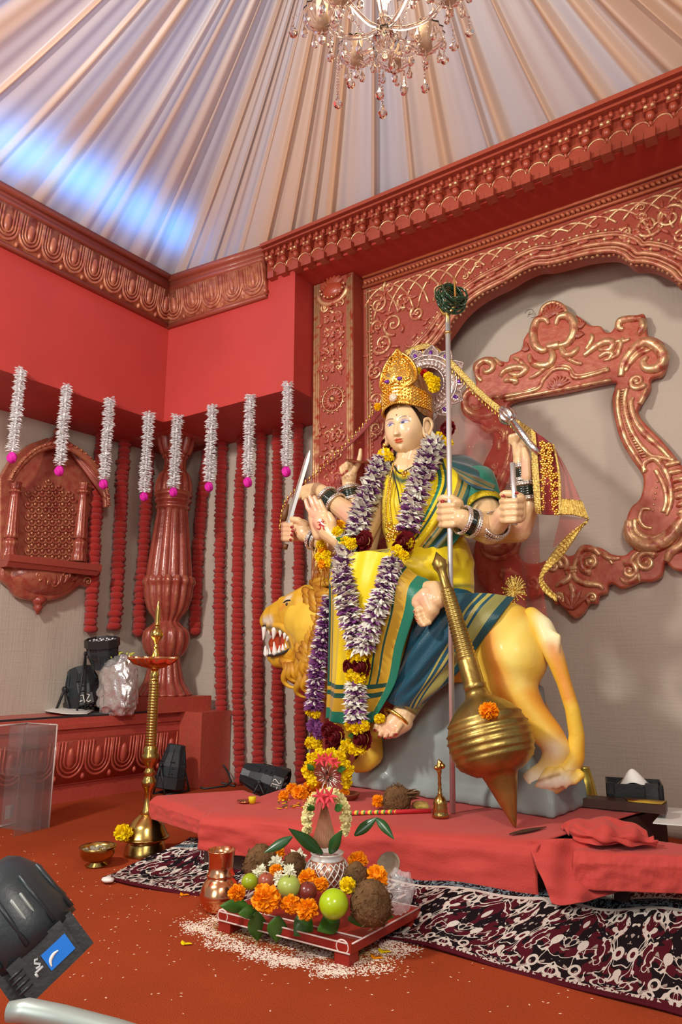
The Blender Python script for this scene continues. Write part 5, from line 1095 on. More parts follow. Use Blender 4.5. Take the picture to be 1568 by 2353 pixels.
def garland_strand(mbs, pts, rpx, seed=0, start=0, wr=2, pr=1, r_end=None):
    """strand of alternating white tuberose rings and purple aster rings"""
    rr = random.Random(seed); P = gpath(pts); P = [Vector(p) for p in P]; L = np.r_[0, np.cumsum([(b-a).length for a, b in zip(P[:-1], P[1:])])]; A_ = np.array([tuple(p) for p in P]); m1 = mpp(P[0]); r0 = rpx*m1; step = r0*.27*rr.uniform(.9, 1.1); s = 0; k = start
    while s < L[-1]:
        c = Vector([np.interp(s, L, A_[:, i]) for i in range(3)]); c2 = Vector([np.interp(s+.01, L, A_[:, i]) for i in range(3)]); ax = (c2-c); ax = ax.normalized() if ax.length > 1e-6 else Vector((0,0,-1)); f = s/L[-1]; r_ = r0*(1+(0 if r_end is None else (r_end/rpx-1)*f))
        if k % (wr+pr) < wr: 
            tmp = MB(); floret_ring(tmp, c, ax, r_*1.06, 20, rr, .9, .21); V = np.concatenate(tmp.v); mbs[0].add(V, tmp.f, np.tile(np.array(WHITE_P)*rr.uniform(.85, 1.05), (len(V), 1)))
        else:
            tmp = MB(); floret_ring(tmp, c, ax, r_*.98, 24, rr, .35, .13); floret_ring(tmp, c+ax*step*.4, ax, r_*.9, 20, rr, .35, .13); V = np.concatenate(tmp.v); mbs[1].add(V, tmp.f, np.tile(np.array(PURP)*rr.uniform(.75, 1.15), (len(V), 1)))
        s += step; k += 1
    for a, b in zip(P[::6][:-1], P[::6][1:]): mbs[1].add(*capsule(a, b, r0*.42, r0*.42, 8), col=np.array(PURP)*.6)
def finish_garland(root, mbs):
    for mb, nm in zip(mbs, ('white_florets', 'purple_asters')):
        if mb.n: tag(mb.build(nm, M['petal'], root, smooth=False), kind='stuff')
def addf(root, kind, px, py, d, rpx, col, seed, ax=None):
    p = PS(px, py, d); r = rpx*mpp(p); mb = MB()
    if kind == 'rose': rose(mb, p, r, col, ax or SN, seed); return mb.build('rose', M['petal'], root)
    petals(mb, p, r, 80, col, .2, seed=seed); return mb.build(kind, M['petal'], root, smooth=False)
# big garland round the neck
gl_ = empty('flower_garland', PS(900, 1300, .3), 'large purple and white flower garland hanging from the neck of the goddess statue', 'garland')
mbs = (MB(), MB())
garland_strand(mbs, [(884,1052,.10), (866,1090,.14), (850,1130,.18), (832,1180,.23), (818,1232,.27)], 27, 1)
garland_strand(mbs, [(798,1262,.31), (789,1300,.35), (790,1350,.385), (800,1400,.39), (812,1445,.38), (826,1490,.37)], 27, 2)
garland_strand(mbs, [(1002,1018,.08), (985,1055,.14), (968,1100,.18), (950,1160,.22), (938,1218,.25)], 28, 3)
garland_strand(mbs, [(908,1282,.32), (890,1330,.36), (876,1375,.385), (858,1420,.385), (838,1485,.375)], 26, 4)
garland_strand(mbs, [(818,1572,.36), (817,1610,.355), (819,1658,.35)], 26, 5)
finish_garland(gl_, mbs)
for i, (k, x, y, d, r, c) in enumerate((('yellow_chrysanthemum',884,1046,.10,18,YEL), ('yellow_chrysanthemum',893,1050,.12,14,YEL), ('yellow_chrysanthemum',1008,1008,.07,17,YEL), ('yellow_chrysanthemum',1028,1020,.05,16,YEL), ('rose',836,1242,.30,24,ROSE), ('rose',815,1250,.30,20,ROSE), ('yellow_chrysanthemum',795,1247,.32,17,YEL), ('yellow_chrysanthemum',808,1250,.33,16,YEL), ('yellow_chrysanthemum',775,1222,.31,14,YEL),
    ('rose',930,1245,.28,26,ROSE), ('rose',915,1258,.28,18,ROSE), ('yellow_chrysanthemum',912,1268,.33,18,YEL), ('yellow_chrysanthemum',928,1276,.32,14,YEL), ('yellow_chrysanthemum',942,1248,.27,14,YEL), ('yellow_chrysanthemum',812,1508,.375,17,YEL), ('yellow_chrysanthemum',830,1508,.375,18,YEL), ('rose',830,1532,.375,25,ROSE), ('rose',803,1532,.36,20,ROSE),
    ('yellow_chrysanthemum',808,1553,.365,17,YEL), ('yellow_chrysanthemum',827,1556,.37,18,YEL), ('yellow_chrysanthemum',806,1666,.35,16,YEL), ('yellow_chrysanthemum',822,1672,.355,18,YEL), ('yellow_chrysanthemum',838,1668,.35,14,YEL), ('rose',832,1698,.34,26,ROSE), ('yellow_chrysanthemum',797,1714,.34,17,YEL), ('yellow_chrysanthemum',815,1722,.34,16,YEL), ('yellow_chrysanthemum',832,1720,.335,13,YEL), ('rose',1028,985,.02,20,ROSE), ('rose',890,1020,.0,18,ROSE), ('rose',772,1692,.33,24,ROSE), ('rose',755,1680,.32,22,ROSE), ('rose',762,1710,.32,20,ROSE))): addf(gl_, k, x, y, d, r, c, 100+i)
def leafblade(mb, a, b, w, nrm, col, droop=.0, n=10, fold=.3):
    a = Vector(a); b = Vector(b); ax = b-a; L = ax.length; ax.normalize(); s = ax.cross(nrm).normalized(); nn = s.cross(ax); V = []; Fc = []
    for i in range(n+1):
        t = i/n; c = a+ax*(L*t)-Vector((0,0,1))*droop*t*t; ww = w*max(.03, math.sin(math.pi*min(1, t*.93+.05)))*(1-.3*t); e = nn*ww*fold
        V += [c-s*ww+e, c, c+s*ww+e, c-s*ww+e-nn*.0015, c-nn*.0025, c+s*ww+e-nn*.0015]
    for i in range(n):
        p = i*6; q = p+6; Fc += [(p,p+1,q+1,q), (p+1,p+2,q+2,q+1), (q+3,q+4,p+4,p+3), (q+4,q+5,p+5,p+4), (p,q,q+3,p+3), (q+2,p+2,p+5,q+5)]
    mb.add([tuple(v) for v in V], Fc, np.array(col) if col is not None else None)
mb = MB()
for x, y, x2, y2 in ((790,1242,772,1236), (800,1700,782,1712), (822,1690,800,1690)): leafblade(mb, PS(x, y, .34), PS(x2, y2, .33), .012, SN, LEAFG)
mb.build('leaves', M['petal'], gl_)
# second garland along the left edge of the sari, hung on the mane
g2 = empty('flower_garland', PS(735, 1500, .2), 'thinner purple and white flower garland hanging down beside the lion mane', 'garland')
mbs = (MB(), MB())
garland_strand(mbs, [(764,1372,.22), (752,1420,.23), (742,1470,.23), (732,1520,.23), (727,1570,.23), (722,1628,.23)], 22, 11, 0, 1, 3)
garland_strand(mbs, [(722,1652,.23), (724,1690,.23)], 20, 12, 3, 0, 3) if False else None
finish_garland(g2, mbs)
for i, (k, x, y, d, r, c) in enumerate((('yellow_chrysanthemum',713,1634,.23,13,YEL), ('yellow_chrysanthemum',726,1640,.235,12,YEL), ('aster',723,1668,.23,20,PURP), ('aster',735,1682,.235,18,PURP), ('yellow_chrysanthemum',714,1707,.23,15,YEL), ('yellow_chrysanthemum',730,1710,.235,15,YEL))): addf(g2, k, x, y, d, r, c, 300+i)
# yellow flower clump with tinsel on the left forearm
g3 = empty('flower_garland', PS(745, 1260, .2), 'short yellow flower garland with gold tinsel on the left forearms of the goddess', 'garland')
rr = random.Random(9)
for i, (x, y) in enumerate(((782,1206), (797,1214), (770,1212), (742,1262), (735,1280), (750,1276), (742,1296), (758,1292), (738,1252), (790,1226))): addf(g3, 'yellow_chrysanthemum', x, y, .245+.004*(i % 3), 13, YEL if i % 3 else srgb(246,170,4), 400+i)
mb = MB()
for k in range(26): a = PS(730+rr.uniform(-4, 22), 1262+rr.uniform(-20, 20), .22); b = a+Vector((rr.uniform(-.04, .05), rr.uniform(-.03, .02), rr.uniform(-.14, -.05))); mb.add(*tube([a, (a+b)/2+Vector((rr.uniform(-.01,.01),0,0)), b], .0026, 4))
mb.build('tinsel', M['gold'], g3)
# ================================================================ CROWN WITH HALO
cw_ = empty('crown', hc+UP*.1, 'embossed gold crown with a silver halo of purple stones on the goddess statue', 'crown')
def BP(adeg, h, k): a = math.radians(adeg); return hc+sdir*(math.sin(a)*47*m1*k)+fdir*(math.cos(a)*54*m1*k)+UP*h
na_, nh = 90, 14; G = np.zeros((na_, nh, 3)); Nn = np.zeros_like(G); AA = np.linspace(-112, 112, na_)
for i, a in enumerate(AA):
    w = math.exp(-(a/40)**2); z0 = .088-.006*abs(a)/60+.004*math.cos(math.radians(a*3)); z1 = .148+.050*w+.012*abs(math.sin(math.radians(a*1.6)))
    for j in range(nh):
        t = j/(nh-1); p = BP(a, z0+(z1-z0)*t, 1.10+.10*t-.06*t*t+(.05*math.exp(-((t-.02)/.12)**2))); G[i, j] = p; Nn[i, j] = (BP(a, 0, 2)-BP(a, 0, 1)).normalized()
U, V = np.meshgrid(np.linspace(0, 1, na_), np.linspace(0, 1, nh), indexing='ij'); mb = grid_solid(G, Nn, U, V, .006); mb.uv = None
for i in range(0, na_, 2):
    for t, r in ((.06, .0048), (.97, .0042)): j = int(t*(nh-1)); mb.add(*ball(G[i, j]+Nn[i, j]*.004, r, 1))
rr = random.Random(2)
for i in range(1, na_-1, 3):
    for j in range(2, nh-2, 2): mb.add(*ball(G[i, j]+Nn[i, j]*.002, rr.uniform(.005, .0085), 1, (1, 1, .8)))
mb.build('band', M['gold'], cw_)
pc = BP(0, .165, 1.14); pu = (UP*.96-fdir*.2).normalized(); pn = sdir.cross(pu)
if pn.dot(fdir) < 0: pn = -pn
def LP(x, y, h=0.0): return pc+sdir*x+pu*y+pn*(h-.35*x*x/.1)
lo = cr([(-.062,0), (-.092,.045), (-.088,.10), (-.058,.15), (-.016,.185), (0,.205), (.016,.185), (.058,.15), (.088,.10), (.092,.045), (.062,0)], 5)
mb = MB(); nr = 8; G = np.zeros((len(lo), nr, 3)); 
for i, p in enumerate(lo):
    for j in range(nr): t = j/(nr-1); q = (p[0]*t, .07+(p[1]-.07)*t); G[i, j] = LP(q[0], q[1], .016*(1-t*t))
V_ = G.reshape(-1, 3); idx = lambda i, j: i*nr+j; n_ = len(lo)
mb.add(np.concatenate([V_, V_-np.array(pn)*.012]), [(idx(i, j), idx(i, j+1), idx((i+1) % n_, j+1), idx((i+1) % n_, j)) for i in range(n_) for j in range(nr-1)]+[(n_*nr+idx(i, j), n_*nr+idx((i+1) % n_, j), n_*nr+idx((i+1) % n_, j+1), n_*nr+idx(i, j+1)) for i in range(n_) for j in range(nr-1)]+[(idx(i, nr-1), n_*nr+idx(i, nr-1), n_*nr+idx((i+1) % n_, nr-1), idx((i+1) % n_, nr-1)) for i in range(n_)])
mb.add(*tube([LP(p[0], p[1], .004) for p in lo], .006, 6))
for k in range(150):
    x, y = rr.uniform(-.07, .07), rr.uniform(.015, .18)
    if abs(x) < .078*(1-((y-.06)/.15)**2 if y > .06 else 1): mb.add(*ball(LP(x, y, .012), rr.uniform(.004, .0085), 1))
mb.add(*ball(LP(0, .208), .008, 1)); mb.build('leaf_plate', M['gold'], cw_)
mb = MB(); mb.add(*ball(BP(0, .115, 1.26), .021, 2, (1, .5, 1), (sdir, fdir, UP))); mb.build('round_stone', mat('pearl_stone', (.9,.72,.5), .1, .3, coat=.6), cw_)
mt = mat('purple_stone', (.13, .01, .30), .06, coat=1)
for x in (-.035, .03): mb = MB(); mb.add(*ball(LP(x, .035, .014), .012, 2, (1.2, .8, .8))); mb.build('dark_stone', mt, cw_)
mb = MB(); mb.add(*lathe([(.104, .05), (.11, .09), (.108, .15), (.098, .20), (.085, .24), (.06, .275), (.02, .295), (.001, .30)], 48, hc-fdir*.015, (UP-fdir*.10), lambda a, r, z: r*(1+.03*math.cos(a*14)))); mb.build('cap', mat('dull_gold', (.62,.44,.22), .32, .9, bump=.4, bscale=60), cw_)
hcn = PS(980, 884, -.05); hn = (fdir*.95+sdir*.2).normalized(); hu = UP; hs = hu.cross(hn).normalized(); hu = hn.cross(hs)
M['halo'] = mat('halo_silver', (.80,.70,.66), .22, .9, bump=.35, bscale=70)
H = lambda r, a, o=0.0: hcn+(hs*math.sin(a)+hu*math.cos(a))*r+hn*o
mb = MB(); x, y = hs, hu
mb.add(*lathe([(.085, -.006), (.145, -.012), (.147, -.002), (.12, .006), (.09, .004), (.085, -.006)], 72, hcn, hn, None, False))
for i in range(34): a = 2*math.pi*i/34; c = H(.103, a, .008); o = (H(.2, a)-H(.1, a)).normalized(); mb.add(*ball(c, 1, 1, (.008, .022, .008), (o.cross(hn), o, hn)))
for r in (.086, .124, .146): mb.add(*tube([H(r, t, .005) for t in np.linspace(0, 2*math.pi, 61)[:-1]], .004, 6, closed=True))
mb.build('halo_ring', M['halo'], cw_)
for i in range(13):
    a = 2*math.pi*(i+.35)/13; c = H(.150, a, .0); o = (H(.2, a)-H(.1, a)).normalized(); s = o.cross(hn); mb = MB()
    pl_ = cr([(-.034,-.012), (-.034,.014), (-.018,.030), (0,.046), (.018,.030), (.034,.014), (.034,-.012)], 4)
    V_ = [tuple(c+s*p[0]+o*p[1]) for p in pl_]; W_ = [tuple(c+s*p[0]+o*p[1]-hn*.008) for p in pl_]; n_ = len(V_)
    mb.add(V_+W_, [tuple(range(n_)), tuple(range(2*n_-1, n_-1, -1))]+[(k, k+n_, (k+1) % n_+n_, (k+1) % n_) for k in range(n_)])
    for p in pl_[::1]: mb.add(*ball(c+s*p[0]+o*p[1], .0045, 1))
    for t in np.linspace(0, 6.28, 11)[:-1]: mb.add(*ball(c+s*.016*math.cos(t)+o*(.008+.02*math.sin(t)), .004, 1))
    pt_ = mb.build('halo_petal', M['halo'], cw_, smooth=True); mb = MB(); mb.add(*ball(c+o*.008+hn*.003, 1, 2, (.0095, .014, .006), (s, o, hn))); mb.build('purple_stone', mt, pt_)
fl = empty('flower_cluster', PS(985, 880, .02), 'yellow and red flowers tucked beside the crown', 'flowers')
for i, (x, y, r, c) in enumerate(((992,874,15,YEL), (998,888,15,YEL), (985,866,13,YEL), (1002,876,12,YEL), (975,858,10,srgb(190,30,20)), (962,852,9,YEL), (952,848,8,srgb(200,40,20)), (1012,1003,9,YEL))): addf(fl, 'yellow_flower', x, y, .06 if y < 1000 else .05, r, c, 500+i)
fl2 = empty('flower', PS(868, 935, .06), 'single yellow flower at the left corner of the crown', 'flower'); addf(fl2, 'petals', 869, 935, .09, 10, srgb(244,190,4), 520); 
# ================================================================ JEWELLERY ON THE CHEST
nk = empty('gold_necklace', PS(920, 1150, .2), 'long gold bead necklace with a cluster pendant on the yellow sari', 'necklace')
def beadline(mb, pts, r, every):
    P = [Vector(p) for p in gpath(pts, 8)]; mb.add(*tube(P, r*.55, 5)); L = np.r_[0, np.cumsum([(b-a).length for a, b in zip(P[:-1], P[1:])])]; A_ = np.array([tuple(p) for p in P])
    for s in np.arange(0, L[-1], every): mb.add(*ball([np.interp(s, L, A_[:, i]) for i in range(3)], r, 1))
mb = MB(); beadline(mb, [(904,1065,.13), (895,1110,.18), (888,1160,.20), (889,1200,.20), (900,1222,.20)], .006, .009); beadline(mb, [(968,1075,.13), (955,1115,.185), (940,1160,.20), (925,1200,.21), (912,1222,.20)], .006, .009)
beadline(mb, [(899,1110,.185), (896,1160,.205), (901,1205,.205)], .0045, .008); beadline(mb, [(946,1130,.195), (930,1170,.21), (915,1205,.21)], .0045, .008); mb.build('chain', M['gold'], nk)
mb = MB(); rr = random.Random(3)
for k in range(46): p = PS(900+rr.uniform(-12, 16), 1226+rr.uniform(-24, 18), .215); mb.add(*ball(p, rr.uniform(.005, .010), 1))
mb.build('pendant', M['gold'], nk)
nk = empty('bead_necklace', PS(925, 1120, .2), 'thin black bead necklace with small gold beads at the throat', 'necklace')
mb = MB(); beadline(mb, [(900,1064,.12), (906,1095,.165), (915,1130,.19), (920,1158,.20), (926,1140,.20), (940,1105,.18), (955,1078,.14)], .0038, .007); beadline(mb, [(903,1062,.10), (917,1086,.13), (935,1080,.13), (962,1064,.10)], .004, .008); mb.build('beads', M['black'], nk)
mb = MB(); 
for x, y in ((926,1088), (933,1086), (929,1094)): mb.add(*ball(PS(x, y, .16), .009, 1))
mb.build('gold_pendant', M['gold'], nk)
# ================================================================ VEIL
def sheer(name, col, alpha):
    m = bpy.data.materials.new(name); m.use_nodes = True; nt = m.node_tree; b = nt.nodes['Principled BSDF']; b.inputs['Base Color'].default_value = (*col, 1); b.inputs['Roughness'].default_value = .6; b.inputs['Sheen Weight'].default_value = .3
    tc = nt.nodes.new('ShaderNodeTexCoord'); vo = nt.nodes.new('ShaderNodeTexVoronoi'); vo.inputs['Scale'].default_value = 38; lt = nt.nodes.new('ShaderNodeMath'); lt.operation = 'LESS_THAN'; lt.inputs[1].default_value = .10; nt.links.new(tc.outputs['Object'], vo.inputs['Vector']); nt.links.new(vo.outputs['Distance'], lt.inputs[0])
    mr = nt.nodes.new('ShaderNodeMapRange'); mr.inputs[3].default_value = alpha; mr.inputs[4].default_value = min(1, alpha+.35); nt.links.new(lt.outputs[0], mr.inputs[0]); nt.links.new(mr.outputs[0], b.inputs['Alpha'])
    mx = nt.nodes.new('ShaderNodeMix'); mx.data_type = 'RGBA'; mx.inputs[6].default_value = (*col, 1); mx.inputs[7].default_value = (.75, .5, .12, 1); nt.links.new(lt.outputs[0], mx.inputs[0]); nt.links.new(mx.outputs[2], b.inputs['Base Color']); return m
M['sheer'] = sheer('sheer_red_net', srgb(176, 44, 40), .42); M['lace'] = mat('gold_lace', (.80, .60, .18), .32, .85, bump=1.0, bscale=110); M['velvet'] = mat('red_velvet', srgb(128, 12, 12), .8, sheen=.6, bump=.3, bscale=200)
veil = empty('veil', PS(1100, 1000, -.1), 'sheer red veil with gold lace draped over the crown and raised arm', 'veil')
sh = sheet([[PS(930,812,-.09), PS(985,794,-.09), PS(1042,834,-.10), PS(1100,894,-.10), PS(1160,946,-.085), PS(1215,998,-.07)], [PS(985,880,-.17), PS(1010,880,-.17), PS(1050,930,-.18), PS(1105,985,-.18), PS(1165,1035,-.14), PS(1222,1070,-.09)], [PS(1010,1040,-.20), PS(1040,1060,-.20), PS(1080,1110,-.20), PS(1125,1150,-.19), PS(1180,1170,-.15), PS(1236,1180,-.10)], [PS(1060,1230,-.2), PS(1085,1250,-.21), PS(1115,1280,-.2), PS(1150,1300,-.19), PS(1195,1310,-.16), PS(1240,1315,-.10)], [PS(1080,1340,-.19), PS(1110,1370,-.19), PS(1150,1390,-.18), PS(1190,1410,-.17), PS(1230,1430,-.14), PS(1262,1440,-.10)]], 70, 70, 0, lambda u, v: .010*np.sin(u*24+v*4)*v)
sh.build('net', M['sheer'], veil)
sh = sheet([[PS(938,812,-.09), PS(905,880,-.08), PS(862,940,-.06), PS(800,1012,-.02), PS(728,1080,.02), PS(672,1130,.05)], [PS(950,880,-.13), PS(915,940,-.14), PS(880,1000,-.13), PS(830,1045,-.09), PS(760,1090,-.03), PS(690,1140,.03)], [PS(955,960,-.15), PS(920,1010,-.16), PS(890,1050,-.15), PS(850,1075,-.12), PS(790,1105,-.06), PS(715,1140,.02)]], 50, 40, 0, lambda u, v: .006*np.sin(u*30)); sh.build('net', M['sheer'], veil)
edge = gpath([(936,810,-.085), (900,884,-.075), (862,944,-.055), (800,1016,-.015), (728,1086,.025), (676,1130,.06), (654,1160,.09), (644,1216,.10)], 10)
up_ = gpath([(990,800,-.085), (925,862,-.08), (892,930,-.06), (832,998,-.02), (748,1072,.02), (684,1120,.05), (662,1152,.085), (654,1202,.10)], 10)
G = np.array([np.array(edge)*(1-t)+np.array(up_)*t for t in np.linspace(0, .9, 6)]).transpose(1, 0, 2); Nn = np.tile(np.array(SN), (G.shape[0], 6, 1)); U, V = np.meshgrid(np.linspace(0, 1, G.shape[0]), np.linspace(0, 1, 6), indexing='ij'); mb = grid_solid(G, Nn, U, V, .004); mb.build('velvet_edge', M['velvet'], veil)
mb = MB(); L = np.r_[0, np.cumsum(np.linalg.norm(np.diff(np.array(edge), axis=0), axis=1))]
for s in np.arange(0, L[-1], .026): p = np.array([np.interp(s, L, np.array(edge)[:, i]) for i in range(3)]); mb.add(*ball(p+np.array(SN)*.006, 1, 1, (.0045, .0045, .013))); mb.add(*ball(p+np.array((0, 0, -.014))+np.array(SN)*.004, .005, 1))
mb.build('bead_trim', M['gold'], veil)
topR = [PS(930,806,-.08), PS(985,790,-.08), PS(1042,830,-.09), PS(1100,890,-.09), PS(1160,942,-.075), PS(1228,990,-.03)]; topR2 = [PS(934,818,-.075), PS(985,803,-.075), PS(1038,846,-.085), PS(1096,906,-.085), PS(1156,958,-.07), PS(1216,1010,-.02)]
sheet([topR, topR2], 70, 6, .004, lambda u, v: .0015*np.sin(u*260)).build('lace_edge', M['lace'], veil)
mb = MB(); P = [Vector(p) for p in cr([tuple(p) for p in topR2], 12)]; L = np.r_[0, np.cumsum([(b-a).length for a, b in zip(P[:-1], P[1:])])]; A_ = np.array([tuple(p) for p in P])
for s in np.arange(.1, L[-1], .024): p = np.array([np.interp(s, L, A_[:, i]) for i in range(3)]); mb.add(*ball(p+np.array((0,0,-.012)), 1, 1, (.004, .004, .013)))
mb.build('bead_trim', M['gold'], veil)
# embroidered hanging end
B0 = [[PS(1226,988,.03), PS(1246,1004,.03), PS(1272,1022,.02)], [PS(1228,1080,.05), PS(1255,1085,.05), PS(1286,1090,.04)], [PS(1236,1180,.05), PS(1260,1184,.055), PS(1288,1182,.045)]]
sheet(B0, 30, 60, .005, lambda u, v: .004*np.sin(u*9)).build('embroidered_end', M['velvet'], veil)
sheet([[PS(1222,986,.036), PS(1232,996,.036)], [PS(1224,1080,.056), PS(1240,1083,.056)], [PS(1232,1180,.056), PS(1246,1182,.056)]], 8, 90, .006, lambda u, v: .002*np.sin(v*200)).build('lace_edge', M['lace'], veil)
sheet([[PS(1270,1020,.026), PS(1275,1024,.026)], [PS(1283,1090,.046), PS(1289,1092,.046)], [PS(1285,1181,.051), PS(1291,1181,.051)]], 5, 90, .005, lambda u, v: .0015*np.sin(v*200)).build('lace_edge', M['lace'], veil)
mb = MB(); rr = random.Random(6)
for r_ in range(15):
    for c_ in range(3):
        t = (r_+.5)/15; x = 1246+t*6+c_*14+(7 if r_ % 2 else 0)*.6; y = 1014+t*158+c_*5
        if x > 1284-12*(1-t): continue
        p = PS(x, y, .058-.012*c_*.3); 
        for k in range(5): a = 2*math.pi*k/5+r_; mb.add(*ball(p+SD*.009*math.cos(a)+Vector((0,0,.009*math.sin(a))), 1, 1, (.0065, .004, .0065)))
        mb.add(*ball(p+SN*.003, .004, 1))
mb.build('gold_flowers', M['gold'], veil)
sheet([[PS(1270,1022,.02), PS(1280,1040,.01), PS(1288,1056,.0)], [PS(1284,1090,.035), PS(1300,1095,.02), PS(1316,1108,.0)], [PS(1288,1160,.04), PS(1315,1160,.03), PS(1343,1170,.01)]], 30, 40, 0, lambda u, v: .005*np.sin(u*12)).build('net', sheer('sheer_red_fold', srgb(176, 50, 44), .52), veil)
sheet([[PS(1288,1146,.046), PS(1315,1148,.036), PS(1338,1152,.02)], [PS(1288,1184,.046), PS(1318,1184,.04), PS(1354,1194,.015)]], 50, 14, .005, lambda u, v: .003*np.sin(u*60)).build('lace_border', M['lace'], veil)
sheet([[PS(1354,1192,.012), PS(1308,1226,-.0), PS(1268,1272,-.02), PS(1240,1322,-.03), PS(1246,1356,-.05), PS(1280,1384,-.07)], [PS(1342,1204,.01), PS(1318,1244,-.01), PS(1288,1284,-.02), PS(1250,1324,-.03), PS(1262,1350,-.05), PS(1282,1370,-.07)]], 80, 12, .005, lambda u, v: .003*np.sin(u*150)+.003*np.sin(v*9)).build('lace_border', M['lace'], veil)
sheet([[PS(1288,1184,.03), PS(1320,1188,.02), PS(1350,1192,.012)], [PS(1270,1260,-.02), PS(1290,1245,-.01), PS(1310,1228,0)]], 20, 20, 0).build('net', M['sheer'], veil)
mb = MB(); c = PS(1185, 1358, -.04); rr = random.Random(12)
for k in range(70):
    a = rr.uniform(0, 6.28); r = rr.uniform(.02, .055); e = c+SD*r*math.cos(a)+Vector((0,0,r*1.2*math.sin(a)))+SN*rr.uniform(0, .02); mb.add(*tube([c, (c+e)/2+SN*.008, e], .003, 4)); mb.add(*ball(e, .0042, 1))
mb.build('gold_brooch', M['lace'], veil)
# ================================================================ WEAPONS
tr = empty('trident', PZ(1041, 1868, ZP), 'thin steel trident with gold prongs held upright in the front fist of the goddess statue', 'trident')
pb = PZ(1041, 1868, ZP+.002); ph = PS(1034, 1177, .262); pt_ = ph+(ph-pb)*.655; dv = (pt_-pb).normalized()
qt = PP(1011, 722, ph, SN); pt_ = pb+dv*((qt-pb).length)
mb = MB(); mb.add(*tube([pb, ph, pt_], .0105, 12)); mb.build('shaft', M['steel'], tr)
mb = MB(); mb.add(*tube([pt_-dv*.09, pt_, pt_+dv*.16], [.010, .011, .003], 10))
for sg in (-1, 1): mb.add(*tube([Vector(q) for q in cr([tuple(pt_), tuple(pt_+SD*.022*sg+dv*.012), tuple(pt_+SD*.036*sg+dv*.05), tuple(pt_+SD*.034*sg+dv*.165)], 6)], [.008]*12+[.0075, .007, .006, .005, .004, .003, .002], 8))
mb.add(*lathe([(.012, -.09), (.016, -.085), (.012, -.08)], 16, pt_, dv)); mb.build('prongs', mat('prong_gold', (.62,.40,.12), .3, .9), tr)
V0 = None; rr = random.Random(3); bc = pt_+dv*.065+SD*.014
for k in range(26):
    R_ = .050; n1 = Vector((rr.gauss(.9, .35), rr.gauss(-.6, .35), rr.gauss(.25, .25))).normalized(); x, y = frame_of(n1); c = bc+Vector((rr.uniform(-.02, .02), rr.uniform(-.02, .02), rr.uniform(-.022, .022)))
    mb = MB(); mb.add(*tube([c+(x*math.cos(t)+y*math.sin(t))*R_ for t in np.linspace(0, 2*math.pi, 33)[:-1]], .0032, 6, closed=True)); tag(mb.build('green_bangle', M['emerald'] if 'emerald' in M else M.setdefault('emerald', mat('emerald_glass', (.004,.05,.018), .08, coat=1))), 'dark green glass bangle in the bunch hung on the prongs of the trident', 'bangle', 'green bangles hung on the trident')
# big mace
mace = empty('mace', PZ(1185, 1902, ZP), 'large golden mace with a ribbed round head, its spike resting on the red platform', 'mace')
A_ = PZ(1185, 1902, ZP+.002); B_ = PS(1003, 1268, .30); axm = B_-A_; Lm = axm.length; mk = lambda t: t*Lm/660.0; mr_ = lambda t: (1.0)*mpp(A_+axm*min(1, t/660.0))
P = [(0,1), (4,4), (20,10), (60,24), (100,37), (112,42), (114,54), (120,64), (135,86)]
P += [(143,90), (147,94), (151,92), (158,95), (162,98), (166,96), (174,97), (178,100), (182,97), (190,97), (194,100), (198,96), (206,94), (210,97), (214,92), (228,86), (232,88), (238,82), (252,70), (264,58), (274,44), (284,30), (292,27), (300,26)]
mb = MB(); mb.add(*lathe([(r*mr_(t), mk(t)) for t, r in P], 72, A_, axm)); mb.build('head', M['brass_old'], mace)
P = [(296,24), (312,27), (316,24), (370,23)]
for k in range(19): t0 = 376+k*9.5; r0 = 22.5-k*.42; P += [(t0, r0-1.6), (t0+3, r0+.8), (t0+6, r0+.6), (t0+9, r0-1.6)]
P += [(560,12), (590,10), (604,11), (612,14), (618,17), (622,16), (630,18), (642,10), (660,.8)]
mb = MB(); mb.add(*lathe([(r*mr_(t), mk(t)) for t, r in P], 40, A_, axm)); mb.build('handle', M['brass_old'], mace)
# sword, hand mace, rod, discus
sw = empty('sword', PS(680, 1200, .2), 'short steel sword with a brown hilt held up in the far left fist', 'sword')
a = PS(662, 1205, .205); b = PS(712, 1034, .19); axs = (b-a).normalized(); s = axs.cross(SN).normalized(); Ls = (b-a).length; w = .0185; mb = MB()
V_ = []; 
for t, k in ((0, 1), (.86, .95), (.95, .6), (1, .05)): c = a+axs*Ls*t; V_ += [c-s*w*k, c+SN*.004*k, c+s*w*k, c-SN*.004*k]
mb.add([tuple(v) for v in V_], [(i*4+k, i*4+(k+1) % 4, i*4+4+(k+1) % 4, i*4+4+k) for i in range(3) for k in range(4)]+[(3,2,1,0), (12,13,14,15)]); mb.build('blade', mat('blade_steel', (.74,.78,.74), .35, .8), sw, smooth=False)
mb = MB(); c = PS(657, 1180, .17); mb.add(*tube([PS(662,1158,.16), PS(655,1180,.16), PS(652,1196,.165)], [.008, .017, .014], 10)); mb.add(*tube([PS(658,1250,.2), PS(655,1262,.2)], .012, 8)); mb.build('hilt', mat('brown_wood', srgb(112,70,36), .5), sw)
hm = empty('hand_mace', PS(1185, 985, .02), 'small silver mace with a fluted round head in the raised right hand', 'mace')
a = PS(1222, 1024, .05); b = PS(1178, 970, .06); axm2 = b-a; L2 = axm2.length; mb = MB(); mb.add(*lathe([(.014, -.05), (.015, 0), (.014, L2), (.022, L2+.002)], 20, a, axm2)); mb.build('rod', M['silver'], hm)
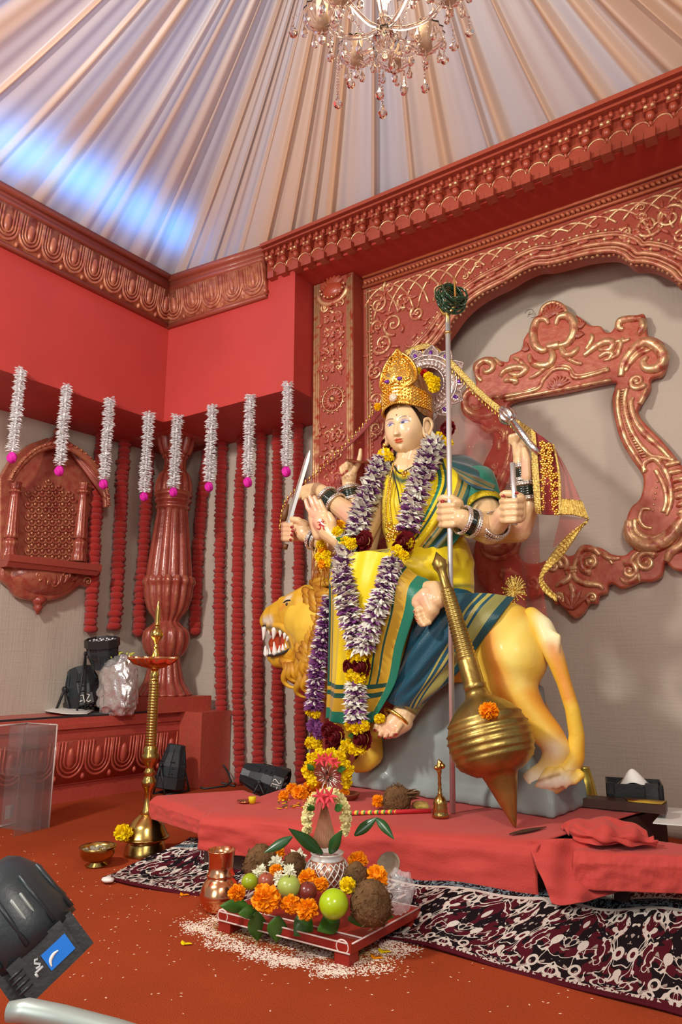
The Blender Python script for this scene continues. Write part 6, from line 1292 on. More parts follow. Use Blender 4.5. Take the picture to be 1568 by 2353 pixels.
mb = MB(); R_ = 20*mpp(b); mb.add(*lathe([(.018, L2), (R_*.8, L2+.012), (R_, L2+.030), (R_*.9, L2+.050), (R_*.55, L2+.066), (.012, L2+.072), (.014, L2+.08), (.001, L2+.088)], 48, a, axm2, lambda t, r, z: r*(1+.10*math.cos(t*9)))); mb.build('head', M['silver'], hm)
rod = MB(); rod.add(*tube([PS(1178,1064,.22), PS(1182,1140,.222), PS(1184,1206,.225)], .010, 10)); tag(rod.build('rod', M['steel']), 'short plain steel rod gripped in the second right fist', 'rod')
mb = MB(); c = PS(827, 1060, -.035); n1 = (Vector((0,0,1))*.93+SD*.32+SN*.18).normalized(); mb.add(*lathe([(.012, -.004), (.03, -.005), (.066, -.003), (.072, 0), (.066, .003), (.03, .005), (.012, .004), (.012, -.004)], 40, c, n1, lambda t, r, z: r*(1+(.04*math.cos(t*16) if r > .06 else 0)), False)); tag(mb.build('discus', mat('brown_metal', srgb(140,76,44), .4, .5)), 'brown throwing disc seen edge-on, spinning on the raised finger', 'discus')
# ================================================================ PLATFORM (cloth-covered boards)
plat = empty('platform', PZ(880, 1900, 0), 'low platform of boards wrapped in plain red cloth, under the lion statue and the offerings', 'platform')
A = PZ(462, 1871, ZP); B = PZ(1236, 1936, ZP); Dk = Vector((A.x-.12, 3.02, ZP)); Ck = Vector((B.x+.22, 3.02, ZP)); fdn = Vector((B.y-A.y, -(B.x-A.x), 0)).normalized()
if fdn.y > 0: fdn = -fdn
nu, nv = 120, 60
def drape(A, B, C, D, zl0, zl1, seed, amp=.006, flare=.0, skew=0):
    """cloth over a board: top from back edge D-C to front edge A-B, then falling in front to height zl"""
    prof = []
    for t in np.linspace(0, 1, nv):
        if t < .55: prof.append(('top', t/.55))
        else: prof.append(('face', (t-.55)/.45))
    G = np.zeros((nu, nv, 3)); 
    for i in range(nu):
        u = i/(nu-1); e = A*(1-u)+B*u; bk = D*(1-u)+C*u; zl = zl0*(1-u)+zl1*u; f = (e-bk); f.z = 0; f.normalize()
        for j, (k, t) in enumerate(prof):
            if k == 'top': p = bk*(1-t)+e*t; p.z -= .012*max(0, (t-.94)/.06)**2
            else: p = Vector((e.x, e.y, e.z-.012-(e.z-.012-zl)*t))+f*(.010*min(1, t*6)+flare*t*t)
            n = mnoise.noise(Vector((u*9+seed, t*3+(5 if k == 'face' else 0), seed)))*amp*(1.6 if k == 'face' else .8); n += mnoise.noise(Vector((u*30+seed, t*5, 2+seed)))*amp*.35
            if k == 'top': p.z += max(n*.7, -.004)
            else: p += f*n
            G[i, j] = p
    du = np.gradient(G, axis=0); dv = np.gradient(G, axis=1); N = np.cross(dv, du); N /= np.linalg.norm(N, axis=2, keepdims=True)+1e-9
    if N[nu//2, 5, 2] < 0: N = -N
    U, V = np.meshgrid(np.linspace(0, 1, nu), np.linspace(0, 1, nv), indexing='ij'); return grid_solid(G, N, U, V, .004)
zA = .105; zB = .072
drape(A, B, Ck, Dk, zA, zB, 1).build('cloth', M['red_cloth'], plat)
mb = MB(); ins = .012
bot = [Vector((p.x, p.y, .02)) for p in (A-fdn*.03, B-fdn*.03, Ck, Dk)]; top = [Vector((p.x, p.y, ZP-.014)) for p in (A-fdn*.03, B-fdn*.03, Ck, Dk)]; mb.add(*hull8(bot, top)); mb.build('board', mat('dark_wood', srgb(60, 36, 28), .7), plat, smooth=False)
# side of the cloth at the right: twisted fold
sheet([[B+Vector((-.03,0,-.0)), B+Vector((.05,.06,.004)), B+Vector((.16,.2,.002))], [B+Vector((-.0,-.03,-.05)), B+Vector((.06,.03,-.05)), B+Vector((.17,.18,-.03))], [B+Vector((.03,-.04,-.11)), B+Vector((.075,-.01,-.11)), B+Vector((.18,.16,-.09))], [B+Vector((.05,-.05,-.145)), B+Vector((.10,-.03,-.145)), B+Vector((.19,.15,-.14))]], 40, 40, .004, lambda u, v: .005*np.sin(u*14+v*7)+.004*np.sin(v*18-u*9)).build('cloth_fold', M['red_cloth'], plat)
# left extension board
a1 = PZ(350, 1829, ZP-.002); b1 = PZ(466, 1869, ZP-.002); d1 = a1+Vector((.22, .30, 0)); c1 = b1+Vector((.10, .30, 0)); d1.z = c1.z = ZP-.002
drape(a1, b1, c1, d1, .135, .15, 4, .003).build('cloth', M['red_cloth'], plat)
mb = MB(); mb.add(*hull8([Vector((p.x, p.y, .14)) for p in (a1+Vector((.02,.02,0)), b1+Vector((0,.02,0)), c1, d1)], [Vector((p.x, p.y, ZP-.016)) for p in (a1+Vector((.02,.02,0)), b1+Vector((0,.02,0)), c1, d1)])); mb.build('board', bpy.data.materials['dark_wood'], plat, smooth=False)
# second wrapped bench on the right
bench = empty('bench', PZ(1450, 2060, 0), 'low bench wrapped in crumpled red cloth at the right edge beside the platform', 'bench')
a2 = PZ(1318, 1957, ZP-.02); b2 = PZ(1640, 1972, ZP-.02); d2 = Vector((a2.x-.0, 2.5, ZP-.02)); c2 = Vector((b2.x+.05, 2.5, ZP-.02))
a2b = PZ(1300, 1950, ZP-.02)
drape(a2, b2, c2, d2, .100, .105, 7, .005).build('cloth', M['red_cloth'], bench)
mb = MB(); mb.add(*hull8([Vector((p.x, p.y, .125)) for p in (a2+Vector((.03,.04,0)), b2+Vector((0,.04,0)), c2, d2)], [Vector((p.x, p.y, ZP-.04)) for p in (a2+Vector((.03,.04,0)), b2+Vector((0,.04,0)), c2, d2)])); mb.build('board', bpy.data.materials['dark_wood'], bench, smooth=False)
for q_ in (d2+Vector((.08,-.06,0)), c2+Vector((-.08,-.06,0))): mb = MB(); mb.add(*box((q_.x, q_.y, .063), (.02, .02, .063))); mb.build('leg', bpy.data.materials['dark_wood'], bench, smooth=False)
P = PZ(1400, 1925, ZP+.02)
mb = sheet([[PZ(1290,1900,ZP+.01), PZ(1370,1880,ZP+.02), PZ(1480,1905,ZP+.005)], [PZ(1310,1915,ZP+.01), PZ(1390,1912,ZP+.03), PZ(1500,1928,ZP+.002)], [PZ(1330,1940,ZP-.012), PZ(1410,1938,ZP+.0), PZ(1510,1945,ZP-.012)]], 60, 50, .004, lambda u, v: .011*np.sin(u*19+v*6)*np.sin(v*3.1)+.007*np.sin(v*21-u*12)); mb.build('crumpled_cloth', M['red_cloth'], bench)
# ================================================================ RUG
def rug_mat():
    m = mat('patterned_rug', (.05,.01,.015), .95, bump=.5, bscale=350, spec=.1); nt = m.node_tree; b = nt.nodes['Principled BSDF']; L = nt.links.new
    N = lambda t: nt.nodes.new(t)
    def MA(op, a, b_=None, c=None):
        n = N('ShaderNodeMath'); n.operation = op
        for i, v in enumerate((a, b_, c)):
            if v is None: continue
            if isinstance(v, (int, float)): n.inputs[i].default_value = v
            else: L(v, n.inputs[i])
        return n.outputs[0]
    def MIX(f, a, c):
        n = N('ShaderNodeMix'); n.data_type = 'RGBA'; L(f, n.inputs[0])
        for i, v in ((6, a), (7, c)):
            if isinstance(v, tuple): n.inputs[i].default_value = (*v, 1)
            else: L(v, n.inputs[i])
        return n.outputs[2]
    uv = N('ShaderNodeUVMap'); sx = N('ShaderNodeSeparateXYZ'); L(uv.outputs[0], sx.inputs[0]); u, v = sx.outputs[0], sx.outputs[1]
    up = MA('PINGPONG', MA('MULTIPLY', u, 7.0), .5)
    def noise(su, sv, off, det=1.5, uu=None):
        c = N('ShaderNodeCombineXYZ'); L(MA('MULTIPLY', uu or up, su), c.inputs[0]); L(MA('MULTIPLY', v, sv), c.inputs[1]); c.inputs[2].default_value = off
        n = N('ShaderNodeTexNoise'); n.inputs['Scale'].default_value = 1; n.inputs['Detail'].default_value = det; n.inputs['Distortion'].default_value = 1.2; L(c.outputs[0], n.inputs['Vector']); return n.outputs['Fac']
    def band(lo, hi): return MA('MULTIPLY', MA('GREATER_THAN', v, lo), MA('LESS_THAN', v, hi))
    mar, blk, wht, blu, grey = srgb(84, 22, 34), srgb(28, 20, 24), srgb(216, 206, 196), srgb(120, 142, 152), srgb(168, 156, 146)
    n1 = noise(7, 7, 1.3, 1.0); n2 = noise(4.5, 5, 7.7); n3 = noise(13, 13, 4.1, 1.0)
    ground = MIX(MA('GREATER_THAN', n2, .5), blk, mar)
    w1 = MA('LESS_THAN', MA('ABSOLUTE', MA('SUBTRACT', n1, .5)), .030); w2 = MA('GREATER_THAN', n3, .635)
    c = MIX(w2, ground, grey); c = MIX(w1, c, wht)
    un = N('ShaderNodeTexVoronoi'); cc = N('ShaderNodeCombineXYZ'); L(MA('MULTIPLY', up, 6), cc.inputs[0]); L(MA('MULTIPLY', v, 6), cc.inputs[1]); L(cc.outputs[0], un.inputs['Vector']); un.inputs['Scale'].default_value = 1
    fl_ = MA('MULTIPLY', MA('LESS_THAN', un.outputs['Distance'], .30), MA('GREATER_THAN', un.outputs['Distance'], .17)); c = MIX(fl_, c, wht)
    # guard bands
    c = MIX(band(-1, .055), c, mar)
    c = MIX(band(.055, .085), c, MIX(MA('GREATER_THAN', noise(22, 6, 2), .46), mar, wht))
    c = MIX(band(.70, .725), c, wht)
    vine = MA('LESS_THAN', MA('ABSOLUTE', MA('SUBTRACT', noise(14, 16, 9.2), .5)), .07)
    c = MIX(band(.725, .82), c, MIX(vine, blu, blk)); c = MIX(band(.82, .84), c, wht)
    c = MIX(band(.84, 1.1), c, MIX(MA('GREATER_THAN', noise(26, 28, 3.3), .53), mar, wht))
    L(c, b.inputs['Base Color']); return m
rug = sheet([[PZ(236,2014,.006), PZ(300,2033,.006), PZ(400,2048,.006), PZ(500,2062,.006), PZ(640,2100,.006), PZ(800,2140,.006), PZ(920,2160,.006), PZ(1060,2195,.008), PZ(1230,2243,.006), PZ(1400,2290,.006), PZ(1568,2332,.006), PZ(1720,2380,.006)],
    [PZ(285,1996,.012), PZ(350,2010,.012), PZ(440,2025,.012), PZ(540,2038,.012), PZ(660,2070,.012), PZ(810,2105,.012), PZ(930,2128,.012), PZ(1080,2160,.02), PZ(1260,2200,.012), PZ(1440,2230,.010), PZ(1568,2262,.012), PZ(1720,2300,.012)],
    [PZ(345,1970,.05), PZ(410,1978,.05), PZ(480,1988,.05), PZ(570,1998,.05), PZ(680,2022,.05), PZ(830,2050,.05), PZ(940,2072,.05), PZ(1100,2105,.055), PZ(1280,2130,.045), PZ(1440,2150,.02), PZ(1568,2170,.03), PZ(1720,2190,.03)],
    [PZ(400,1942,.09), PZ(450,1944,.092), PZ(510,1950,.092), PZ(590,1960,.092), PZ(700,1985,.092), PZ(845,2005,.092), PZ(950,2020,.09), PZ(1110,2045,.085), PZ(1290,2062,.07), PZ(1430,2080,.03), PZ(1568,2085,.045), PZ(1720,2095,.045)],
    [PZ(436,1922,.10), PZ(470,1926,.10), PZ(530,1932,.10), PZ(610,1940,.10), PZ(710,1955,.10), PZ(855,1975,.10), PZ(960,1988,.098), PZ(1120,2008,.09), PZ(1300,2022,.07), PZ(1430,2034,.045), PZ(1568,2040,.05), PZ(1720,2048,.05)]], 260, 90, .005, lambda u, v: .007*np.sin(u*41+v*5)*np.sin(v*3.1)+.004*np.sin(u*23-v*9))
tag(rug.build('rug', rug_mat()), 'maroon, black and white floral rug spread in front of and under the red platform', 'rug')
# ================================================================ OIL LAMP AND BRASS
def on_axis(x0, y0, z0):
    base = PZ(x0, y0, z0)
    def zat(py, px=None):
        d = ray(px or x0, py); hf = Vector((_fw.x, _fw.y, 0)).normalized(); t = (base-C0).dot(hf)/d.dot(hf); return HC+d.z*t
    return base, zat
base, zy = on_axis(333, 1962, 0); mL = mpp(base); xl = lambda y: 333+(1962-y)*.073
lamp = empty('oil_lamp', base, 'tall brass standing oil lamp with two lit wicks left of the platform', 'oil lamp')
def lz(y): return zy(y, xl(y))
mb = MB(); z0 = 0.0; prof = [(48,1978),(47,1968),(42,1952),(40,1946),(52,1942),(54,1938),(50,1934),(44,1922),(38,1908),(28,1897),(20,1890),(15,1886)]
zb = lz(1978); mb.add(*lathe([(r*mL, max(0.001, lz(y)-zb)) for r, y in cr(prof, 4)], 56, base)); mb.build('base', M['brass'], lamp)
prof = [(13,1888),(16,1884),(11,1876),(9,1850),(8,1834),(12,1828),(16,1818),(17,1810),(12,1802),(10,1796),(14,1790),(10,1784),(9,1776),(15,1768),(19,1760),(20,1750),(16,1744),(18,1738),(14,1732)]
k = 0
y = 1730
while y > 1582: prof += [(13.6-k*.12, y), (12.2-k*.12, y-2.5), (13.4-k*.12, y-5)]; y -= 6.6; k += .6
prof += [(11,1580),(9,1572),(12,1566),(9,1560),(9,1548)]
mb = MB(); mb.add(*lathe([(r*mL, lz(y)-zb) for r, y in prof], 36, base)); mb.build('stem', M['brass'], lamp)
mb = MB(); prof = [(8,1552),(22,1549),(38,1540),(47,1530),(49,1523),(47,1523),(42,1530),(30,1537),(12,1540),(10,1538)]; mb.add(*lathe([(r*mL, lz(y)-zb) for r, y in prof], 60, base, None, lambda a, r, z: r*(1+(.36*max(0, math.cos((a-2.72)*5/2)**2)**9 if r > 30*mL else 0)))); mb.build('oil_dish', M['copper'], lamp)
mb = MB(); prof = [(11,1540),(10,1530),(8,1516),(5,1506),(6,1500),(4,1494),(9,1486),(15,1478),(16,1470),(12,1461),(6,1455),(8,1450),(6,1446),(6,1430),(5,1412),(2,1400),(.3,1394)]; mb.add(*lathe([(r*mL, lz(y)-zb) for r, y in cr(prof, 3)], 36, base)); mb.build('finial', M['brass'], lamp)
mf = mat('flame', (1,.7,.3), .5, emit=((1, .72, .38), 30))
for px, py in ((289, 1520), (337, 1517)):
    p = Vector((base.x, base.y, lz(1523)))-_rt*(64 if px < 300 else 22)*mL+Vector((0,0,.012))-(_fw*.02 if px > 300 else _fw*0); mb = MB(); mb.add(*lathe([(.0008, -.012), (.004, -.006), (.0046, 0), (.003, .008), (.0004, .017)], 12, p)); mb.build('flame', mf, lamp); mb = MB(); mb.add(*tube([p-Vector((0,0,.02)), p-Vector((0,0,.008))], .002, 5)); mb.build('wick', M['white'], lamp)
    d = bpy.data.lights.new('wick_glow', 'POINT'); d.energy = .12; d.color = (1, .6, .25); d.shadow_soft_size = .01; o = bpy.data.objects.new('wick_glow', d); COL.objects.link(o); o.location = p+Vector((0, -.02, .03))
# reusable loose flowers
proto = {}
def flower(name, p, r, col, label, group, n=120, cat='flower', rot=None):
    key = (name, tuple(np.round(col, 3)))
    if key not in proto:
        mb = MB(); petals(mb, (0,0,0), 1.0, n, col, .24, seed=len(proto)+1); o = mb.build(name, M['petal'], smooth=False); proto[key] = o
    else: o = proto[key].copy(); COL.objects.link(o)
    o.location = p; o.scale = (r, r, r*.86); rr = random.Random(int(abs(p.x*9999))); o.rotation_euler = (rr.uniform(-.4, .4), rr.uniform(-.4, .4), rr.uniform(0, 6)); tag(o, label, cat, group); return o
p = PT(284, 1914, dist(base)-.06); flower('chrysanthemum', p, 22*mL, YEL, 'bright yellow chrysanthemum resting on the foot of the tall oil lamp', None)
def brass_bowl(): pass
b2_, zq = on_axis(222, 1990, 0); m2 = mpp(b2_); bowl = empty('incense_bowl', b2_, 'small footed brass bowl with ash and offerings on the carpet, left of the oil lamp', 'bowl')
Z = lambda y: max(.001, zq(y, 222)-zq(1994, 222)); mb = MB(); mb.add(*lathe([(r*m2, Z(y)) for r, y in ((24,1994),(26,1990),(16,1984),(18,1980),(32,1976),(38,1966),(38,1956),(42,1948),(40,1947),(36,1956),(34,1966),(20,1972),(2,1972))], 44, b2_)); mb.build('body', M['brass'], bowl)
mb = MB(); rr = random.Random(1)
for k in range(16): mb.add(*ball(b2_+Vector((rr.uniform(-.04, .04), rr.uniform(-.04, .04), Z(1960)+rr.uniform(-.002, .006))), rr.uniform(.007, .013), 1))
tag(mb.build('contents', mat('ash', srgb(150,140,124), .9), bowl), kind='stuff')
b3, zq3 = on_axis(505, 2092, 0); m3 = mpp(b3); lota = empty('copper_pot', b3, 'shiny copper water pot with a tall neck, beside the fruit stool', 'pot')
Z = lambda y: max(.001, zq3(y, 508)-zq3(2096, 508)); mb = MB(); mb.add(*lathe([(r*m3, Z(y)) for r, y in cr([(30,2096),(40,2084),(46,2066),(46,2052),(40,2034),(31,2022),(29,2016)], 5)], 56, b3)); mb.build('body', M['copper'], lota)
mb = MB(); mb.add(*lathe([(r*m3, Z(y)) for r, y in ((29,2018),(33,2015),(33,2011),(29,2008),(29,1990),(30,1970),(32,1959),(33,1956),(31,1956),(28,1972),(26,2000))], 56, b3)); mb.build('neck', M['copper'], lota)
mb = MB(); mb.add(*ball(PZ(247, 2022, .012), 1, 2, (.028, .02, .009))); mb.v[0] += np.array([[mnoise.noise(Vector(v)*60)*.006]*3 for v in mb.v[0]]); tag(mb.build('paper_scrap', M['white']), 'crumpled white paper scrap at the left corner of the rug', 'paper scrap')
# ================================================================ FRUIT STOOL WITH THE OFFERINGS
ZT_ = .05
q = [PZ(500, 2094, ZT_), PZ(806, 2172, ZT_), PZ(966, 2086, ZT_)]; q.append(q[0]+(q[2]-q[1]))
stool = empty('low_stool', (q[0]+q[2])/2-Vector((0,0,ZT_)), 'low red wooden stool edged with white chalk lines, carrying the fruit and flower offerings', 'stool')
mb = MB(); dn = Vector((0,0,-.022)); mb.add(*hull8([p+dn for p in q], q)); M['redwood'] = mat('red_lacquer', srgb(152, 36, 24), .35, bump=.1, bscale=30); mb.build('top', M['redwood'], stool, smooth=False)
cq = (q[0]+q[1]+q[2]+q[3])/4
for p in q:
    c = p+(cq-p)*.12; mb = MB(); mb.add(*box((c.x, c.y, .0145), (.022, .022, .0145))); mb.build('leg', M['redwood'], stool, smooth=False)
mb = MB(); mw = mat('chalk', srgb(236, 214, 206), .8)
for i in range(4):
    a, b = q[i], q[(i+1) % 4]; mb.add(*tube([a+(b-a)*.02+Vector((0,0,.001)), b+(a-b)*.02+Vector((0,0,.001))], .0022, 5))
o_ = (q[1]-q[2]).normalized()*.004
mb.add(*tube([q[0]+dn*.9+o_, q[1]+dn*.9+o_], .0022, 5)); ins_ = (q[2]-q[1]).normalized()*.05
mb.add(*tube([q[0]+ins_+Vector((0,0,.002)), q[1]+ins_+Vector((0,0,.002))], .0022, 5))
for p in (q[1], q[0]): c = p+dn*.4+o_+(q[0]-q[1]).normalized()*(.025 if p is q[1] else -.02); mb.add(*tube([c+(q[0]-q[1]).normalized()*.018*math.cos(t)+Vector((0,0,.016*math.sin(t)))+ins_*.1 for t in np.linspace(0, 6.283, 21)[:-1]], .0022, 5, closed=True))
mb.build('chalk_line', mw, stool)
ctr = lambda px, py, t: PT(px, py, t)
G = 'orange marigolds on the fruit stool'
for px, py, r, t, lb_ in ((612,2066,36,1.80,'largest orange marigold at the front left of the fruit stool'), (668,2078,25,1.80,'orange marigold in the front row between the largest marigold and the one beside the lime'), (706,2089,28,1.79,'orange marigold in the front row, just left of the big lime'), (545,2051,22,1.88,'orange marigold at the left corner of the fruit stool'), (635,1961,21,2.06,'orange marigold at the back, above the left coconut'), (635,2001,17,1.97,'small orange marigold between the white flowers'), (708,2018,24,1.93,'orange marigold in the middle, left of the patterned pot'), (738,2032,19,1.90,'orange marigold at the foot of the patterned pot'), (823,1978,24,2.02,'orange marigold right of the neck of the patterned pot'), (866,2016,30,1.92,'big orange marigold on top of the front coconut'), (600,2044,15,1.86,'small orange marigold tucked behind the largest marigold')):
    p = PT(px, py, t); flower('marigold', p, r*mpp(p)*.98, ORNG, lb_, G)
p = PT(800, 2034, 1.84); flower('chrysanthemum', p, 20*mpp(p), YEL, 'bright yellow chrysanthemum on the lime and coconut of the fruit stool', None)
G = 'white jasmine heads on the fruit stool'
pw = None
for i, (px, py, r, t, lb_) in enumerate(((685,1969,19,2.04,'pale white flower head left of the patterned pot, behind the others'), (634,1984,18,2.0,'white flower just below the back marigold'), (597,2008,21,1.95,'white flower head at the left, above the green leaf'), (664,2004,17,1.95,'white flower in the middle of the fruit heap'), (640,2019,15,1.92,'white flower low in the middle, above the green apple'))):
    p = PT(px, py, t); rr = random.Random(40+i); mb = MB()
    for lay in range(4): floret_ring(mb, (0, 0, -.004+lay*.006), (0, 0, 1), r*mpp(p)*(1.1-.16*lay), 9, rr, .3+.3*lay, .22)
    mb.add(*ball((0,0,0), r*mpp(p)*.45, 1)); o = mb.build('white_flower', bpy.data.materials.get('cream_petal') or mat('cream_petal', srgb(232, 234, 206), .6), smooth=False); o.location = p; v_ = (C0-p).normalized(); o.rotation_euler = (v_*.7+Vector((rr.uniform(-.3,.3), rr.uniform(-.3,.3), .8))).to_track_quat('Z', 'Y').to_euler(); tag(o, lb_, 'flower', G)
def fruit(name, px, py, t, r, col, label, kind, rough=.3, dent=True, col2=None):
    p = PT(px, py, t); R = r*mpp(p); o = empty(name, p, label, kind); V, F0 = icoc(4); V = V.copy()
    if dent: rho = np.hypot(V[:, 0], V[:, 1]); V[:, 2] -= .22*np.exp(-(rho/.28)**2)*np.sign(V[:, 2]); V[:, :2] *= 1.03
    V[:, 2] *= .94; mb = MB(); mb.add(V*R+np.array(p), F0); mb.build('flesh', mat(name+'_skin', col, rough, var=.5, vscale=25, col2=col2 or tuple(c*.8 for c in col), coat=.2), o)
    if dent: mb = MB(); mb.add(*tube([p+Vector((0,0,R*.68)), p+Vector((R*.06,0,R*.95))], R*.05, 6)); mb.build('stem', bpy.data.materials['dark_wood'], o)
fruit('green_apple', 664, 2037, 1.86, 26, srgb(176,196,92), 'pale green apple in the middle of the fruit stool, behind the front marigolds', 'apple')
fruit('lime', 767, 2077, 1.80, 34, srgb(170,206,24), 'big shiny yellow-green lime at the front of the fruit stool, beside the coconut', 'lime', .22, False, srgb(190,214,40))
fruit('green_lime', 574, 2026, 1.92, 19, srgb(158,180,30), 'small green lime at the left of the fruit stool behind the corner marigold', 'lime', .3, False)
fruit('red_apple', 707, 2048, 1.86, 22, srgb(126,48,40), 'dark red apple left of the lime on the fruit stool', 'apple')
fruit('red_apple', 612, 2024, 1.92, 19, srgb(170,84,60), 'reddish apple half hidden among the white flowers', 'apple')
M['husk'] = mat('coconut_husk', srgb(122, 92, 62), .95, bump=1.0, bscale=90, var=.4, vscale=20, spec=.1)
def coconut(px, py, t, r, label, tuft=None, seed=0, stretch=1.0):
    p = PT(px, py, t); R = r*mpp(p); o = empty('coconut', p, label, 'coconut'); V, F0 = icoc(4); rr = random.Random(seed); d = np.array([1+.05*mnoise.noise(Vector(v)*2.5+Vector((seed,0,0)))+.03*mnoise.noise(Vector((v[0]*4, v[1]*4, v[2]*16))) for v in V]); ax = Vector(tuft or (0, 0, 1)).normalized()
    al = V@np.array(ax); V = V*d[:, None]+np.array(ax)*(.25*np.clip(al-.6, 0, 1))[:, None]*1.2
    mb = MB(); mb.add(V*R+np.array(p), F0); mb.build('shell', M['husk'], o); mb = MB()
    for k in range(150):
        n = Vector((rr.gauss(0, 1), rr.gauss(0, 1), rr.gauss(0, 1))).normalized(); s, tt = frame_of(n); a = p+n*R*.98; e = a+(s*rr.uniform(-1, 1)+tt*rr.uniform(-1, 1)+n*rr.uniform(.05, .5)).normalized()*R*rr.uniform(.2, .5); mb.add([tuple(a-s*.001), tuple(a+s*.001), tuple((a+e)/2+n*R*.08), tuple(e)], [(0,1,2), (0,2,3), (1,3,2), (0,3,1)])
    if tuft:
        for k in range(40): a = p+ax*R*.9+Vector((rr.uniform(-.3,.3), rr.uniform(-.3,.3), rr.uniform(-.3,.3)))*R; e = a+ax*R*rr.uniform(.5, .9)+Vector((rr.uniform(-.2,.2), rr.uniform(-.2,.2), rr.uniform(-.2,.2)))*R; mb.add(*tube([a, (a+e)/2, e], [.004, .003, .001], 4))
    tag(mb.build('fibre', M['husk'], o, smooth=False), kind='stuff')
coconut(853, 2078, 1.82, 47, 'large brown husked coconut at the front right of the fruit stool', None, 1); coconut(819, 2012, 1.93, 26, 'brown coconut half hidden between the pot and the big marigold', None, 2); coconut(601, 1988, 2.04, 40, 'brown coconut at the back left of the fruit stool', None, 3); coconut(676, 1992, 2.02, 28, 'brown coconut behind the white flowers left of the pot', None, 4)
# half coconut shell, plastic packets
p = PT(893, 1988, 2.0); mb = MB(); R = 30*mpp(p); axh = ((C0-p).normalized()+Vector((-.5, -.2, .5))).normalized(); mb.add(*lathe([(.02*R, -.62*R), (.5*R, -.55*R), (.85*R, -.25*R), (1.0*R, .1*R), (.93*R, .12*R), (.78*R, -.2*R), (.45*R, -.44*R), (.02*R, -.5*R)], 36, p, axh)); tag(mb.build('coconut_shell', mat('dry_shell', srgb(150,132,112), .8, bump=.4, bscale=60, var=.4, vscale=20)), 'empty half coconut shell at the back right of the fruit stool', 'coconut shell')
def thinplastic(name, col=(.85,.86,.88), a=.3, rough=.12):
    m = mat(name, col, rough, alpha=a, coat=.6); return m
M['plastic'] = thinplastic('clear_plastic')
p = PT(917, 2048, 1.93); mb = MB(); V, F0 = icoc(4); V = V*np.array([.045, .04, .055]); V = V*(1+np.array([.25*mnoise.noise(Vector(v)*40)+.12*mnoise.noise(Vector(v)*90) for v in V]))[:, None]; mb.add(V+np.array(p), F0); tag(mb.build('plastic_packet', M['plastic'], smooth=False), 'crumpled clear plastic packet right of the front coconut', 'packet')
# leaves under the fruit
G = 'green leaves under the fruit'
lm = mat('green_leaf', srgb(70, 128, 40), .4, var=.3, vscale=12, coat=.2)
for bx, by, tx, ty, w, lb_ in ((590,2095,592,2162,.030,'pointed green leaf hanging over the front edge below the largest marigold'), (640,2105,634,2164,.032,'pointed green leaf hanging over the front edge, second from the left'), (715,2108,676,2150,.034,'broad green leaf hanging over the front edge below the front-row marigolds'), (570,2080,506,2082,.022,'green leaf at the left corner of the stool'), (590,2092,548,2100,.020,'dark green leaf lying on the front left edge of the stool'), (780,2110,730,2138,.03,'green leaf below the lime'), (800,2112,905,2106,.026,'dark green leaf under the front coconut')):
    a = PZ(bx, by, ZT_+.03); bq = PT(tx, ty, min(dist(a), dist(PZ(tx, 2094+(tx-500)*.255, ZT_))-.012) if ty > 2110 else dist(a)-.03); mb = MB(); leafblade(mb, a, bq, w, (C0-a).normalized(), None, fold=.2); tag(mb.build('leaf', lm), lb_, 'leaf', G)
# silver patterned pot with mango leaves
tk = 1.985; pk = PT(752, 2032, tk); hf = Vector((_fw.x, _fw.y, 0)).normalized()
def kz(py): d = ray(752, py); t = (pk-C0).dot(hf)/d.dot(hf); return HC+d.z*t-pk.z
mk_ = mpp(pk); pot = empty('ritual_pot', pk, 'silver lattice-patterned pot holding mango leaves at the back of the fruit stool', 'pot')
mb = MB(); mb.add(*lathe([(r*mk_, kz(y)) for r, y in cr([(22,2040),(38,2034),(47,2018),(49,2004),(46,1988),(38,1974),(34,1968)], 6)], 64, pk)); mb.build('body', mat('pinkish_copper', srgb(196,140,116), .25, .8), pot)
mb = MB(); mb.add(*lathe([(r*mk_, kz(y)) for r, y in ((37,1978),(38,1970),(35,1966),(38,1960),(39,1958),(34,1958),(32,1970))], 64, pk)); mb.build('collar', mat('white_metal', srgb(226,226,222), .3, .3), pot)
rp = cr([(30,2036),(40,2032),(48,2018),(50,2004),(47,1988),(40,1976)], 4); mb = MB()
for k in range(20):
    for sg in (-1, 1): mb.add(*tube([pk+Vector((r*mk_*1.015*math.cos(2*math.pi*k/20+sg*i*.055), r*mk_*1.015*math.sin(2*math.pi*k/20+sg*i*.055), kz(y))) for i, (r, y) in enumerate(rp)], .0017, 5))
mb.build('lattice', bpy.data.materials['white_metal'], pot)
G = 'mango leaves in the ritual pot'; lm2 = mat('mango_leaf', srgb(40, 92, 44), .35, var=.3, vscale=14, coat=.3)
for (bx, by, bt), (tx, ty, tt), w, dr, lb_ in (((742,1962,1.97), (664,1904,1.93), .021, .0, 'long dark green mango leaf leaning left out of the silver pot'), ((758,1962,1.97), (786,1908,1.94), .019, 0, 'dark green mango leaf pointing up right out of the silver pot'), ((672,1922,1.97), (607,1968,1.95), .016, -.01, 'mango leaf drooping far to the left of the silver pot'), ((815,1920,2.0), (868,1878,2.0), .017, 0, 'mango leaf rising to the right in front of the platform'), ((864,1880,2.0), (906,1920,1.97), .015, .01, 'mango leaf tip drooping on the right in front of the platform')):
    a = PT(bx, by, bt); e = PT(tx, ty, tt); mb = MB(); leafblade(mb, a, e, w, ((C0-a).normalized()+Vector((0,0,.3))), None, dr, 14, .25); tag(mb.build('mango_leaf', lm2), lb_, 'leaf', G)
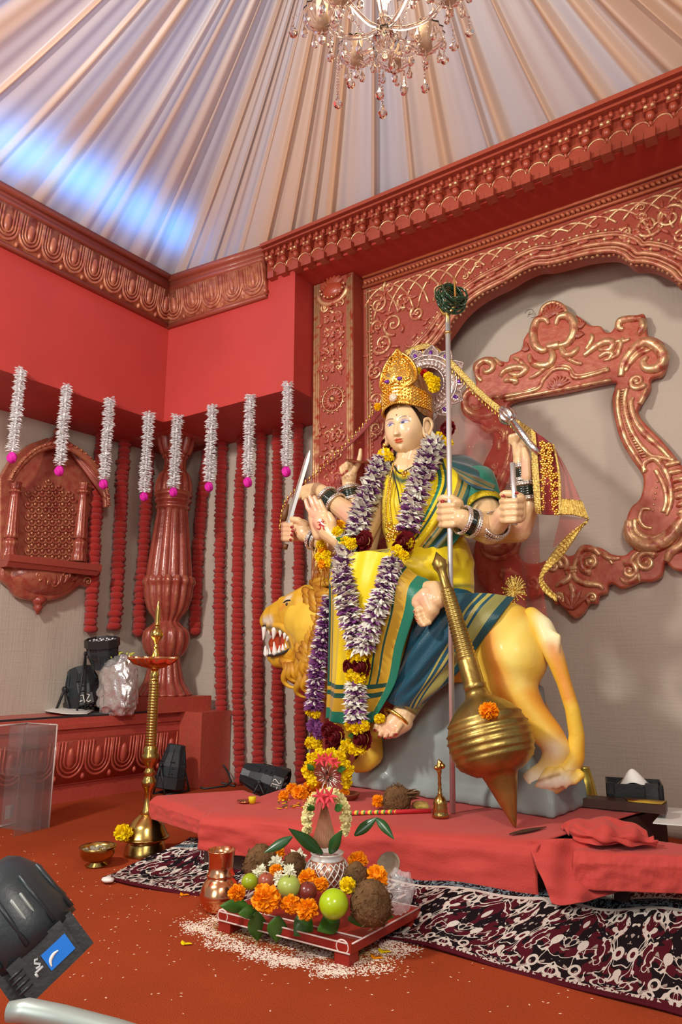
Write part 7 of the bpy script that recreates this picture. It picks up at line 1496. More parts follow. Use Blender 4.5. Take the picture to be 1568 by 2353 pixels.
# pleated palm fan ringed with pale flowers
fan = empty('palm_fan', PT(748, 1950, 1.99), 'small pleated straw fan standing in the silver pot, ringed by pale flowers', 'fan')
nf = 25; G2 = np.zeros((nf, 14, 3)); fx = lambda y: 3+27*math.sin(math.pi*min(1, max(0, (y-1843)/(1952-1843)))**1.5) if y < 1925 else 3+ (1952-y)*.7
for i in range(nf):
    for j in range(14): y = 1845+j*(1950-1845)/13; w = (4+22*((y-1845)/80) if y < 1925 else 26*(1955-y)/30); x = 746+(i/(nf-1)*2-1)*w; G2[i, j] = PT(x, y, 1.985+(.0018 if i % 2 else -.0012)*min(1, w/10))
U, V = np.meshgrid(np.linspace(0, 1, nf), np.linspace(0, 1, 14), indexing='ij'); mb = grid_solid(G2, np.tile(np.array(-_fw), (nf, 14, 1)), U, V, .003); mb.build('pleats', mat('straw', srgb(206,160,128), .7, var=.2, vscale=20), fan, smooth=False)
gj = empty('flower_ring', PT(748, 1830, 2.0), 'arch of pale yellow flowers with pink blossoms round the straw fan', 'flowers'); CREAM = srgb(240, 234, 168)
def ring(root, pts, rpx, t, col, n, seed, kind='petal_flower'):
    P = np.array(cr(pts, 8)); L = np.r_[0, np.cumsum(np.linalg.norm(np.diff(P, axis=0), axis=1))]; rr = random.Random(seed)
    for k in range(n): s = L[-1]*k/(n-1); x, y = np.interp(s, L, P[:, 0]), np.interp(s, L, P[:, 1]); p = PT(x+rr.uniform(-3,3), y+rr.uniform(-3,3), t+rr.uniform(-.012,.012)); mb = MB(); petals(mb, p, rpx*mpp(p)*rr.uniform(.9,1.15), 26, col, .30, seed=seed*50+k, jit=.25); mb.build(kind, M['petal'], root, smooth=False)
ring(gj, [(708,1906),(706,1880),(712,1850),(730,1828),(752,1820),(774,1828),(792,1852),(796,1880),(792,1906)], 13.5, 1.985, CREAM, 22, 1, 'cream_flower')
def starflower(mb, p, r, col, nrm, seed):
    rr = random.Random(seed); x, y = frame_of(nrm); nrm = Vector(nrm).normalized()
    for k in range(6): a = 2*math.pi*k/6+rr.uniform(-.2,.2); e = p+(x*math.cos(a)+y*math.sin(a))*r+nrm*r*.3; leafblade(mb, p, e, r*.2, nrm, col, 0, 6, .3)
for i, (x, y, r) in enumerate(((736,1830,20), (758,1828,20), (748,1842,18))): mb = MB(); p = PT(x, y, 1.962); starflower(mb, p, r*mpp(p), srgb(226,72,84), (C0-p), i); mb.build('pink_flower', M['petal'], gj)
for i, (x, y, x2, y2) in enumerate(((722,1862,708,1848), (770,1862,788,1850))): mb = MB(); leafblade(mb, PT(x, y, 1.965), PT(x2, y2, 1.96), .013, (0,-1,.2), LEAFG); mb.build('leaf', M['petal'], gj)
# ---- offerings on the platform
gy = empty('flower_ring', PZ(752, 1838, ZP), 'round yellow flower ring with silver tinsel and pink blossoms on the platform', 'flowers')
tR = dist(PZ(752, 1836, ZP))
ring(gy, [(716,1795),(707,1775),(716,1750),(738,1733),(762,1733),(785,1748),(797,1772),(794,1800)], 15, tR, YEL, 18, 2, 'yellow_chrysanthemum')
for i, (x, y, r) in enumerate(((736,1746,16), (755,1744,18), (770,1752,14))): mb = MB(); p = PT(x, y, tR-.035); starflower(mb, p, r*mpp(p), srgb(230,70,84), (C0-p), i+9); mb.build('pink_flower', M['petal'], gy)
mb = MB(); rr = random.Random(5); c = PT(752, 1785, tR-.01)
for k in range(70): n = Vector((rr.gauss(0,1), rr.gauss(0,.4), rr.gauss(0,1))).normalized(); e = c+n*rr.uniform(.03, .065)-_fw*rr.uniform(0,.03); mb.add(*tube([c+n*.01, (c+e)/2+Vector((0,0,.004)), e], .0016, 4))
mb.build('tinsel', M['silver'], gy)
for i, (x, y, x2, y2) in enumerate(((722,1770,706,1756), (776,1772,795,1764))): mb = MB(); leafblade(mb, PT(x, y, tR-.03), PT(x2, y2, tR-.03), .014, (0,-1,.2), LEAFG); mb.build('leaf', M['petal'], gy)
G = 'orange marigolds on the red platform'
for px, py, r, h, lb_ in ((690,1822,20,.022,'orange marigold at the left of the heap on the platform'), (672,1812,15,.022,'small orange marigold behind the heap on the platform'), (712,1812,19,.03,'orange marigold in the middle of the heap on the platform'), (738,1812,18,.028,'orange marigold below the yellow flower ring'), (722,1832,14,.016,'orange marigold at the front of the heap on the platform'), (652,1828,13,.016,'orange marigold lying apart at the left end of the heap'), (792,1824,14,.02,'orange marigold in the clay saucer right of the yellow ring'), (870,1841,17,.03,'single orange marigold leaning on the dark coconut')):
    p = PZ(px, py, ZP+h); flower('marigold', p, r*mpp(p), ORNG, lb_, G)
p = PS(1124, 1633, .47); 
am_ = mace.location+Vector((0,0,0)); tq = min((abs((am_+axm*k_-C0).normalized().dot(ray(1124, 1640).normalized())-1), k_) for k_ in np.linspace(.2, .7, 101))[1]; p = PT(1124, 1633, dist(am_+axm*tq)-.135); flower('marigold', p, 24*mpp(p), ORNG, 'single orange marigold stuck on the neck of the golden mace', None)
p = PZ(872, 1652, ZP) if False else PS(873, 1651, .29); flower('chrysanthemum', p, 14*mpp(p), YEL, 'yellow chrysanthemum tucked in the anklet of the hanging foot', None)
coconut(912, 1838, dist(PZ(912, 1862, ZP))-.0, 32, 'dark brown coconut with a tuft on the platform in front of the grey pedestal', (.9, .1, .35), 7)
p = PZ(800, 1838, ZP+.004); mb = MB(); mb.add(*lathe([(.02, 0), (.03, .002), (.045, .02), (.048, .026), (.044, .026), (.028, .008), (.002, .006)], 32, PZ(800, 1838, ZP+.001))); tag(mb.build('clay_saucer', mat('clay', srgb(122,62,38), .7)), 'small brown clay saucer right of the yellow flower ring', 'saucer')
mb = MB(); a = PZ(800, 1868, ZP+.008); bq = PZ(990, 1863, ZP+.008); mb.add(*tube([a, bq], .0075, 10)); st = tag(mb.build('striped_stick', M['candy'] if 'candy' in M else M.setdefault('candy', mat('striped_wrap', srgb(214,60,70), .5))), 'thin stick striped red, yellow and green lying near the platform edge', 'stick')
nt = M['candy'].node_tree; tc = nt.nodes.new('ShaderNodeTexCoord'); sx = nt.nodes.new('ShaderNodeSeparateXYZ'); nt.links.new(tc.outputs['Generated'], sx.inputs[0]); ml = nt.nodes.new('ShaderNodeMath'); ml.operation = 'MULTIPLY'; ml.inputs[1].default_value = 13; nt.links.new(sx.outputs[0], ml.inputs[0]); fr = nt.nodes.new('ShaderNodeMath'); fr.operation = 'FRACT'; nt.links.new(ml.outputs[0], fr.inputs[0]); rp_ = nt.nodes.new('ShaderNodeValToRGB'); rp_.color_ramp.interpolation = 'CONSTANT'; e = rp_.color_ramp.elements; e[0].color = (*srgb(214,50,60), 1); e[1].position = .4; e[1].color = (*srgb(236,206,60), 1); q3 = e.new(.75); q3.color = (*srgb(70,140,70), 1); nt.links.new(fr.outputs[0], rp_.inputs[0])
gt = nt.nodes.new('ShaderNodeMath'); gt.operation = 'LESS_THAN'; gt.inputs[1].default_value = .58; nt.links.new(sx.outputs[0], gt.inputs[0]); mx = nt.nodes.new('ShaderNodeMix'); mx.data_type = 'RGBA'; mx.inputs[6].default_value = (*srgb(214,50,60), 1); nt.links.new(gt.outputs[0], mx.inputs[0]); nt.links.new(rp_.outputs[0], mx.inputs[7]); nt.links.new(mx.outputs[2], nt.nodes['Principled BSDF'].inputs['Base Color'])
bb, zb_ = on_axis(1013, 1878, ZP+.001); mB = mpp(bb); bell = empty('hand_bell', bb, 'small brass hand bell with a figured handle on the platform, left of the golden mace', 'bell'); Z = lambda y: zb_(y, 1013)-zb_(1882, 1013)
mb = MB(); mb.add(*lathe([(r*mB, max(.0005, Z(y))) for r, y in ((18,1882),(20,1880),(18,1874),(16,1866),(17,1862),(15,1856),(16,1850),(14,1842),(9,1834),(5,1831))], 44, bb)); mb.build('bell_body', M['brass'], bell)
mb = MB(); mb.add(*lathe([(r*mB, Z(y)) for r, y in ((5,1832),(6,1828),(4,1824),(5,1818),(3.4,1812),(4.6,1806),(3.4,1798),(4.4,1792),(3.4,1786),(5,1780),(6,1775),(5,1772),(9,1768),(6,1762),(5,1757),(3,1752),(.4,1747)) ], 24, bb)); mb.add(*ball(bb+_rt*.012+Vector((0,0,Z(1764))), .010, 2)); mb.add(*ball(bb-_rt*.010+Vector((0,0,Z(1768))), .009, 2)); mb.add(*ball(bb+_rt*.004+Vector((0,0,Z(1757))), .009, 2)); mb.build('handle', M['brass'], bell)
mb = MB(); c = PZ(580, 1838, ZP+.012); mb.add(*lathe([(.012, -.012), (.015, .01), (.013, .012)], 20, c)); tag(mb.build('cup', mat('yellow_plastic', srgb(222,206,30), .4)), 'tiny yellow cup at the left of the platform', 'cup')
mb = MB(); c = PZ(562, 1842, ZP+.004); mb.add(*lathe([(.02, -.003), (.03, .004), (.026, .003), (.001, 0)], 28, c)); tag(mb.build('copper_plate', M['copper']), 'tiny copper plate beside the yellow cup', 'plate')
mb = MB(); V, F0 = icoc(3); c = PZ(968, 1852, ZP+.018); V = V*np.array([.035, .022, .017])*(1+np.array([.3*mnoise.noise(Vector(v)*3) for v in V]))[:, None]; mb.add(V+np.array(c), F0); tag(mb.build('plastic_packet', thinplastic('yellow_plastic_film', srgb(206,186,90), .6)), 'small crumpled yellowish packet between the dark coconut and the bell', 'packet')
mb = MB(); leafblade(mb, PZ(1172, 1916, ZP+.006), PZ(1256, 1899, ZP+.006), .016, (0,0,1), None, 0, 8, .05); tag(mb.build('dry_leaf', mat('dry_leaf', srgb(70,44,28), .7)), 'dark dry leaf lying at the tip of the golden mace', 'leaf')
mb = MB(); rr = random.Random(31)
for k in range(26): p = PZ(rr.uniform(640, 720), rr.uniform(1838, 1858), ZP+.003); leafblade(mb, p, p+Vector((rr.uniform(-.02,.02), rr.uniform(-.02,.02), .003)), .005, (0,0,1), (ORNG, YEL, LEAFG)[k % 3], 0, 4, .1)
tag(mb.build('loose_petals', M['petal']), 'scattered orange and yellow petals on the left part of the platform', 'petals', kind='stuff')
# ---- things behind the lion on the right
mb = MB(); a = PZ(1308, 1868, ZP-.016); q1 = PZ(1484, 1866, ZP-.016)
def cbox(name, corners, h, mt, label, cat, sm=False): mb = MB(); mb.add(*hull8([Vector(p) for p in corners], [Vector(p)+Vector((0,0,h)) for p in corners])); return tag(mb.build(name, mt, smooth=sm), label, cat)
zt2 = ZP-.015
a = PZ(1315, 1852, ZP+.005); b = PZ(1532, 1872, ZP+.005); dv_ = Vector((b.x-a.x, b.y-a.y, 0)); nrm = Vector((-dv_.y, dv_.x, 0)).normalized()*.08
cbox('long_carton', [a, b, b+nrm, a+nrm], .03, mat('dark_card', srgb(66,42,32), .4), 'long flat dark brown carton lying behind the tail of the lion', 'box')
mb = MB(); P4 = [a+dv_*.62+Vector((0,0,.0315))+nrm*.02, b-dv_*.04+Vector((0,0,.0315))+nrm*.02, b-dv_*.0+Vector((0,0,.0315))+nrm*.95, a+dv_*.55+Vector((0,0,.0315))+nrm*.95]; mb.add(*hull8(P4, [p+Vector((0,0,.002)) for p in P4])); tag(mb.build('printed_wrapper', mat('yellow_print', srgb(206,170,60), .4, var=1, vscale=18, col2=srgb(110,60,24))), 'yellow and brown printed wrapper on the long carton', 'wrapper')
a = PZ(1395, 1832, ZP+.03); b = PZ(1528, 1840, ZP+.03); dv_ = Vector((b.x-a.x, b.y-a.y, 0)); nrm = Vector((-dv_.y, dv_.x, 0)).normalized()*.16; zz = Vector((0,0,.05))
tr_ = empty('black_tray', a, 'black plastic tray standing behind the long carton at the right', 'tray'); mb = MB()
for (p, q_) in ((a, b), (b, b+nrm), (b+nrm, a+nrm), (a+nrm, a)): i_ = (a+b+nrm*1.0)/2; n_ = Vector(((q_-p).y, -(q_-p).x, 0)).normalized()*.006; mb.add(*hull8([p, q_, q_-n_, p-n_], [p+zz, q_+zz, q_-n_+zz, p-n_+zz]))
mb.add(*hull8([a-Vector((0,0,.03)), b-Vector((0,0,.03)), b+nrm-Vector((0,0,.03)), a+nrm-Vector((0,0,.03))], [a+Vector((0,0,.004)), b+Vector((0,0,.004)), b+nrm+Vector((0,0,.004)), a+nrm+Vector((0,0,.004))])); mb.build('walls', M['black'], tr_, smooth=False)
mb = MB(); mb.add(*box(a+dv_*.8+zz*.55-nrm*.06, (.022, .008, .03))); mb.add(*box(a+dv_*.08+zz*.7-nrm*.06, (.012, .006, .02))); mb.build('clip', M['black'], tr_, smooth=False)
mb = sheet([[a+dv_*.2+nrm*.3+zz*.6, a+dv_*.5+nrm*.3+zz*1.0, a+dv_*.8+nrm*.3+zz*.6], [a+dv_*.3+nrm*.5+zz*1.0, a+dv_*.5+nrm*.55+zz*1.9, a+dv_*.75+nrm*.5+zz*1.0], [a+dv_*.2+nrm*.8+zz*.6, a+dv_*.5+nrm*.85+zz*.9, a+dv_*.85+nrm*.8+zz*.6]], 20, 20, .003); tag(mb.build('paper', M['white']), 'crumpled white paper lying in the black tray', 'paper')
vz = PZ(1346, 1822, ZP); mb = MB(); mv = mpp(vz); mb.add(*lathe([(26*mv, 0), (27*mv, .01), (20*mv, .07), (13*mv, .115), (14*mv, .12), (11*mv, .12), (2*mv, .115)], 14, vz-Vector((0,0,.018)))); tag(mb.build('brass_vase', mat('yellow_brass', (.72,.55,.10), .3, .8)), 'tapered yellow brass vase standing behind the tail of the lion', 'vase')
p4 = [PZ(1500, 1880, ZP+.002), PZ(1580, 1886, ZP+.002), PZ(1600, 1850, ZP+.002), PZ(1530, 1846, ZP+.002)]
cbox('white_sheet', [p+Vector((0,.0,-.018)) for p in p4], .004, M['white'], 'flat white sheet at the right edge beside the long carton', 'paper sheet')
# ================================================================ RICE AND POWDER ON THE CARPET
def flecks(name, gen, n, mt, label, seed, rlo, rhi, h=.0015):
    rr = random.Random(seed); mb = MB()
    for k in range(n):
        x, y = gen(rr); p = PZ(x, y, 0); r = rr.uniform(rlo, rhi); a = rr.uniform(0, 6.28); c, s = math.cos(a), math.sin(a); V = []
        for i in range(5): t = 2*math.pi*i/5; u, v = r*1.5*math.cos(t), r*.7*math.sin(t); V.append((p.x+u*c-v*s, p.y+u*s+v*c, .0004))
        mb.add(V+[(p.x, p.y, h)], [(i, (i+1) % 5, 5) for i in range(5)]+[(4,3,2,1,0)])
    return tag(mb.build(name, mt, smooth=False), label, 'powder' if 'powder' in name else 'rice', kind='stuff')
mr2 = mat('rice', srgb(236, 196, 170), .7); mp_ = mat('rice_flour', srgb(238, 222, 206), .9)
def g_all(r):
    while True:
        x, y = r.uniform(0, 1568), r.triangular(1880, 2353, 2080)
        if y > 1940+abs(x-500)*.02 or x < 320: return x, y
flecks('rice_grains', g_all, 620, mr2, 'tiny white rice grains strewn over the red carpet', 1, .0016, .0034)
strokes = [((430,2140),(520,2100)), ((420,2120),(560,2180)), ((450,2130),(620,2190)), ((470,2165),(640,2200)), ((560,2195),(700,2215)), ((620,2215),(760,2190)), ((640,2200),(800,2240)), ((720,2240),(900,2225)), ((740,2225),(930,2195)), ((860,2185),(965,2180)), ((600,2150),(760,2200)), ((520,2110),(600,2150)), ((880,2170),(940,2155))]
def g_pow(r):
    a, b = r.choice(strokes); t = r.random(); return a[0]+(b[0]-a[0])*t+r.gauss(0, 9), a[1]+(b[1]-a[1])*t+r.gauss(0, 6)
flecks('rice_powder', g_pow, 5200, mp_, 'white rice powder drawn in strokes on the carpet round the fruit stool', 2, .0011, .0032)
def g_sand(r): t = r.random(); return 470+t*420+r.gauss(0, 22), 2125+t*75+r.gauss(0, 14)
flecks('turmeric_powder', g_sand, 2600, mat('dull_powder', srgb(190,160,110), .9), 'beige turmeric powder spread under the front edge of the fruit stool', 3, .0012, .0030)
G = 'fallen petals on the carpet'
for px, py, c, lb_ in ((418,2056,ORNG,'orange petal on the carpet in front of the copper pot'), (421,2168,YEL,'yellow petal left of the white powder'), (858,2200,ORNG,'orange petals right of the stool leg on the powder'), (876,2186,YEL,'yellow petals near the right side of the powder')):
    p = PZ(px, py, .002); mb = MB(); leafblade(mb, p, p+Vector((.025, .008, .003)), .009, (0,0,1), c, 0, 5, .15); leafblade(mb, p+Vector((.01,-.008,.001)), p+Vector((-.012, .008, .003)), .007, (0,0,1), c, 0, 5, .15); tag(mb.build('fallen_petal', M['petal']), lb_, 'petal', G)
# ================================================================ STAGE LIGHTS
M['led'] = mat('led_lens', (.75,.78,.8), .1, .3, coat=1)
def par(name, c, ax, R, L, label, feet_z=None, group='black stage lights', logo=False, yoke=True):
    c = Vector(c); ax = Vector(ax).normalized(); x, y = frame_of(ax); root = empty(name, c, label, 'stage light', group)
    mb = MB(); prof = [(R*.45, -L*.5), (R*.62, -L*.48), (R*.66, -L*.3), (R*.86, -L*.05), (R*.9, 0), (R*.9, L*.24)]
    mb.add(*lathe(prof, 10, c, ax)); 
    for k in range(10):
        a = 2*math.pi*(k)/10; o = x*math.cos(a)+y*math.sin(a); mb.add(*tube([c+o*R*.62-ax*L*.4, c+o*R*.87-ax*L*.05, c+o*R*.93+ax*L*.22], R*.035, 5))
    mb.build('housing', M['black_cast'], root, smooth=False)
    mb = MB(); mb.add(*lathe([(R*.9, L*.22), (R*1.06, L*.24), (R*1.06, L*.48), (R*.98, L*.5), (R*.94, L*.42), (.002, L*.40)], 10, c, ax)); o_ = mb.build('front_ring', M['black'], root, smooth=False)
    mb = MB()
    for ring_, n in ((.25, 3), (.52, 8), (.78, 12)):
        for k in range(n): a = 2*math.pi*k/n; mb.add(*ball(c+(x*math.cos(a)+y*math.sin(a))*R*ring_+ax*L*.41, R*.10, 1))
    mb.build('led_lenses', M['led'], root)
    mb = MB()
    for k in range(6):
        a = 2*math.pi*k/6+.3; o = x*math.cos(a)+y*math.sin(a); 
        for s in (-.12, .02, .14): p = c+o*R*.885+ax*L*(s+.02); mb.add(*tube([p-ax.cross(o)*R*.16, p+ax.cross(o)*R*.16], R*.028, 5))
    mb.build('vent_slots', M['black'], root)
    if yoke:
        s = Vector((0,0,1)).cross(ax)
        s = (s if s.length > .2 else x).normalized(); mb = MB(); base = c+Vector((0,0,-R*1.25)) if feet_z is None else Vector((c.x, c.y, feet_z))
        f = Vector((0,0,1)).cross(s).normalized()
        for sg in (-1, 1):
            p = c+s*R*1.12*sg
            for ff in (-.55, .55): q = Vector((p.x, p.y, base.z+.006))+f*R*ff; mb.add(*tube([p, q], R*.07, 6))
        for ff in (-.55, .55): mb.add(*tube([Vector(((c+s*R*1.12*sg).x, (c+s*R*1.12*sg).y, base.z+.006))+f*R*ff for sg in (-1, 1)], R*.07, 6))
        mb.build('yoke', M['black'], root)
        for sg in (-1, 1): mb = MB(); mb.add(*lathe([(R*.14, 0), (R*.14, R*.12), (R*.05, R*.14)], 10, c+s*R*1.05*sg, s*sg)); mb.build('knob', M['black'], root)
    if logo:
        v = (C0-c).normalized(); o = (v-ax*v.dot(ax)).normalized(); s = ax.cross(o); q0 = c+o*R*1.065+ax*L*.36; mb = MB(); t_ = lambda a, b: q0+ax*(a*L*.09)+s*(b*R*.26)
        for pts in ([(.8,-.9),(1,-.5),(.6,-.15),(0,-.5),(-.6,-.85),(-1,-.5),(-.8,-.1)], [(1,.2),(-1,.25),(-1,.9)], [(.4,.5),(.4,1.1)]): mb.add(*tube([t_(*p) for p in pts], R*.035, 5))
        mb.build('lettering', M['white'], root)
    return root
p = PZ(188, 1636, .44); m1 = mpp(p); c = p+Vector((0, 0, 52*m1)); par('stage_light', c, -_up*.80+_rt*.28-_fw*.35, 46*m1, 98*m1, 'black stage light tilted down on the plinth, in front of the silver bag', .44, logo=True)
p = PT(236, 1502, 4.2); c = Vector(p); m2 = mpp(p); par('stage_light', c, Vector((.1, -.2, 1)), 37*m2, 70*m2, 'black stage light pointing up behind the silver bag on the plinth', .44)
p = PZ(394, 1822, 0); m3 = mpp(p); c = p+Vector((0, 0, 58*m3)); par('stage_light', c, -_up*.85-_rt*.12-_fw*.3, 34*m3, 98*m3, 'black stage light on the carpet behind the stem of the oil lamp', 0)
p = PZ(606, 1838, 0); m4 = mpp(p); c = p+Vector((0, 0, 44*m4)); par('stage_light', c, _rt*.9-_up*.22-_fw*.2, 38*m4, 108*m4, 'tilted black stage light on the floor behind the platform, among the red garlands', 0, logo=True)
# big stage light close to us at the lower left
vv = ray(105, 2208).normalized(); e1 = (_rt*.585-_up*.81); e1 = (e1-vv*e1.dot(vv)).normalized(); e2 = (-_rt*.627-_up*.777); e2 = (e2-vv*e2.dot(vv)); e2 = (e2-e1*e2.dot(e1)).normalized(); e3 = e1.cross(e2).normalized()
if e3.dot(_fw) < 0: e3 = -e3
fc = PT(105, 2208, 1.12); mm = 1.12/F_PX; big = empty('stage_light', fc+e3*.07, 'very large black stage light close up at the lower left, with a blue sticker', 'stage light', 'black stage lights')
mb = MB(); hw, hl = 94*mm*.5, 193*mm*.5; cb = fc+e3*.074
def prism(A_, B_): mb.add(*hull8(A_, B_))
cut = .022
for (w, l, d) in ((hw, hl, .052), (hw, hl-.02, .074)): prism([cb-e3*d-e1*w-e2*l, cb-e3*d+e1*w-e2*l, cb-e3*d+e1*w+e2*l, cb-e3*d-e1*w+e2*l], [cb+e3*d-e1*w-e2*l, cb+e3*d+e1*w-e2*l, cb+e3*d+e1*w+e2*l, cb+e3*d-e1*w+e2*l])
mb.build('front_rim', M['black'], big, smooth=False)
mb = MB(); cc = cb-e1*hw
prof = [(.078, .004), (.0785, -.02), (.081, -.03), (.076, -.06), (.074, -.10), (.060, -.13), (.046, -.145), (.001, -.150)]
mb.add(*lathe(prof[::-1], 40, cc, e1)); 
for k in range(10): a = 2*math.pi*k/10+.2; x, y = frame_of(e1); o = x*math.cos(a)+y*math.sin(a); mb.add(*tube([cc+o*.080-e1*.005, cc+o*.077-e1*.06, cc+o*.075-e1*.10], .0035, 6))
mb.build('housing', M['black_cast'], big)
def onface(a, b, h=.0009): return fc+e1*(a*hw)+e2*(b*hl)-e3*h
ms = mat('blue_sticker', srgb(10, 120, 226), .35)
mb = MB(); q4 = [onface(-.35,-.62), onface(.55,-.62), onface(.55,.02), onface(-.35,.02)]; mb.add(*hull8(q4, [p-e3*.0012 for p in q4])); st = mb.build('sticker', ms, big, smooth=False)
mb = MB()
cres = [(.0,-.06),(-.12,-.18),(-.10,-.32),(.12,-.46)]; P = cr([tuple(onface(a+.15, b+.02, .0024)) for a, b in [(.25,-.05),(.0,-.10),(-.12,-.22),(-.10,-.34)]], 6); mb.add(*tube(P, [.0008+.0022*math.sin(math.pi*i/(len(P)-1)) for i in range(len(P))], 6, flat=(e3, .3))); tag(mb.build('crescent', M['white'], st), 'white crescent mark')
mb = MB(); tl = lambda a, b: onface(a, b, .0014)
for pts in ([(-.30,.10),(-.36,.16),(-.26,.20),(-.06,.12),(.02,.16),(-.02,.24)], [(.12,.10),(.12,.30)], [(.12,.30),(.34,.30)]): mb.add(*tube([tl(a*1.0-.02, b) for a, b in pts], .0021, 6, flat=(e3, .3)))
mb.build('lettering', mat('grey_print', srgb(190,200,200), .5), big)
mb = MB()
for k in range(4): a = -.5+k*.28; mb.add(*tube([onface(a, .45, .001), onface(a, .78, .001)], .0022, 6))
mb.build('vent_slots', M['black_cast'], big)
mb = MB()
for s, w in ((-.012, .006), (.004, .008)): 
    x, y = frame_of(e1); v = (C0-cc).normalized(); o = (v-e1*v.dot(e1)).normalized(); o = (o*.9+_up*.45).normalized(); sd = e1.cross(o); q0 = cc+o*.0775-e1*.035; mb.add(*capsule(q0+sd*s-e1*.018, q0+sd*s+e1*.018+o*.001, w*.5, w*.5, 8))
mb.build('clip', mat('grey_clip', srgb(150,160,156), .4, .4), big)
mb = MB(); mb.add(*tube([PT(20, 2325, .93), PT(60, 2322, .93), PT(140, 2338, .925), PT(270, 2372, .92), PT(420, 2420, .91)], [.012, .0145, .0145, .0145, .0145], 16)); tag(mb.build('metal_bar', mat('pale_alloy', srgb(176,190,184), .4, .5)), 'pale metal bar close up at the bottom left, below the big stage light', 'bar')
mb = MB(); mb.add(*tube([PT(560, 2362, 1.0), PT(640, 2358, 1.0)], .006, 8)); 
# ================================================================ SILVER BAG, ACRYLIC STAND, CABLES
p = PT(268, 1636, 4.08); p.z = .44; mP = mpp(p); V, F0 = icoc(5); V = V.copy(); V = np.sign(V)*np.abs(V)**.75
V = V*np.array([52, 28, 70])*mP*np.array([1, 1, 1]); V[:, 0] *= (1-.16*(V[:, 2]/(66*mP)))
V = V*(1+np.array([.14*mnoise.noise(Vector(v)*26)+.10*abs(mnoise.noise(Vector(v)*55))+.05*mnoise.noise(Vector(v)*120) for v in V]))[:, None]
mb = MB(); mb.add(V+np.array(p)+np.array([0, 0, 62*mP]), F0); bag = mb.build('foil_bag', mat('silver_foil', srgb(226,226,226), .3, .75, bump=.5, bscale=50)); tag(bag, 'crinkled silver foil bag standing on the plinth beside the fluted column', 'bag')
V = bag.data; mnz = min(v.co.z for v in V.vertices)
for v in V.vertices: v.co.z = max(v.co.z, .4405)
mb = MB(); rr = random.Random(2)
for k in range(14): a = p+Vector((rr.uniform(-.09, .10), rr.uniform(-.02, .02), 122*mP)); e = a+Vector((rr.uniform(-.03, .06), 0, rr.uniform(.0, .05))); mb.add(*tube([a, (a+e)/2+Vector((0, -.01, .02)), e], [.004, .008, .003], 5, flat=(Vector((0,1,0)), .3)))
tag(mb.build('ribbon', mat('lime_ribbon', srgb(206,206,90), .35)), 'yellow-green plastic ribbon tied on top of the silver foil bag', 'ribbon')
mb = sheet([[PZ(92,1632,.452), PZ(150,1640,.455), PZ(200,1640,.452)], [PZ(96,1624,.462), PZ(160,1628,.47), PZ(215,1632,.455)], [PZ(100,1620,.452), PZ(170,1622,.456), PZ(220,1626,.452)]], 16, 12, .002); tag(mb.build('paper', M['white']), 'crumpled white paper under the tilted stage light on the plinth', 'paper')
ac = empty('acrylic_stand', PZ(20, 1900, 0), 'clear acrylic display stand with a white label at the left edge, standing on the carpet', 'display stand')
b0 = PZ(42, 1892, 0); rt = Vector((LDIR.x, LDIR.y, 0)); 
b1 = PZ(-40, 1912, 0); ed = (b1-b0); bk = Vector((-ed.y, ed.x, 0)).normalized()
if bk.y < 0: bk = -bk
bk *= .20; tp = PT(60, 1666, dist(b0)).z; hz = Vector((0,0,tp)); mg = bpy.data.materials.new('acrylic'); mg.use_nodes = True; nt = mg.node_tree; b = nt.nodes['Principled BSDF']; b.inputs['Base Color'].default_value = (.30,.24,.23,1); b.inputs['Roughness'].default_value = .05; b.inputs['Alpha'].default_value = .24; b.inputs['Coat Weight'].default_value = 1
for (s, e_) in ((b0, b1), (b0, b0+bk), (b0+bk, b1+bk), (b0+ed*.5, b0+ed*.5+bk), (b0+ed*.25, b0+ed*.25+bk)):
    n_ = Vector(((e_-s).y, -(e_-s).x, 0)).normalized()*.004; mb = MB(); mb.add(*hull8([s, e_, e_+n_, s+n_], [s+hz, e_+hz, e_+n_+hz, s+n_+hz])); mb.build('sheet', mg, ac, smooth=False)
for z in (.33, .55, .78):
    mb = MB(); zz = hz*z; mb.add(*hull8([b0+zz, b1+zz, b1+bk+zz, b0+bk+zz], [q_+Vector((0,0,.004)) for q_ in (b0+zz, b1+zz, b1+bk+zz, b0+bk+zz)])); mb.build('shelf', mg, ac, smooth=False) if z != .33 else None
mb = MB()
for q_ in (b0, b0+bk): mb.add(*tube([q_, q_+hz], .004, 6))
mb.add(*tube([b0+hz, b0+bk+hz], .004, 6)); mb.add(*tube([b0+hz, b1+hz], .005, 6)); mb.add(*tube([b0+Vector((0,0,.006)), b1+Vector((0,0,.006))], .005, 6)); mb.build('edge', mat('clear_edge', srgb(196,176,170), .1, coat=1), ac)
mb = MB(); q0 = b0+ed.normalized()*.03+Vector((0,0,.03)); q1 = q0+ed.normalized()*.045; nn = -bk.normalized()*.003; q4 = [q0+nn, q1+nn, q1+nn+Vector((0,0,.06)), q0+nn+Vector((0,0,.06))]; mb.add(*hull8(q4, [p_+nn*.4 for p_ in q4])); tag(mb.build('label', M['white'], ac, smooth=False), 'white label')
for z in (.7, .25): mb = MB(); mb.add(*ball(b0+bk*.0+hz*z+ed.normalized()*.012-bk.normalized()*.004, .009, 2)); mb.build('joint', M['steel'], ac)
mb = MB(); cab = [pl(-2.2, .447, -.05), pl(-1.4, .447, -.03), pl(-.8, .447, -.045), pl(-.4, .447, -.02), pl(-.05, .452, -.01)]
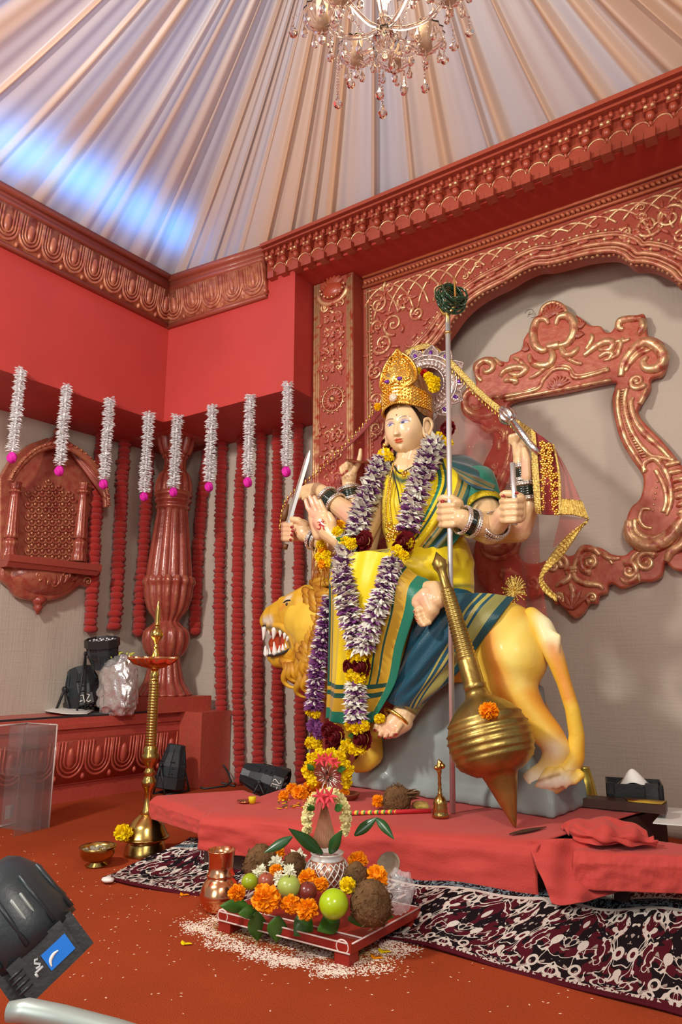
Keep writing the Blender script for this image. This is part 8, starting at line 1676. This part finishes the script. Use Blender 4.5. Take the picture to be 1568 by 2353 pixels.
P = cr([tuple(p_) for p_ in cab], 8)+[tuple(PT(515, 1650, 4.45)), tuple(PT(520, 1700, 4.42)), tuple(PT(500, 1740, 4.40)), tuple(PT(522, 1770, 4.35)), tuple(PT(532, 1796, 4.25)), tuple(PZ(520, 1806, .006)), tuple(PZ(470, 1812, .006)), tuple(PZ(430, 1800, .006)), tuple(PZ(470, 1790, .006)), tuple(PZ(540, 1806, .006))]
mb.add(*tube([Vector(p_) for p_ in P], .006, 6)); tag(mb.build('cable', M['black']), 'thin black cable running along the plinth and down to the carpet', 'cable')
# ================================================================ CRYSTAL CHANDELIER
cc = PT(884, 20, 2.32); ch = empty('chandelier', cc, 'crystal glass chandelier with glass arms and hanging drops, under the draped canopy', 'chandelier')
mc = mpp(cc); zpx = lambda y: (20-y)*mc/ .98
def gbuild(mb, name, parent=ch, sm=True): return mb.build(name, M['glass'], parent, smooth=sm)
mb = MB(); mb.add(*lathe([(r*mc, zpx(y)) for r, y in cr([(2,150),(8,146),(5,138),(14,128),(26,116),(30,106),(22,96),(10,90),(8,80),(16,72),(20,62),(14,52),(7,46),(7,10),(12,0),(18,-14),(12,-30),(6,-40),(6,-120)], 4)], 28, cc, None, lambda a, r, z: r*(1+.10*math.cos(a*12)))); gbuild(mb, 'stem')
mb = MB(); mb.add(*tube([cc+Vector((0,0,zpx(-100))), APEX-Vector((0,0,.05))], .006, 8)); mb.build('hanger', M['brass'], ch)
def drop(c, L, w, nm='drop', parent=ch):
    mb = MB(); mb.add(*lathe([(w*.12, 0), (w*.5, -L*.35), (w, -L*.68), (w*.72, -L*.88), (.0008, -L)], 8, c)); return gbuild(mb, nm, parent, False)
def beads(a, b, n, r, sag=0):
    mb = MB(); a = Vector(a); b = Vector(b)
    for i in range(n): t = i/(n-1); mb.add(*ball(a+(b-a)*t-Vector((0,0,sag*4*t*(1-t))), r, 1))
    return tag(gbuild(mb, 'bead_chain', ch, False), kind=None)
na_ = 8; rr = random.Random(17)
for k in range(na_):
    a = 2*math.pi*k/na_+.35; o = Vector((math.cos(a), math.sin(a), 0)); Ra = (118 if k % 2 else 148)*mc; hgt = zpx(38 if k % 2 else 8)
    path = cr([tuple(cc+Vector((0,0,zpx(70)))), tuple(cc+o*Ra*.35+Vector((0,0,zpx(84)))), tuple(cc+o*Ra*.75+Vector((0,0,zpx(64)+.0))), tuple(cc+o*Ra+Vector((0,0,hgt)))], 7)
    mb = MB(); mb.add(*tube([Vector(q_) for q_ in path], .0075, 8)); arm = gbuild(mb, 'arm')
    e = cc+o*Ra+Vector((0,0,hgt)); R_ = 44*mc
    mb = MB(); mb.add(*lathe([(r*R_, z*R_) for r, z in ((.1,-.75),(.5,-.62),(.86,-.25),(1.0,.12),(1.04,.22),(.95,.14),(.78,-.2),(.4,-.5),(.1,-.6))], 32, e, None, lambda t, r, z: r*(1+.07*math.cos(t*14)))); cup = gbuild(mb, 'cup', arm)
    mb = MB(); mb.add(*lathe([(.35*R_, -.5*R_), (.3*R_, .9*R_), (.1*R_, 1.3*R_)], 16, e)); mb.build('candle_tube', mat('candle_glass', (.95,.8,.6), .3, coat=.5) if 'candle_glass' not in bpy.data.materials else bpy.data.materials['candle_glass'], arm)
    for q_ in range(7):
        b = a+2*math.pi*q_/7; p_ = e+Vector((math.cos(b), math.sin(b), 0))*R_*.98+Vector((0,0,.05*R_)); mb = MB(); mb.add(*ball(p_-Vector((0,0,.008)), .0055, 1)); gbuild(mb, 'bead', cup) if q_ == 0 else None; drop(p_-Vector((0,0,.014)), .055, .0125, 'drop', cup)
    drop(e-Vector((0,0,R_*.75)), .06, .014, 'drop', cup)
    if k % 2: beads(e-Vector((0,0,R_*.3)), cc+o*.03+Vector((0,0,zpx(130))), 16, .0045, .03)
for (px, y0, y1, r, L) in ((777,130,235,.0048,.045), (806,120,180,.0045,.05), (872,150,205,.005,.05), (879,200,240,.005,.058), (928,140,180,.0045,.075), (975,130,190,.0042,.05), (1020,90,125,.0045,.04), (675,40,58,.004,.045), (905,120,140,.0045,.045), (1042,70,95,.0045,.035), (760,90,112,.0045,.05), (1078,40,60,.004,.04)):
    t = 2.32+rr.uniform(-.06, .06); a = PT(px, y0, t); zend = PT(px, y1, t).z; b = Vector((a.x, a.y, zend)); n = max(3, int((a.z-zend)/.011)); mb = MB()
    for i in range(n): mb.add(*ball(a+(b-a)*i/(n-1), r, 1))
    s = gbuild(mb, 'bead_chain', ch, False); drop(b-Vector((0,0,.006)), L, .016, 'drop', s)
    up_ = Vector((a.x, a.y, cc.z+zpx(52))); 
    if a.z < up_.z: beads(a, cc+(up_-cc)*.9+Vector((0,0,0)), max(4, int((up_-a).length/.02)), .0032)
d = bpy.data.lights.new('chandelier_lamp', 'POINT'); d.energy = 2.5; d.color = (1, .74, .45); d.shadow_soft_size = .12; o = bpy.data.objects.new('chandelier_lamp', d); COL.objects.link(o); o.location = cc+Vector((0,0,.12))

mk2 = MB()
for pts in ([(1206,720),(1212,712),(1222,710),(1227,716),(1220,722),(1214,722)], [(1213,728),(1218,716)], [(1224,724),(1231,718),(1229,728),(1221,730)]): mk2.add(*tube([PY(x, y, 3.492) for x, y in pts], .0011, 4))
tag(mk2.build('pencil_mark', mat('pencil', srgb(120,112,104), .8)), 'faint pencil scribble on the muslin above the left of the ornate frame', 'mark')
